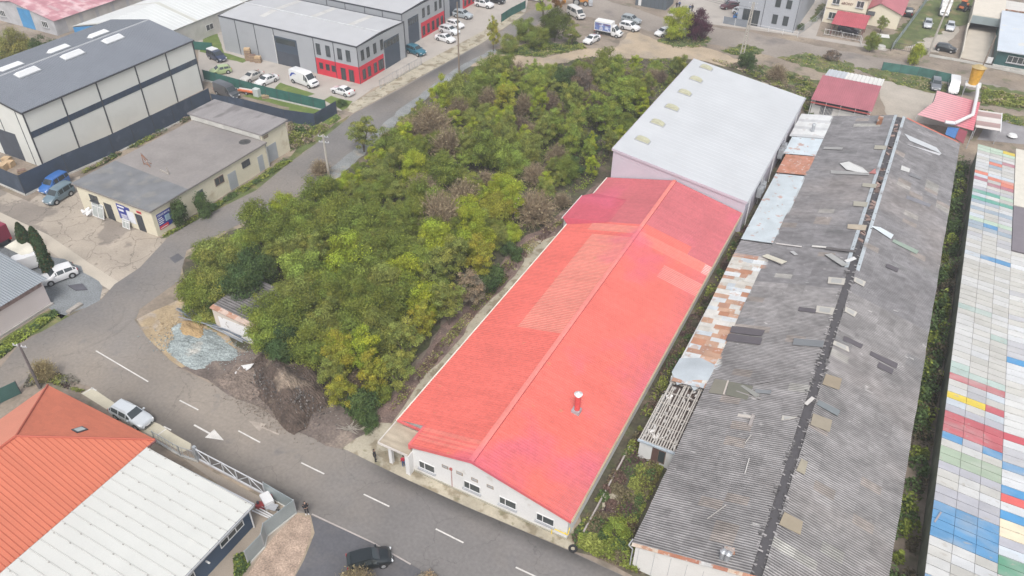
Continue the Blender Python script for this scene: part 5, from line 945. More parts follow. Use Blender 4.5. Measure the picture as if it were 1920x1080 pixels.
# ================= VEHICLES
def wheel(root,x,y,r,wd):
    t=MB();s=1 if y>0 else -1;t.tube((x,y-s*wd/2,r),(x,y+s*wd/2,r),r,n=16);w_=t.build('wheel',RUBBER,root,local=True)
    t=MB();t.tube((x,y+s*wd/2,r),(x,y+s*(wd/2+.012),r),r*.64,r*.6,14);t.build('rim',RIM,w_,local=True)
def lerp3(a,b,t):return tuple(a[i]+(b[i]-a[i])*t for i in range(3))
def carproto(kind):
    S={'sedan':[(-2.25,.38,.72,.76,.76,.66),(-2.17,.25,.90,.98,.85,.74),(-1.65,.22,.95,1.04,.89,.77),(-.85,.20,.93,1.38,.89,.60),(-.1,.20,.92,1.45,.89,.62),(.3,.20,.91,1.42,.89,.61),(1.08,.20,.92,1.0,.89,.76),(1.8,.22,.80,.90,.87,.72),(2.15,.27,.66,.76,.80,.66),(2.27,.36,.52,.56,.70,.58)],
    'hatch':[(-1.98,.38,.80,.84,.76,.68),(-1.93,.25,.98,1.06,.83,.72),(-1.55,.2,.98,1.40,.86,.62),(-.6,.2,.95,1.50,.87,.63),(.2,.2,.93,1.47,.87,.62),(.95,.2,.94,1.02,.87,.74),(1.6,.22,.82,.92,.84,.70),(1.9,.28,.64,.74,.77,.62),(2.0,.36,.5,.54,.68,.56)],
    'wagon':[(-2.35,.38,.80,.84,.78,.70),(-2.28,.25,1.0,1.08,.86,.74),(-1.9,.2,.98,1.44,.89,.64),(-.8,.2,.95,1.52,.90,.66),(.25,.2,.93,1.49,.90,.65),(1.05,.2,.94,1.02,.90,.78),(1.8,.22,.84,.94,.88,.74),(2.2,.27,.68,.78,.81,.66),(2.34,.36,.52,.56,.70,.58)],
    'suv':[(-2.2,.45,.9,.95,.80,.72),(-2.15,.3,1.12,1.2,.88,.76),(-1.8,.28,1.1,1.62,.92,.68),(-.7,.28,1.06,1.70,.93,.70),(.25,.28,1.04,1.66,.93,.69),(1.0,.28,1.06,1.15,.93,.80),(1.75,.3,.98,1.08,.90,.76),(2.1,.35,.80,.9,.83,.68),(2.22,.45,.62,.66,.72,.6)],
    'minivan':[(-2.2,.4,.95,1.0,.80,.74),(-2.17,.28,1.1,1.76,.88,.74),(-1.5,.25,1.05,1.84,.91,.76),(-.3,.25,1.02,1.85,.91,.77),(.45,.25,1.0,1.78,.91,.75),(1.2,.25,1.02,1.12,.90,.78),(1.85,.27,.90,1.0,.87,.73),(2.12,.32,.72,.82,.80,.66),(2.22,.42,.56,.6,.7,.58)],
    'van':[(-2.98,.5,1.1,2.25,.96,.82),(-2.93,.35,1.2,2.45,1.02,.88),(-1,.33,1.2,2.52,1.03,.9),(.95,.33,1.2,2.50,1.03,.9),(1.3,.33,1.22,2.38,1.03,.87),(2.05,.33,1.25,1.38,1.01,.86),(2.65,.35,1.02,1.14,.96,.8),(2.9,.42,.8,.88,.88,.7),(2.98,.5,.62,.66,.78,.62)]}
    S['minibus']=[(x*.86,a,b_,c*.86 if c>1.3 else c,w_*.92,wt*.92) for x,a,b_,c,w_,wt in S['van']]
    s=S['van' if kind=='truck' else kind]
    if kind=='truck':s=[(.75,.45,1.2,2.25,1.0,.84)]+[(x,a,b_,min(c,2.3),w_,wt) for x,a,b_,c,w_,wt in s[3:]]
    root=thing('parked_car' if kind in('sedan','hatch','wagon','suv') else ('parked_van' if kind!='truck' else 'box_truck'),None,None)
    mb=MB();rings=[]
    for (x,zb,zl,zt,w_,wt) in s:
        zm=(zb+zl)/2;rings.append([(x,-w_*.9,zb),(x,-w_,zm),(x,-w_*.985,zl),(x,-wt,zt),(x,-wt*.45,zt+.035),(x,wt*.45,zt+.035),(x,wt,zt),(x,w_*.985,zl),(x,w_,zm),(x,w_*.9,zb)])
    n0=len(mb.v)
    for r in rings:mb.v+=r
    K=10
    for i in range(len(rings)-1):
        for k in range(K):
            a=n0+i*K+k;b_=n0+i*K+(k+1)%K;mb.f.append((a,a+K,b_+K,b_));mb.c.append((1,1,1));mb.m.append(0)
    mb.f.append(tuple(range(n0,n0+K)));mb.f.append(tuple(range(n0+(len(rings)-1)*K+K-1,n0+(len(rings)-1)*K-1,-1)));mb.c+=[(1,1,1)]*2;mb.m+=[0]*2
    mb.build('body',PAINT,root,smooth=True,local=True)
    def glass(name,q,i0,i1,j0,j1):
        q=[Vector(p) for p in q];N=(q[1]-q[0]).cross(q[3]-q[0]).normalized()
        ctr=sum(q,Vector())/4
        if N.dot(ctr-Vector((ctr.x*.6,0,.6)))<0:N=-N
        off_=.05 if name in('windscreen','rear_window') else .012;P=lambda u,v:(q[0].lerp(q[1],u)).lerp(q[3].lerp(q[2],u),v)+N*off_
        m_=MB();m_.poly([P(i0,j0),P(i1,j0),P(i1,j1),P(i0,j1)]);return m_.build(name,CGLASS,root,local=True)
    big=[i for i in range(len(s)-1) if abs(s[i][3]-s[i+1][3])>.25]
    for i in range(len(s)-1):
        r0,r1=rings[i],rings[i+1];h0=s[i][3]-s[i][2];h1=s[i+1][3]-s[i+1][2]
        if i in big and not(kind=='truck' and i==0) and not (kind in('van','minibus') and i==0):
            for (name,) in [('windscreen' if s[i][0]>0 else 'rear_window',)]:
                glass(name,(r0[3],r1[3],r1[6],r0[6]),.1,.92,.05,.95)
        side=max(h0,h1)>.3
        if kind in('van','truck') and s[i+1][0]<1.25:side=False
        if kind=='minibus' and i==0:side=False
        if side:
            for sg in(0,1):
                a,b_=(2,3) if sg==0 else (7,6)
                tri=min(h0,h1)<.2
                glass('side_window',(r0[a],r1[a],r1[b_],r0[b_]),.06 if not(tri and h0<h1) else .35,.94 if not(tri and h1<h0) else .62,.1,.86)
    L0,L1=s[0][0],s[-1][0];zt=s[-2][3];wf=s[-2][5]
    if kind=='truck':L0=-3.3
    r=.32 if kind in('sedan','hatch','wagon') else .36;ww=s[len(s)//2][4]
    xs=(L0+(.95 if kind not in('hatch',) else .75),L1-.88)
    for x in xs:
        for y in(-1,1):
            m_=MB();m_.tube((x,y*(ww-.08),r+.02),(x,y*(ww+.004),r+.02),r+.07,n=16);m_.build('wheel_arch',RUBBER,root,local=True)
            wheel(root,x,y*(ww-.07),r,.2)
    for y in(-1,1):
        m_=MB();c=s[-2];m_.obox((c[0]+.02,y*c[4]*.78,0),(1,-y*.45,0),(y*.45,1,0),.16,.30,c[2]-.08,c[2]+.06);m_.build('headlight',LAMPG,root,local=True)
        m_=MB();x_=s[0][0] if kind!='truck' else L0;wt_=s[1][4];m_.box(x_-.015,x_+.12,min(y*wt_*.98,y*wt_*.72),max(y*wt_*.98,y*wt_*.72),.72,1.0 if kind!='van' else 1.3);m_.build('tail_light',TAILR,root,local=True)
        m_=MB();x_=s[-4][0] if kind!='truck' else 2.0;zb_=s[-4][2];m_.box(x_-.35,x_-.2,min(y*(ww),y*(ww+.2)),max(y*ww,y*(ww+.2)),zb_+.02,zb_+(.16 if ww<.95 else .4));m_.build('mirror',DARKM if kind in('van','truck','minibus') else PAINT,root,local=True)
    m_=MB();m_.box(L1-.12,L1+.02,-.42,.42,.3,.5);m_.build('grille',DARKM,root,local=True)
    m_=MB();m_.box(L1+.02,L1+.03,-.26,.26,.42,.53);m_.build('number_plate',PVC,root,local=True)
    if kind=='wagon':
        for y in(-.56,.56):
            m_=MB();m_.beam((-1.7,y,1.55),(.1,y,1.56),.04);m_.build('roof_rail',RIM,root,local=True)
        for y in(-1,1):
            for x in(-.62,.3):
                m_=MB();m_.box(x,x+.015,min(y*.885,y*.903),max(y*.885,y*.903),.35,.93);m_.build('door_seam',DARKM,root,local=True)
    if kind=='truck':
        m_=MB();m_.box(L0+.02,.72,-1.06,1.06,.95,3.0);m_.build('cargo_box',mat('box_white',(.72,.72,.71),.5,.04),root,local=True)
        m_=MB();m_.box(L0+.2,1.0,-.5,.5,.45,.93);m_.build('chassis',DARKM,root,local=True)
    return root
protos={};first={}
def setcol(o,c):
    o.color=(*c,1)
    for ch in o.children:setcol(ch,c)
def place(kind,px,dv,col,label,cat='car',group=None,sc_=1.0,z=0):
    if kind not in protos:protos[kind]=carproto(kind);o=protos[kind]
    else:o=copy_tree(protos[kind])
    p=G(*px);q=G(px[0]+dv[0]*12,px[1]+dv[1]*12);o.location=(p.x,p.y,.03);o.rotation_euler=(0,0,math.atan2(q.y-p.y,q.x-p.x));o.scale=(sc_,)*3
    tag(o,label,cat,group);setcol(o,col)
    if kind in('sedan','hatch','wagon','suv'):o.name='parked_car'
    return o
W=(.74,.74,.75);SI=(.42,.44,.46);BK=(.018,.02,.024);DG_=(.07,.075,.085)
place('wagon',(250,786),(1,.52),(.52,.55,.58),'silver estate car parked on the pale strip behind the orange tiled roof')
place('hatch',(694,1056),(1,-.22),(.012,.017,.02),'black hatchback with a wide windscreen at the bottom edge driveway',sc_=.95)
place('hatch',(112,523),(-1,.38),W,'white hatchback on the grey gravel behind the tall thuja trees',sc_=1.08)
place('van',(50,505),(-1,.3),W,'white pickup van with a cream canopy at the left gravel yard','van',sc_=.8)
place('minivan',(104,353),(-1,.62),(.04,.14,.40),'bright blue small van next to the grey-blue one at the navy fence','van')
place('minivan',(113,373),(-1,.62),(.14,.20,.24),'grey-blue people carrier beside the cream workshop','van')
v=place('minivan',(408,112),(1,.42),(.03,.045,.09),'navy car with a white-covered rear roof at the lawn corner','van')
m_=MB();m_.hexa([(-2.2,-.78,1.1),(-.1,-.82,1.1),(-.1,.82,1.1),(-2.2,.78,1.1)],[(-2.1,-.66,1.95),(-.2,-.7,2.0),(-.2,.7,2.0),(-2.1,.66,1.95)]);m_.build('white_cover',PVC,v,local=True)
place('hatch',(414,138),(-1,.2),(.36,.45,.22),'pale green hatchback parked behind the green mesh fence')
place('sedan',(474,149),(-1,.42),(.52,.50,.47),'beige saloon parked beside a white one near the lawn strip')
place('sedan',(501,156),(-1,.42),W,'white saloon parked beside the beige one near the lawn strip')
v=place('van',(572,158),(1,.36),W,'large white panel van with a blue swoosh before the red corner band','van')
for sg in(-1,1):
    m_=MB();pts=[(-2.6,1.5),(-2.2,2.0),(-1.5,2.15),(-.9,1.9),(-1.4,1.9),(-1.9,1.75),(-2.3,1.35),(-2.75,1.2)];yy=sg*1.035
    m_.poly([(x,yy if z<1.3 else sg*(1.015-(z-1.2)*.1)+sg*.02,z) for x,z in pts]);m_.build('swoosh',mat('swoosh_blue',(.03,.07,.35),.4),v,local=True)
place('sedan',(643,176),(-1,-.30),W,'white saloon alone beside the gate, facing the grey hall')
place('van',(427,180),(1,.42),DG_,'dark grey camper van behind the navy fence','van',sc_=.9)
place('suv',(780,101),(1,.35),(.03,.14,.20),'blue-green car parked at the corner of the two grey halls')
GV=None
place('sedan',(835,77),(1,.28),W,'white saloon in front of the second grey hall, nearest the tall brown pole')
place('wagon',(843,62),(1,.28),(.66,.68,.70),'silver-white estate parked between two white cars at the second grey hall')
place('hatch',(854,51),(1,.28),W,'small white car parked furthest from the road pole beside the silver-white estate')
place('suv',(868,33),(1,.2),(.38,.42,.45),'grey-silver car at the third grey hall roller door')
place('suv',(908,13),(1,.2),W,'white car at the far paved yard by the top edge')
place('suv',(930,5),(1,.2),BK,'black car behind the white one at the far paved yard')
place('van',(1003,1),(1,.2),W,'white vehicle cut by the top edge beside the side road','van',sc_=.7)
place('minibus',(1080,32),(1,.55),(.62,.60,.58),'old white minibus beside the autumn tree at the top','van')
v=place('truck',(1142,66),(1,.2),W,'white box truck with a blue printed side','truck',sc_=.95)
for sg in(-1,1):
    m_=MB();yy=sorted((sg*1.062,sg*1.07));m_.box(-3.15,.62,yy[0],yy[1],1.1,2.7);g_=m_.build('printed_side',mat('print_blue',(.16,.22,.48),.5,.3,1.2,.1,stain=[((.55,.58,.68),1.1,.52,.05,.8)]),v,local=True)
    yy=sorted((sg*1.071,sg*1.078));m_=MB()
    c=(-1.6,1.15);m_.tube((c[0],yy[0],1.55),(c[0],yy[1],1.55),.42,n=16);m_.build('wheel_picture',mat('pic_pale'),g_,local=True)
    m_=MB();m_.box(-1.2,.45,yy[0],yy[1],2.35,2.55);m_.box(-2.9,-1.6,yy[0],yy[1],2.3,2.45);m_.build('text_line',mat('print_text',(.18,.08,.14),.5),g_,local=True)
place('suv',(1180,56),(1,.25),W,'white off-roader parked beside a grey one behind the box truck')
place('suv',(1183,43),(1,.25),(.30,.33,.35),'grey off-roader parked beyond the white one behind the box truck')
place('sedan',(1109,79),(-1,.5),W,'white saloon with an open look parked before the box truck on the dirt')
place('hatch',(1243,66),(-1,.3),W,'white car half hidden by the yellow-green tree')
place('hatch',(1366,16),(-1,.1),(.10,.03,.04),'dark red car at the office building')
place('sedan',(1378,6),(1,.2),SI,'silver car behind the dark red one at the office building')
place('hatch',(1389,28),(1,.3),W,'white car parked before the office entrance')
place('hatch',(1391,39),(1,.2),(.04,.16,.40),'bright blue car behind the mesh fence of the office building')
place('suv',(1426,46),(1,.15),BK,'black car behind the white post fence, nearer of two')
place('suv',(1440,35),(1,.15),(.03,.035,.05),'dark blue-black car closer to the office wall')
place('suv',(1590,62),(1,.25),(.03,.03,.05),'dark car standing under the red carport')
place('suv',(1702,28),(.15,-1),BK,'black pickup behind the cream outbuilding')
place('hatch',(1738,50),(-.1,1),SI,'silver car on the gravel yard beside the tall pale pole')
place('hatch',(1780,55),(-.1,1),(.5,.52,.55),'light silver car on the gravel yard near the cream boundary wall')
place('truck',(1769,26),(-.12,1),W,'white box truck on the gravel yard','truck')
place('hatch',(1772,96),(1,.2),BK,'black hatchback before the cream boundary wall')
place('wagon',(1753,164),(0,1),(.16,.17,.19),'dark grey car parked left of the white van')
place('minibus',(1785,170),(-.06,1),W,'white van with a big windscreen beside the yellow silo','van')
v=place('truck',(-16,450),(-1,-.45),(.6,.6,.6),'truck with a dark red cargo box cut by the left edge','truck')
for ch in v.children:
    if ch.name.startswith('cargo_box'):
        ch.data=ch.data.copy();ch.data.materials[0]=mat('cargo_red',(.22,.02,.05),.6,.1)
m_=MB();p=G(52,490);o=thing('sun_canopy','cream fabric canopy standing beside the thuja trees','canopy',(p.x,p.y,0));m_.hexa([(-1.9,-1.0,2.2),(1.9,-1.0,2.0),(1.9,1.0,2.1),(-1.9,1.0,2.3)],[(-1.9,-1.0,2.24),(1.9,-1.0,2.04),(1.9,1.0,2.14),(-1.9,1.0,2.34)]);m_.build('cover',mat('cream_cloth',(.66,.63,.54),.9),o,local=True)
for x in(-1.8,1.8):
    for y in(-.9,.9):
        m_=MB();m_.beam((x,y,0),(x,y,2.1),.05);m_.build('leg',GREYM,o,local=True)
# tractor and loader
def machine(px,col,label,rz,sc_,cat):
    p=G(*px);o=thing('tractor' if cat=='tractor' else 'loader',label,cat,(p.x,p.y,0),rz);o.scale=(sc_,)*3;PM=mat('machine_'+cat,col,.6,.1)
    m_=MB();m_.box(.1,1.9,-.45,.45,.7,1.4);m_.hexa([(-1.0,-.6,.7),(.1,-.6,.7),(.1,.6,.7),(-1.0,.6,.7)],[(-.9,-.6,1.2),(.1,-.6,1.2),(.1,.6,1.2),(-.9,.6,1.2)]);m_.build('body',PM,o,local=True,bevel=.05)
    m_=MB();m_.hexa([(-.9,-.55,1.2),(.1,-.55,1.2),(.1,.55,1.2),(-.9,.55,1.2)],[(-.8,-.5,2.3),(0,-.5,2.3),(0,.5,2.3),(-.8,.5,2.3)]);c_=m_.build('cab',CGLASS,o,local=True);m_=MB();m_.box(-.95,.15,-.6,.6,2.3,2.4);m_.build('cab_roof',PM,c_,local=True)
    for x,r in((-.5,.75),(1.4,.5)):
        for y in(-.75,.75):wheel(o,x,y,r,.35)
    if cat=='loader':
        m_=MB();m_.beam((-1.0,0,1.2),(-2.2,0,2.6),.25);m_.beam((-2.2,0,2.6),(-3.0,0,1.0),.2);m_.box(-3.3,-2.7,-.4,.4,.4,1.0);m_.build('digger_arm',PM,o,local=True);m_=MB();m_.box(2.1,2.9,-1.1,1.1,.2,.9);m_.build('bucket',GREYM,o,local=True)
machine((1804,20),(.62,.16,.05),'orange tractor on the grass beside the white box truck',1.2,1.0,'tractor');machine((1085,9),(.50,.22,.05),'muddy orange digger by the autumn tree at the top edge',.4,1.1,'loader')
# ================= PEOPLE
SKIN=mat('skin',(.45,.28,.2),.6,0,1,0);HAIR=mat('hair',(.03,.02,.018),.7,0,1,0);BLACKC=mat('black_cloth',(.018,.018,.022),.9,.1,4);REDC=mat('red_cloth',(.45,.02,.05),.9,.1,4);DENIM=mat('denim',(.06,.09,.2),.9,.1,4);SHOE=mat('white_shoe',(.7,.7,.7),.6,0,1,0);DSHOE=mat('dark_shoe',(.03,.025,.025),.6,0,1,0)
def skin(name,V,E,Rr,mt,parent,lv=1,rootv=0):
    me=bpy.data.meshes.new(name);me.from_pydata(V,E,[]);o=bpy.data.objects.new(name,me);C.objects.link(o);o.parent=parent;me.materials.append(mt)
    md=o.modifiers.new('skin','SKIN');md.use_smooth_shade=True
    if not me.skin_vertices:me.skin_vertices.new()
    for i,r in enumerate(Rr):
        sv=me.skin_vertices[0].data[i];sv.radius=(r,r) if not isinstance(r,tuple) else r;sv.use_root=(i==rootv)
    s_=o.modifiers.new('sub','SUBSURF');s_.levels=lv;s_.render_levels=lv;return o
def person(px,rz,label,top,trou,shoe,coat=False,arms='phone',hc=HAIR,hood=False,h=1.75):
    p=G(*px);o=thing('person',label,'person',(p.x,p.y,.03),rz);k=h/1.75
    def s(v):return tuple(c*k for c in v)
    # facing +X
    hips=(0,0,.95);chest=(0,0,1.28);neck=(.01,0,1.47)
    if arms=='phone':arm=lambda y:[(0,y*.19,1.40),(-.02,y*.25,1.15),(.22,y*.12,1.13),(.29,y*.06,1.17)]
    elif arms=='ear':arm=lambda y:[(0,y*.19,1.40),(.08,y*.27,1.2),(.12,y*.2,1.42),(.08,y*.12,1.55)] if y>0 else [(0,y*.19,1.40),(-.02,y*.25,1.13),(.04,y*.25,.9),(.06,y*.24,.82)]
    else:arm=lambda y:[(0,y*.19,1.40),(-.02,y*.24,1.13),(.06,y*.25,.9),(.08,y*.24,.81)]
    leg=lambda y:[(0,y*.09,.92),(.03+.05*y,y*.10,.5),(.04*y,y*.11,.09)]
    V=[hips,chest,neck];E=[(0,1),(1,2)];Rr=[.12,.13,.055]
    V+=[(.01,0,1.56),(.02,0,1.66),(.01,0,1.74)];E+=[(2,3),(3,4),(4,5)];Rr+=[.06,.088,.06]
    V+=[(.115,0,1.62)];E+=[(4,6)];Rr+=[.016]      # nose
    for y in(-1,1):
        A_=arm(y);n=len(V);V+=A_;E+=[(1,n),(n,n+1),(n+1,n+2),(n+2,n+3)];Rr+=[.055,.042,.03,.022]
        hd=(Vector(A_[3])-Vector(A_[2])).normalized();sd_=Vector((0,1,0))
        for f in range(4):
            q=Vector(A_[3])+hd*(.035)+sd_*(f-1.5)*.02;q2=q+hd*(.05-.006*abs(f-1.5))+Vector((0,0,-.012));m=len(V);V+=[tuple(q),tuple(q2)];E+=[(n+3,m),(m,m+1)];Rr+=[.008,.006]
        q=Vector(A_[3])+sd_*(-y)*.035+hd*.01;m=len(V);V+=[tuple(q),tuple(q+hd*.03)];E+=[(n+3,m),(m,m+1)];Rr+=[.009,.007]
        L_=leg(y);n=len(V);V+=L_;E+=[(0,n),(n,n+1),(n+1,n+2)];Rr+=[.085,.055,.04]
    skin('body',[s(v) for v in V],E,[r*k for r in Rr],SKIN,o)
    V=[(0,0,.9 if not coat else .98),chest,(.005,0,1.44)];E=[(0,1),(1,2)];Rr=[(.15,.13),(.17,.14),.085]
    if coat:V+=[(0,0,.62)];E+=[(0,3)];Rr+=[(.18,.17)]
    for y in(-1,1):
        A_=arm(y);n=len(V);V+=A_[:3];E+=[(1,n),(n,n+1),(n+1,n+2)];Rr+=[.075,.06,.045]
    skin('jacket' if not coat else 'coat',[s(v) for v in V],E,[r if isinstance(r,tuple) else r*k for r in Rr],top,o)
    V=[(0,0,.98)];E=[];Rr=[(.14,.13)]
    for y in(-1,1):
        L_=leg(y);n=len(V);V+=L_;E+=[(0,n),(n,n+1),(n+1,n+2)];Rr+=[.10,.07,.055]
    skin('trousers',[s(v) for v in V],E,Rr,trou,o)
    for y in(-1,1):
        a=Vector(leg(y)[2]);skin('shoe',[s((a.x-.05,a.y,.045)),s((a.x+.07,a.y,.045)),s((a.x+.17,a.y,.035))],[(0,1),(1,2)],[.05,.048,.035],shoe,o)
    skin('hair',[s((-.035,0,1.60)),s((-.03,0,1.70)),s((.02,0,1.755))]+([s((-.06,0,1.48))] if hood else []),[(0,1),(1,2)]+([(0,3)] if hood else []),[.085,.095,.075]+([.1] if hood else []),hc,o)
    if hood:skin('hood',[s((-.09,-.06,1.49)),s((-.1,.06,1.49))],[(0,1)],[.07,.07],mat('pale_hood',(.5,.5,.52),.9),o)
    return o
person((576,964),R(-35),'person in black with white trainers looking at their hands at the driveway corner',BLACKC,BLACKC,SHOE,hood=True,h=1.78)
person((704,865),R(60),'person in a long black coat standing by the porch canopy with a raised hand',BLACKC,BLACKC,DSHOE,coat=True,arms='ear')
person((758,876),R(150),'person in a red top and blue jeans standing under the porch canopy',REDC,DENIM,SHOE,arms='down',h=1.72)
for px,lb,tc in (((1268,17),'person in dark clothes walking at the yard entrance, left of two',BLACKC),((1273,16),'person in dark clothes walking at the yard entrance, right of two',DENIM),((1292,23),'person in blue behind the purple tree',DENIM),((1297,22),'person in black behind the purple tree',BLACKC)):person(px,R(100),lb,tc,BLACKC,DSHOE,arms='down')
# ================= SMALL THINGS
def mound(name,label,cat,px,rx,ry,h,mt,rz=0,seed=1,rough=.12,n=26,kind=None):
    c=G(*px);rn=random.Random(seed);ph=[rn.uniform(0,6) for _ in range(8)];mb=MB();g=[]
    for j in range(n+1):
        for i in range(n+1):
            u,v=i/n*2-1,j/n*2-1;r=math.hypot(u,v);a=math.atan2(v,u);e=1+.15*math.sin(3*a+ph[0])+.1*math.sin(5*a+ph[1]);t=max(0,1-(r/e)**1.7)
            z=h*t*(1+.3*math.sin(4*u+ph[2])*math.sin(5*v+ph[3]))+(rough*rn.uniform(-1,1)*min(1,t*6))-.015
            x,y=u*rx,v*ry;mb.v.append((c.x+x*math.cos(rz)-y*math.sin(rz),c.y+x*math.sin(rz)+y*math.cos(rz),max(z,0)+.0 if t>0 else -.2))
    for j in range(n):
        for i in range(n):
            a=j*(n+1)+i;mb.f.append((a,a+1,a+n+2,a+n+1));mb.c.append((1,1,1));mb.m.append(0)
    return tag(mb.build(name,mt),label,cat,kind=kind)
mound('gravel_heap','spread heap of blue-grey gravel between the road and the hut','gravel',(372,648),4.9,2.9,.5,mat('blue_gravel',(.26,.295,.295),.95,.25,.8,.4,6,stain=[((.42,.38,.33),.3,.6,.08,.6)],bump=.5,bscale=9),R(-10),2,.07,kind='stuff')
mound('sand_heap','heap of ochre sand behind the gravel near the pipes','sand',(362,622),2.9,1.5,.6,mat('ochre_sand',(.36,.25,.13),.95,.2,.8,.15,5),R(-25),3,.05,kind='stuff')
SOIL=mat('heap_soil',(.085,.062,.05),.95,.35,.8,.35,5,stain=[((.22,.175,.135),.28,.50,.08,.8),((.3,.27,.24),3,.68,.03,.7)],bump=1,bscale=4)
mound('rubble_heap','large dark heap of soil and stones at the edge of the bushes by the road','heap',(542,730),6.2,3.3,2.7,SOIL,R(-24),5,.10,60,kind='stuff')
mound('soil_heap','low brown earth bank at the left end of the dark rubble heap','heap',(455,715),3.2,2.2,.6,mat('bank_soil',(.19,.15,.125),.95,.3,.8,.3,5,bump=.6,bscale=4),R(-28),8,.12,kind='stuff')
mb=MB();rn=random.Random(4)
for i in range(900):
    px=rn.gauss(535,48);py=738+(px-535)*.42+rn.gauss(0,18);p=G(px,py)
    d=G(540,737);u=(p-d);h=2.3*max(0,1-((u.x*math.cos(.42)-u.y*math.sin(.42))/6.2)**2-((u.x*math.sin(.42)+u.y*math.cos(.42))/3.4)**2)
    s_=rn.uniform(.03,.11);g_=rn.choice((.08,.10,.12,.16,.28));mb.obox((p.x,p.y,0),(rn.uniform(-1,1),1,0),(1,rn.uniform(-1,1),0),s_,s_,h*.95-.1,h*.95+s_*.7,(g_,g_*.93,g_*.88))
tag(mb.build('loose_stones',ATTRC),'loose stones scattered over the dark soil heap','stones',kind='stuff')
for k in range(13):
    a=G(336+rn.uniform(-4,22),588+rn.uniform(-9,9)+k*.6);c=G(484+rn.uniform(-34,14),650+rn.uniform(-12,8));mb=MB();z=.55+.12*(k//5);mb.tube((a.x,a.y,z),(c.x,c.y,z+rn.uniform(0,.35)),.06,n=8)
    tag(mb.build('steel_pipe',mat('pipe_blue_grey' if k%3 else 'pipe_pale',(.11,.135,.17) if k%3 else (.26,.28,.31),.5,.1,1),smooth=True),'long blue-grey pipe lying in the bundle before the hut','pipe','pipes lying in a bundle before the hut')
mb=MB();q=[G(*p,.35) for p in((440,700),(452,686),(476,682),(470,690),(458,698),(446,704))];mb.poly(q);o=mb.build('white_sheeting',PVC);o.modifiers.new('s','SOLIDIFY').thickness=.05;tag(o,'crumpled white sheet lying at the left of the dark soil heap','sheet')
mb=MB();c=G(655,806)
for i in range(30):
    a=rn.uniform(0,6.28);l=rn.uniform(.5,1.5);mb.tube((c.x+rn.uniform(-.3,.3),c.y+rn.uniform(-.3,.3),.15),(c.x+math.cos(a)*l,c.y+math.sin(a)*l*.8,rn.uniform(.1,.7)),.035,.012,5)
tag(mb.build('dry_branches',mat('pale_bark',(.34,.31,.27),.9)),'pale tangle of dry branches on the ground beside the porch path','branches')
p=G(1074,1031);o=thing('tyre','black tyre lying on the kerb corner beside the gas pipe','tyre',(p.x,p.y,.1));bm_=MB()
for k in range(16):
    a,c=k*math.pi/8,(k+1)*math.pi/8;bm_.tube((.3*math.cos(a),.3*math.sin(a),.1),(.3*math.cos(c),.3*math.sin(c),.1),.11,n=8)
bm_.build('casing',RUBBER,o,local=True)
p=G(1138,957);mb=MB();mb.box(p.x-.3,p.x+.3,p.y-.35,p.y+.35,.02,.05);tag(mb.build('open_manhole',mat('pit',(.03,.015,.015),.9)),'square open manhole in the overgrown strip','manhole')
a,c=G(1180,840),G(1094,1000);mb=MB();mb.beam(a+Vector((0,0,.15)),c+Vector((0,0,.15)),.14,.3);tag(mb.build('low_kerb_wall',mat('kerb_stone')),'thin low concrete wall running down the overgrown strip','wall')
sheet('dirt_spot',[(1130,925),(1158,925),(1178,950),(1180,985),(1150,982),(1128,960)],.022,OLDC,.3)
for nm_,lb_,cx_,cy_,sx_,sy_,n_,cl_ in (('loose_gravel','loose blue-grey gravel scattered round the gravel heap',375,650,62,22,1500,(.27,.31,.31)),('loose_sand','loose ochre soil clods scattered on the sand area',345,618,34,22,700,(.33,.25,.15)),('roadside_grit','grit and clods along the road edge below the soil heap',500,765,70,30,1100,(.2,.165,.135))):
    mb=MB();rn=random.Random(n_)
    for i in range(n_):
        px_=rn.gauss(cx_,sx_*.6);py_=cy_+(px_-cx_)*(.12 if nm_!='roadside_grit' else .45)+rn.gauss(0,sy_*.55);p=G(px_,py_);s_=rn.uniform(.04,.13);mb.obox((p.x,p.y,0),(rn.uniform(-1,1),1,0),(1,rn.uniform(-1,1),0),s_,s_*.7,.02,.02+s_*.6+(.0 if nm_!='loose_gravel' else .03),jc(cl_,.35,rn))
    tag(mb.build(nm_,ATTRC),lb_,'gravel',kind='stuff')
# pallets and boxes
def pallet_stack(px,n,top,label,rz=0):
    p=G(*px);o=thing('pallet_stack',label,'pallets',(p.x,p.y,0),rz)
    for k in range(n):
        mb=MB();z=k*.15
        for j in range(3):mb.box(-.6,.6,-.4+j*.35,-.3+j*.35,z,z+.09)
        for j in range(5):mb.box(-.6+j*.26,-.44+j*.26,-.4,.4,z+.095,z+.12)
        mb.build('pallet',WOOD if k%2 else mat('wood_dark',(.25,.17,.14),.9,.2,3),o,local=True)
    if top:
        mb=MB();mb.box(-.55,.55,-.38,.38,n*.15,n*.15+.35);mb.build('boxes',CARD,o,local=True)
pallet_stack((467,113),14,True,'tall pallet stack topped with cardboard against the grey hall wall',.5);pallet_stack((475,115),9,False,'middle pallet stack against the grey hall wall',.6);pallet_stack((485,117),6,True,'lowest pallet stack with a light top against the grey hall wall',.4)
pallet_stack((43,326),5,False,'dark pallet stack beside the cream-panelled hall corner',1.0);pallet_stack((62,332),3,True,'pallet with bright packages at the navy fence corner',.8)
for px,s_,lb in (((5,318),1.2,'brown carton at the left edge inside the navy fence'),((18,312),1.1,'brown carton next to the left edge inside the navy fence'),((14,303),.9,'smaller carton behind the two cartons at the left edge'),((84,322),1.0,'reddish crate leaning in the navy fence corner')):
    p=G(*px);mb=MB();mb.obox(p,(1,.4,0),(-.4,1,0),s_*1.3,s_,.0,s_*.8);o=mb.build('carton',CARD if 'red' not in lb else mat('crate_red',(.33,.13,.09),.8));tag(o,lb,'box')
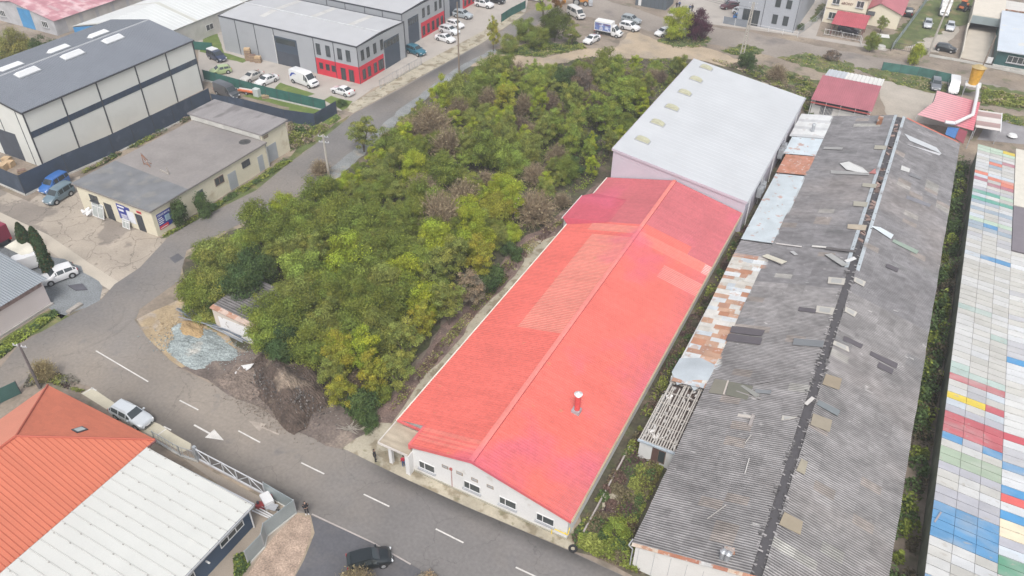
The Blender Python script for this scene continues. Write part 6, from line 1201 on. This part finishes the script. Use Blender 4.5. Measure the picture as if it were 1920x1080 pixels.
p=G(484,180);mb=MB();mb.box(p.x-.6,p.x+.6,p.y-.6,p.y+.6,0,1.5);tag(mb.build('water_tank',mat('tank_white',(.5,.54,.53),.5,.1),bevel=.1),'pale plastic tank between the green fence and the navy fence','tank')
p=G(466,176);o=thing('boat_trailer','low orange and white trailer beside the dark camper van','trailer',(p.x,p.y,0),R(10));mb=MB();mb.box(-1.8,1.8,-.5,.5,.5,.75);mb.build('bed',mat('orange_bed',(.6,.16,.06),.6),o,local=True);mb=MB();mb.box(-1.7,1.7,-.1,.1,.76,.95);mb.build('load',PVC,o,local=True);wheel(o,0,-.6,.3,.15);wheel(o,0,.6,.3,.15)
pallet_stack((498,184),4,False,'grey pallets lying beside the pale plastic tank',.9)
# bin corner
p=G(503,945);mb=MB();mb.obox(p,(1,-.5,0),(.5,1,0),1.3,.9,0,1.0);tag(mb.build('white_cabinet',PVC,bevel=.05),'white cabinet inside the panel wall corner','cabinet')
p=G(490,952);o=thing('generator','dark red machine beside the white cabinet','machine',(p.x,p.y,0),.4);mb=MB();mb.box(-.4,.4,-.3,.3,.15,.6);mb.build('frame',mat('machine_red',(.30,.04,.04),.6,.2,3),o,local=True,bevel=.04);mb=MB();mb.tube((-.2,0,.6),(-.2,0,.85),.12,n=8);mb.build('exhaust',DARKM,o,local=True)
p=G(512,958);o=thing('wheelbarrow','grey wheelbarrow behind the panel wall','wheelbarrow',(p.x,p.y,0),.2);mb=MB();mb.hexa([(-.35,-.2,.35),(.3,-.2,.35),(.3,.2,.35),(-.35,.2,.35)],[(-.5,-.35,.65),(.5,-.35,.65),(.5,.35,.65),(-.5,.35,.65)]);mb.build('tray',GREYM,o,local=True)
mb=MB();mb.beam((-.9,-.25,.6),(.6,-.1,.3),.04);mb.beam((-.9,.25,.6),(.6,.1,.3),.04);mb.build('handles',GREYM,o,local=True);wheel(o,.65,.05,.2,.08)
for k in range(3):
    a=G(474+k*7,955-k*2+6);c=G(505+k*4,975-k*2);mb=MB();mb.beam(a+Vector((0,0,.3)),c+Vector((0,0,.3)),.1);tag(mb.build('white_plank',PVC),'white plank lying beside the blue hall corner','plank','white planks beside the blue hall corner')
a,c=G(501,935),G(511,940);mb=MB();mb.beam(a+Vector((0,0,.6)),c+Vector((0,0,.6)),.3,.35);tag(mb.build('red_letterbox',mat('box_red',(.5,.04,.05),.5)),'small red box fixed by the gate end','box')
p=G(148,540);mb=MB();pts=[(-1.4,-.4),(.2,-.6),(1.3,.2),(-.2,.7)];mb.hexa([(p.x+x,p.y+y,.05) for x,y in pts],[(p.x+x,p.y+y,.18) for x,y in pts]);tag(mb.build('dark_sheet',mat('slate_board',(.10,.10,.12),.8)),'dark board lying on the gravel yard','board')
a,c=G(128,588),G(153,571);mb=MB();mb.beam(a+Vector((0,0,.15)),c+Vector((0,0,.15)),.6,.3);tag(mb.build('timber_kerb',mat('weathered_wood')),'short timber sleeper lying at the road edge','sleeper')
p=G(1655,68);mb=MB();mb.obox(p,(1,.2,0),(-.2,1,0),2.6,2.0,.02,.15);tag(mb.build('white_slab',PVC),'white slab on the grass beside the red carport','slab')
p=G(1652,90);mb=MB();mb.tube((p.x,p.y,0),(p.x,p.y,.5),.9,.8,12);tag(mb.build('well_ring',mat('pale_block')),'pale round well ring on the grass by the road','well')
p=G(1852,122);mb=MB();mb.box(p.x-.5,p.x+.5,p.y-.1,p.y+.1,.4,1.6);tag(mb.build('white_board',PVC),'small white board on the wall corner of the green workshop','sign')
p=G(1897,258);mb=MB();mb.tube((p.x,p.y,.3),(p.x,p.y,.6),.8,.6,12);tag(mb.build('satellite_dish',PVC),'round white dish on the grey slab at the right edge','dish')
# ================= VEGETATION
FOL=mat('foliage',rough=.85,amt=.1,scale=.5,fine=0,attr=True,objcol=True,spec=.2)
def translucent(m,k):
    t=m.node_tree;b=t.nodes['Principled BSDF'];src=b.inputs['Base Color'].links[0].from_socket;tr=t.nodes.new('ShaderNodeBsdfTranslucent');mx=t.nodes.new('ShaderNodeMixShader');mx.inputs[0].default_value=k
    t.links.new(src,tr.inputs['Color']);t.links.new(b.outputs[0],mx.inputs[1]);t.links.new(tr.outputs[0],mx.inputs[2]);t.links.new(mx.outputs[0],t.nodes['Material Output'].inputs['Surface'])
translucent(FOL,.35)
BARK=mat('bark',(.13,.10,.08),.95,.2,2)
def leafquad(mb,c,nrm,s,col,rn):
    t=nrm.orthogonal().normalized();a=rn.uniform(0,6.28);b_=nrm.cross(t);u=(t*math.cos(a)+b_*math.sin(a))*s;v=nrm.cross(u)*rn.uniform(.5,.8);k=nrm*s*.25
    n=len(mb.v);mb.v+=[tuple(c-u),tuple(c-v+k),tuple(c+u),tuple(c+v+k)];mb.f.append((n,n+1,n+2,n+3));mb.c.append(col);mb.m.append(0)
def crown_mesh(seed,Rx,Rz,zc,nl,nleaf,ls,lobe=(.35,.6),spread=1.0,top=0):
    rn=random.Random(seed);mb=MB();L_=[]
    for i in range(nl):
        while True:
            d=Vector((rn.uniform(-1,1),rn.uniform(-1,1),rn.uniform(-.75,1)));
            if .25<d.length<1:break
        rr_=rn.uniform(*lobe)*Rx;c=Vector((d.x*(Rx-rr_*.5)*spread,d.y*(Rx-rr_*.5)*spread,zc+d.z*(Rz-rr_*.4)))
        L_.append((c,rr_,rn.uniform(.78,1.22),rn.uniform(-.1,.1)))
    tot=sum(l[1]**2 for l in L_)
    for c,r_,br,hu in L_:
        for k in range(int(nleaf*r_*r_/tot)):
            z=rn.uniform(-.65,1);a=rn.uniform(0,6.283);q=math.sqrt(1-z*z);d=Vector((q*math.cos(a),q*math.sin(a),z))
            rad=r_*rn.uniform(.45,1.15)*(1+.25*math.sin(5*a+c.x*9)*math.sin(4*z+c.y*7))+(rn.random()<.06)*rn.uniform(0,.35);p=c+Vector((d.x*rad,d.y*rad,d.z*rad*.8))
            if p.z<.05:continue
            nn=(d+Vector((rn.uniform(-.8,.8),rn.uniform(-.8,.8),rn.uniform(-.3,.9)))).normalized()
            g_=br*rn.uniform(.72,1.3);leafquad(mb,p,nn,ls*rn.uniform(.6,1.25),(g_*(1+hu),g_,g_*(1-hu)),rn)
    return mb
def trunk_mesh(seed,h,spread,r,nb=6):
    rn=random.Random(seed);mb=MB()
    for k in range(nb):
        a=rn.uniform(0,6.28);p=Vector((0,0,0));l=h/3;q=Vector((math.cos(a)*.1,math.sin(a)*.1,h*.3));rr_=r*rn.uniform(.6,1)
        for i in range(3):
            mb.tube(p,q,rr_,rr_*.6,6);rr_*=.6;p=q;q=q+Vector((math.cos(a)*spread*rn.uniform(.2,.4),math.sin(a)*spread*rn.uniform(.2,.4),h*rn.uniform(.15,.28)));a+=rn.uniform(-.5,.5)
    return mb
def twig_mesh(seed,Rx,Rz,n=420,leaves=700,ls=.12):
    rn=random.Random(seed);mb=MB()
    for k in range(n):
        a=rn.uniform(0,6.28);e=rn.uniform(.05,1.45);p=Vector((rn.uniform(-.3,.3),rn.uniform(-.3,.3),rn.uniform(.2,.9)));ln=rn.uniform(.6,1.0);w_=rn.uniform(.012,.035)
        d=Vector((math.cos(a)*math.cos(e)*Rx,math.sin(a)*math.cos(e)*Rx,math.sin(e)*Rz))*ln;m1=p+d*.5+Vector((rn.uniform(-.25,.25),rn.uniform(-.25,.25),rn.uniform(0,.35)));q=p+d;c=rn.uniform(.7,1.5)
        for (u,v,w0,w1) in ((p,m1,w_*1.4,w_),(m1,q,w_,w_*.4)):
            s=(v-u).cross(Vector((rn.uniform(-1,1),rn.uniform(-1,1),.4))).normalized();mb.poly([u-s*w0,u+s*w0,v+s*w1,v-s*w1],(c,c*.95,c*.9))
        for j in range(4):
            st=m1.lerp(q,rn.uniform(0,.9));en=st+Vector((rn.uniform(-.5,.5),rn.uniform(-.5,.5),rn.uniform(-.1,.5)));s=(en-st).cross(Vector((0,.3,1))).normalized()*.012;mb.poly([st-s,st+s,en],(c,c*.95,c*.9))
    for k in range(leaves):
        a=rn.uniform(0,6.28);e=rn.uniform(-.1,1.4);rr_=rn.uniform(.5,1.02);p=Vector((math.cos(a)*math.cos(e)*Rx*rr_,math.sin(a)*math.cos(e)*Rx*rr_,.6+math.sin(e)*Rz*rr_));g_=rn.uniform(.5,1.4)
        leafquad(mb,p,Vector((rn.uniform(-1,1),rn.uniform(-1,1),1)).normalized(),ls*rn.uniform(.6,1.3),(g_,g_,g_*.9),rn)
    return mb
def treeproto(name,cm,tm):
    o=thing(name,None,None);c=cm.build('crown',FOL,o,local=True);tm.build('trunk',BARK,o,local=True);return o
PR={'leafy':[treeproto('bushy_tree',crown_mesh(s,2.2,1.9+.15*s,2.3,34+4*s,13000,.078,(.16,.40)),trunk_mesh(s,3.0,2.0,.10)) for s in range(7)],
'airy':[treeproto('slender_tree',crown_mesh(20+s,1.6,2.4,2.7,46,7000,.072,(.12,.30)),trunk_mesh(40+s,4.0,1.3,.09)) for s in range(4)],
'twig':[treeproto('bare_bush',twig_mesh(60+s,2.2,2.6,620,600,.10),trunk_mesh(70+s,2.6,2.0,.10,8)) for s in range(3)],
'bush':[treeproto('bush',crown_mesh(80+s,1.3,.95,.85,20,3200,.085,(.2,.45)),trunk_mesh(90+s,1.2,1.0,.05,4)) for s in range(4)]}
used=set()
def plant(kind,x,y,sx,sz,col,label,cat='tree',group=None,idx=None,name=None):
    i=random.randrange(len(PR[kind])) if idx is None else idx;pr=PR[kind][i]
    if pr.name in used:o=copy_tree(pr)
    else:o=pr;used.add(pr.name)
    o.location=(x,y,0);o.rotation_euler=(0,0,random.uniform(0,6.28));o.scale=(sx,sx,sz);tag(o,label,cat,group)
    if name:o.name=name
    for ch in o.children:
        if ch.name.startswith('crown'):ch.color=(*jc(col,.08),1)
    return o
cG=(.225,.27,.055);cYG=(.37,.43,.05);cOL=(.285,.315,.08);cBR=(.34,.28,.20);cPU=(.25,.20,.16);cYE=(.36,.355,.055);cDG=(.10,.155,.055);cLG=(.30,.37,.075);cTAN=(.40,.34,.20)
names={cG:'mid-green',cYG:'yellow-green',cOL:'olive',cBR:'brown leafless-looking',cPU:'purplish brown',cYE:'yellow-leaved',cDG:'dark green',cLG:'light green',cTAN:'tan'}
heroes=[('leafy',650,465,1.55,cYG,'broad bright yellow-green tree in the middle of the near thicket'),('leafy',755,505,1.25,cYG,'rounded yellow-green tree nearer the red hall than the broad bright one'),
('leafy',568,500,1.45,cLG,'fresh green round tree behind the hut'),('leafy',598,440,1.3,cG,None),('leafy',640,405,1.4,cG,None),('leafy',560,400,1.3,cG,None),('leafy',700,395,1.4,cG,None),('leafy',745,420,1.2,cG,None),('leafy',520,440,1.2,cG,None),('leafy',600,360,1.3,cG,None),
('leafy',415,485,1.45,cOL,'olive tree with tan top beside the road repair patch'),('leafy',470,505,1.3,cDG,None),('leafy',372,545,1.15,cG,None),('leafy',385,470,.95,cG,None),('leafy',400,540,1.1,cOL,None),('leafy',440,540,1.1,cDG,None),('bush',410,600,1.0,cOL,None),('bush',385,590,1.1,cOL,None),
('leafy',492,572,1.25,cG,'green tree crowding over the right end of the hut'),('leafy',535,590,1.35,cG,None),('leafy',455,540,1.2,cDG,None),('bush',393,585,1.0,cDG,None),('leafy',505,620,1.1,cLG,None),('leafy',560,560,1.2,cOL,None),('leafy',600,600,1.2,cOL,None),('leafy',530,640,1.05,cDG,None),('leafy',575,640,1.1,cG,None),('leafy',620,545,1.1,cG,None),('leafy',670,590,1.25,cG,None),('leafy',720,560,1.25,cG,None),('leafy',700,620,1.1,cOL,None),
('airy',640,670,1.25,cYE,None),('airy',680,660,1.25,cYG,None),('airy',700,690,1.2,cYE,'yellow-leaved bush tree nearest the branches tangle'),('airy',620,700,1.05,cOL,None),('airy',760,640,1.2,cOL,None),('airy',790,600,1.1,cYE,None),('bush',680,755,1.45,cDG,'dark green bush at the near tip of the thicket'),('bush',715,740,1.0,cG,None),('bush',690,790,1.0,cDG,None),
('airy',745,690,1.1,cOL,None),('airy',640,730,1.0,cYE,None),('twig',670,715,.8,cPU,None),('twig',640,620,.9,cPU,None),
('twig',825,395,1.75,cBR,'large grey-brown leafless tree in the middle of the thicket'),('twig',870,365,1.5,cBR,None),('twig',790,350,1.4,cBR,None),('twig',1005,385,1.6,cBR,'brown leafless tree closest to the gablet of the red hall'),
('leafy',930,385,1.15,cYE,'bright yellow tree between the two brown leafless trees'),('leafy',890,440,1.2,cYG,None),('airy',860,470,1.4,cOL,None),('airy',820,500,1.35,cOL,None),('airy',900,480,1.3,cYE,None),('airy',840,560,1.3,cOL,None),('leafy',800,560,1.05,cYG,None),('airy',880,530,1.2,cBR,None),('leafy',950,350,1.2,cYG,None),
('twig',810,225,1.8,cBR,None),('twig',840,270,1.6,cBR,None),('twig',770,240,1.5,cBR,None),('leafy',760,290,1.3,cG,None),('leafy',730,260,1.2,cG,None),('leafy',830,310,1.3,cG,None),('leafy',910,270,1.5,cG,None),('leafy',960,290,1.2,cLG,None),('leafy',775,315,1.15,cYG,None),
('leafy',925,120,1.3,cG,'tall dark-based green tree at the top left corner of the thicket'),('leafy',900,150,1.1,cLG,None),('airy',950,180,1.5,cYE,'yellow and green tree just below the top left corner of the thicket'),('leafy',1000,160,1.1,cLG,None),('airy',1125,190,1.7,cLG,None),('airy',1165,175,1.7,cLG,'tall light green tree beside the corner of the silver hall'),('airy',1140,220,1.3,cLG,None),('leafy',1140,115,1.3,cG,None),('leafy',1060,150,1.1,cDG,None),('leafy',1090,150,1.1,cPU,None),('twig',1030,190,1.2,cPU,None),('twig',975,230,1.2,cPU,None),('airy',1020,240,1.3,cOL,None),('airy',1080,235,1.4,cOL,None),('bush',1110,270,1.4,cDG,None),('bush',1075,310,1.5,cDG,None),('bush',960,470,1.2,cDG,None),('bush',930,520,1.5,cDG,None),('bush',905,540,1.3,cDG,None)]
placed=[]
def zone(x,y):
    if y<58:return 'near the hut and soil heap'
    if x<-62 and y<105:return 'along the side road'
    if x>-46 and y<100:return 'along the leaf-littered path'
    if y>118:return 'at the far end by the sandy track'
    return 'in the middle of the thicket'
for (k,px,py,s_,col,lb) in heroes:
    hc={'leafy':3.0,'airy':3.0,'twig':2.0,'bush':.9}[k]*s_;p=G(px,py,hc);placed.append((p.x,p.y,2.0*s_ if k!='bush' else 1.2))
    sz=s_*random.uniform(.92,1.15);plant(k,p.x,p.y,s_,sz,col,lb or '%s %s %s'%(names[col],{'leafy':'round tree','airy':'loose-crowned tree','twig':'bush','bush':'low bush'}[k],zone(p.x,p.y)),'tree' if k!='bush' else 'bush','trees and bushes of the thicket')
TH=[(375,560),(372,500),(448,462),(545,414),(665,350),(732,280),(795,228),(860,182),(905,152),(940,146),(1010,156),(1100,138),(1292,138),(1240,190),(1150,290),(1110,345),(1040,400),(965,455),(915,505),(880,550),(820,610),(780,665),(740,725),(690,780),(640,770),(600,735),(590,690),(500,660),(505,600),(400,590)]
THW=[G(*p) for p in TH]
def inside(x,y,P):
    r=False;j=len(P)-1
    for i in range(len(P)):
        if (P[i].y>y)!=(P[j].y>y) and x<(P[j].x-P[i].x)*(y-P[i].y)/(P[j].y-P[i].y)+P[i].x:r=not r
        j=i
    return r
n=0;rn=random.Random(99)
for t in range(9000):
    if n>=170:break
    x,y=rn.uniform(-85,-30),rn.uniform(44,152)
    if not inside(x,y,THW) or (-62.5<x<-54 and 43<y<49.5):continue
    md=2.5 if y<105 else 2.7
    if any((x-a)**2+(y-b_)**2<(md*.5+r_*.55)**2 for a,b_,r_ in placed):continue
    edge_=x>-41 or not inside(x-2,y,THW) or not inside(x+2,y,THW)
    if y<78:k,c=rn.choice([('leafy',cG),('leafy',cG),('leafy',cOL),('leafy',cLG),('airy',cOL),('leafy',cYG)])
    elif y<112:k,c=rn.choice([('leafy',cG),('airy',cOL),('airy',cYG),('twig',cBR),('leafy',cOL),('airy',cLG),('airy',cOL),('airy',cYG)])
    else:k,c=rn.choice([('leafy',cG),('airy',cOL),('airy',cLG),('twig',cPU),('airy',cOL),('twig',cBR),('leafy',cLG),('airy',cYG)])
    s_=rn.uniform(.75,1.25)*(.8 if edge_ else 1)*(1.05 if y>110 else 1)
    placed.append((x,y,s_*1.8));n+=1
    plant(k,x,y,s_,s_*rn.uniform(.7,1.45),c,'%s %s %s'%(names[c],{'leafy':'round tree','airy':'loose-crowned tree','twig':'bush','bush':'low bush'}[k],zone(x,y)),'tree','trees and bushes of the thicket')
LM=[('the hut',G(440,600)),('the soil heap',G(535,745)),('the grey concrete pole',G(617,332)),('the tall brown pole',G(861,138)),('the broad yellow-green tree',G(650,500)),('the big leafless tree',G(825,420)),('the red hall gablet',G(1075,400)),('the silver hall corner',G(1143,333)),('the sandy track',G(1100,108)),('the road repair patch',G(335,485)),('the verge tree',G(683,285)),('the porch',G(700,835)),('the leafy path bend',G(893,552)),('the silver hall far corner',G(1300,130))]
buck={}
for o in C.objects:
    if o.parent is None and o.get('group')=='trees and bushes of the thicket' and 'loose' in (o['label'].split(' ')[1:2] or ['']) or (o.parent is None and o.get('group')=='trees and bushes of the thicket' and any(z_ in o['label'] for z_ in ('near the hut and','along the side road','along the leaf-littered','at the far end by','in the middle of the thicket'))):
        if 'broad bright' in o['label'] or 'large grey-brown' in o['label']:continue
        lb=o['label']
        for z_ in (' near the hut and soil heap',' along the side road',' along the leaf-littered path',' at the far end by the sandy track',' in the middle of the thicket'):lb=lb.replace(z_,'')
        ds=sorted(LM,key=lambda q:(q[1].xy-o.location.xy).length);buck.setdefault((lb,ds[0][0],ds[1][0]),[]).append(((ds[0][1].xy-o.location.xy).length,o))
ORD=['nearest','second nearest','third nearest','fourth nearest','fifth nearest','sixth nearest','seventh nearest']
for (lb,a_,b_),L_ in buck.items():
    L_.sort(key=lambda q:q[0])
    for i,(dd,o) in enumerate(L_):
        o['label']='%s between %s and %s'%(lb,a_,b_) if len(L_)==1 else '%s %s %s, towards %s'%(lb,ORD[min(i,6)],a_,b_)
# ground cover as uncountable growth
FOLA=mat('foliage_attr',rough=.9,amt=.1,scale=.6,attr=True,spec=.2);translucent(FOLA,.3)
def cover(name,label,px,n,hmax,cols,seed,ls=.16,world=None):
    P=[G(*p) for p in px] if world is None else [Vector(p) for p in world];rn=random.Random(seed);x0=min(p.x for p in P);x1=max(p.x for p in P);y0=min(p.y for p in P);y1=max(p.y for p in P);mb=MB();cnt=0
    sp=[(rn.uniform(x0,x1),rn.uniform(y0,y1),rn.uniform(.5,1.6),rn.choice(cols),rn.uniform(.3,1)) for _ in range(int((x1-x0)*(y1-y0)/1.6)+10)]
    tries=0
    while cnt<n and tries<n*12:
        tries+=1;s_=rn.choice(sp);a=rn.uniform(0,6.28);r_=s_[2]*math.sqrt(rn.random());x,y=s_[0]+r_*math.cos(a),s_[1]+r_*math.sin(a)
        if not inside(x,y,P):continue
        z=hmax*s_[4]*(1-(r_/s_[2])**2)*rn.uniform(.3,1)+.05;g_=rn.uniform(.6,1.4);leafquad(mb,Vector((x,y,z)),Vector((rn.uniform(-.8,.8),rn.uniform(-.8,.8),1)).normalized(),ls*rn.uniform(.6,1.3),tuple(c*g_ for c in s_[3]),rn);cnt+=1
    return tag(mb.build(name,FOLA),label,'undergrowth',kind='stuff')
cover('undergrowth','tangled low growth under the trees of the thicket',TH,60000,1.7,[cDG,cOL,cG,(.13,.095,.075),cLG],1,.13)
cover('undergrowth','weeds and brambles between the red hall and the derelict shed',((1392,420),(1402,425),(1290,600),(1190,790),(1245,850),(1225,900),(1190,1000),(1200,1075),(1185,1072),(1080,1030),(1072,1010),(1170,850)),13000,.6,[cDG,cOL,(.17,.11,.09),(.2,.17,.1),(.14,.09,.085)],2,.13)
cover('undergrowth','rusty weeds on the strip in front of the annex',((1190,880),(1250,860),(1235,900),(1185,1000),(1140,980),(1170,930)),3500,.4,[(.15,.09,.05),(.17,.15,.06),cOL],3,.12)
cover('undergrowth','bright weeds at the road corner by the tyre',((1085,1005),(1140,1000),(1190,1050),(1195,1075),(1110,1040),(1080,1025)),3000,.6,[cG,cLG,cOL],4,.14)
cover('undergrowth','dense green bushes in the gap between the derelict shed and the panel roofed hall',None,17000,3.0,[cDG,cG,cDG,(.12,.10,.06)],5,.17,world=[(11.0,42,0),(13.2,42,0),(13.2,131,0),(11.0,131,0)])
cover('undergrowth','hedge growth along the verge beside the pink building',((0,646),(100,582),(112,590),(35,646),(0,674),(-40,690)),3000,.7,[cG,cDG,cLG],6,.14)
cover('undergrowth','scrub between the navy fence and the cream workshop',((200,306),(400,203),(440,200),(340,214),(150,330)),3500,.9,[cDG,cBR,cOL],7,.15)
cover('undergrowth','scrub beside the rear block of the cream workshop',((545,285),(540,235),(592,240),(640,220),(600,262)),4000,1.2,[cDG,cOL,cBR],8,.15)
cover('undergrowth','verge weeds along the cream workshop',((300,447),(545,292),(560,296),(460,360),(322,440)),3500,.5,[cG,cOL,cDG],9,.13)
cover('undergrowth','rough growth behind the silver hall',((1330,112),(1420,125),(1560,160),(1520,240),(1500,185),(1400,140)),7000,.8,[cOL,cG,cTAN,cDG,cPU],10,.16)
cover('undergrowth','rough field growth at the right edge',((1840,165),(1925,182),(1925,205),(1840,195)),4500,.8,[cG,cOL,cTAN],11,.18)
cover('undergrowth','rough growth along the thicket side of the sandy track',((930,125),(1010,130),(1100,108),(1290,115),(1260,150),(1100,130),(950,150)),6000,.9,[cOL,cG,cPU,cDG],12,.16)
cover('undergrowth','growth on the bank above the sandy track',((935,100),(1000,80),(1090,80),(1100,92),(1010,106)),3500,.7,[cG,cDG,cOL],13,.16)
cover('undergrowth','shrubs behind the fence of the orange tiled building',((60,700),(130,705),(172,726),(150,738),(90,718),(40,730)),2500,.9,[(.09,.06,.055),cOL,(.2,.19,.15)],14,.12)
cover('undergrowth','shrubs at the top left behind the dark roofed hall',((-60,120),(-60,95),(60,95),(115,90),(110,120),(0,190)),7000,2.6,[cDG,cG,cOL,cDG],15,.22)
cover('undergrowth','low plants beside the blue hall wall',((440,1050),(466,1030),(470,1060),(440,1100)),900,.9,[cDG,cG],16,.12)
for i_,q_ in enumerate([[(925,95),(1000,85),(1090,82),(1085,95),(1010,108),(935,103)],[(1230,78),(1260,60),(1330,70),(1325,88),(1270,92)],[(1355,95),(1390,82),(1430,92),(1420,102),(1380,104)],[(1460,110),(1510,98),(1600,120),(1600,140),(1540,136)],[(1600,128),(1660,130),(1780,158),(1770,182),(1660,152)],[(1838,205),(1925,225),(1925,240),(1840,218)]]):
    cover('undergrowth',['rough grass along the bank of the sandy track','rough grass ringing the yellow-green and purple trees','rough grass before the lattice pole','patch of rough grass between dirt road and red roofed workshop','rough grass strip along the netting fence','rough grass strip beside the grey slab'][i_],q_,800,.3,[cOL,cG,cTAN,cDG],50+i_,.17)
cover('undergrowth','dry scrub along the leaf-littered path beside the red hall',((1130,350),(1040,420),(965,468),(925,520),(885,575),(825,640),(770,710),(720,780),(700,800),(745,770),(850,640),(1000,470),(1120,355)),4200,.35,[(.20,.13,.10),(.16,.11,.09),cOL,cTAN],71,.11)
cover('undergrowth','weeds in the narrow gap between the red hall and the lean-to',None,5200,.9,[cDG,(.2,.14,.11),cOL,(.16,.12,.10)],72,.13,world=[(-13.75,56,0),(-12.3,56,0),(-12.5,96,0),(-13.75,96,0)])
# single trees
def tree(kind,px,s_,sz,col,label,h=None,idx=0,name=None,cat='tree'):
    p=G(*px);return plant(kind,p.x,p.y,s_,sz,col,label,cat,None,idx,name)
tree('airy',(683,285),1.5,1.25,cOL,'thin airy tree on the verge where the concrete path meets the road',idx=1)
tree('twig',(602,330),.9,.9,cBR,'small bare tree beside the grey concrete pole',idx=1)
tree('airy',(925,96),.9,1.5,cYE,'nearly bare autumn tree at the start of the sandy track',idx=2)
tree('leafy',(985,80),1.25,1.2,cG,'green tree on the bank between the side road and the minibus',idx=1)
tree('leafy',(1040,78),1.5,1.5,(.12,.15,.03),'large green tree touched with yellow beside the bank',idx=2)
tree('leafy',(955,98),.9,.8,cOL,'low olive tree at the near end of the bank beside the sandy track',idx=4)
tree('leafy',(1010,92),1.1,1.0,cG,'broad green tree in the middle of the bank beside the sandy track',idx=5)
tree('airy',(1072,85),1.2,1.0,cOL,'loose olive tree at the right end of the bank nearest the dirt lot',idx=0)
tree('airy',(1018,40),1.3,1.9,cYG,'tall yellowing tree at the top beside the side road',idx=3)
tree('airy',(1045,28),1.0,1.6,(.28,.15,.04),'small orange-leaved tree by the minibus',idx=0)
tree('leafy',(1268,76),1.35,1.55,cYG,'rounded yellow-green tree next to the purple one',idx=3)
tree('leafy',(1305,76),1.3,1.5,(.11,.035,.06),'dark purple-leaved tree next to the yellow-green one',idx=4)
tree('bush',(345,425),1.1,2.2,cDG,'dark shrub climbing the side wall by the banner',idx=0,cat='shrub');tree('bush',(385,402),1.3,1.8,cDG,'spreading dark shrub in the middle of the workshop side wall',idx=1,cat='shrub')
tree('twig',(668,1118),1.0,.9,(.30,.25,.16),'half-bare tan tree at the bottom edge before the black hatchback',idx=1);tree('bush',(800,1096),.8,.6,cBR,'green-brown bush cut by the bottom edge',idx=2,cat='shrub')
tree('twig',(88,712),.7,.9,cTAN,'bare yellowish shrub at the foot of the dark twin pole',idx=0,cat='shrub')
tree('leafy',(35,120),1.5,1.6,(.30,.29,.09),'yellowing tree at the top left behind the dark roofed hall',idx=0);tree('leafy',(95,128),1.3,1.3,cDG,'dark green tree beside the yellowing one at the top left',idx=5)
tree('leafy',(372,62),1.0,.9,(.16,.15,.09),'grey-green round tree beside the long white hall',idx=1);tree('twig',(1455,150),1.1,1.0,cBR,'brown bush beside the slab behind the silver hall',idx=2,cat='shrub')
tree('bush',(1400,130),1.5,1.9,cDG,'dark shrub at the foot of the lattice pole',idx=3,cat='shrub');tree('leafy',(1630,98),.75,.9,cG,'small green tree on the road side of the carport garden',idx=3);tree('bush',(1715,122),1.3,2.3,cYG,'yellow-green shrub at the gate of the gravel yard',idx=0,cat='shrub');tree('bush',(1560,112),1.3,1.0,cPU,'dark bush between the dirt road and the red roofed workshop',idx=1,cat='shrub')
tree('airy',(1650,62),.8,.8,cOL,'slender pale tree beside the red carport',idx=2);tree('bush',(1487,50),.5,.6,cDG,'small clipped shrub by the office car park, left one',idx=2,cat='shrub');tree('bush',(1500,56),.7,.8,cDG,'clipped shrub by the office car park, right one',idx=3,cat='shrub')
tree('bush',(1155,1000),1.0,1.0,cLG,'light green weedy bush beside the derelict shed corner',idx=1,cat='shrub');tree('bush',(640,200),.8,.8,cDG,'low dark shrub in the lawn corner by the gate',idx=2,cat='shrub')
for k,(px,h,r_,lb) in enumerate((((98,520),7.2,.62,'taller thuja column beside the white hatchback'),((58,478),4.6,.6,'shorter thuja column beside the cream canopy'))):
    p=G(*px);o=thing('thuja',lb,'tree',(p.x,p.y,0));mb=MB();rn=random.Random(k)
    for i in range(5200):
        t=rn.random();z=.3+t*h;a=rn.uniform(0,6.28);rr_=r_*min(1,(1.02-t)*3.2)**.6*rn.uniform(.6,1.15)*(1+.22*math.sin(a*3+z*2.1)*math.sin(z*3.3+a));g_=rn.uniform(.6,1.3);br=.35 if rn.random()<.12 else 0
        leafquad(mb,Vector((math.cos(a)*rr_,math.sin(a)*rr_,z)),Vector((math.cos(a),math.sin(a),rn.uniform(-.5,1.2))).normalized(),.15*rn.uniform(.7,1.3),((.055+.25*br)*g_,.095*g_,.04*g_),rn)
    mb.build('crown',mat('foliage_attr'),o,local=True);mb=MB();mb.tube((0,0,0),(0,0,h*.9),.12,.03,8);mb.build('trunk',BARK,o,local=True)
for pr in sum(PR.values(),[]):
    if pr.name not in used:
        for ch in list(pr.children):bpy.data.objects.remove(ch)
        bpy.data.objects.remove(pr)
# ================= HAZE
mb=MB();mb.box(-215,80,-60,260,-1.0,63);hz=mb.build('haze',ATTRC);m=bpy.data.materials.new('haze_air');m.use_nodes=True;t=m.node_tree
for nd in list(t.nodes):
    if nd.type=='BSDF_PRINCIPLED':t.nodes.remove(nd)
pv=t.nodes.new('ShaderNodeVolumePrincipled');pv.inputs['Density'].default_value=.0007;pv.inputs['Color'].default_value=(.93,.95,1,1);pv.inputs['Anisotropy'].default_value=.2
t.links.new(pv.outputs[0],t.nodes['Material Output'].inputs['Volume']);hz.data.materials.clear();hz.data.materials.append(m);hz['kind']='stuff'
bpy.context.view_layer.update()
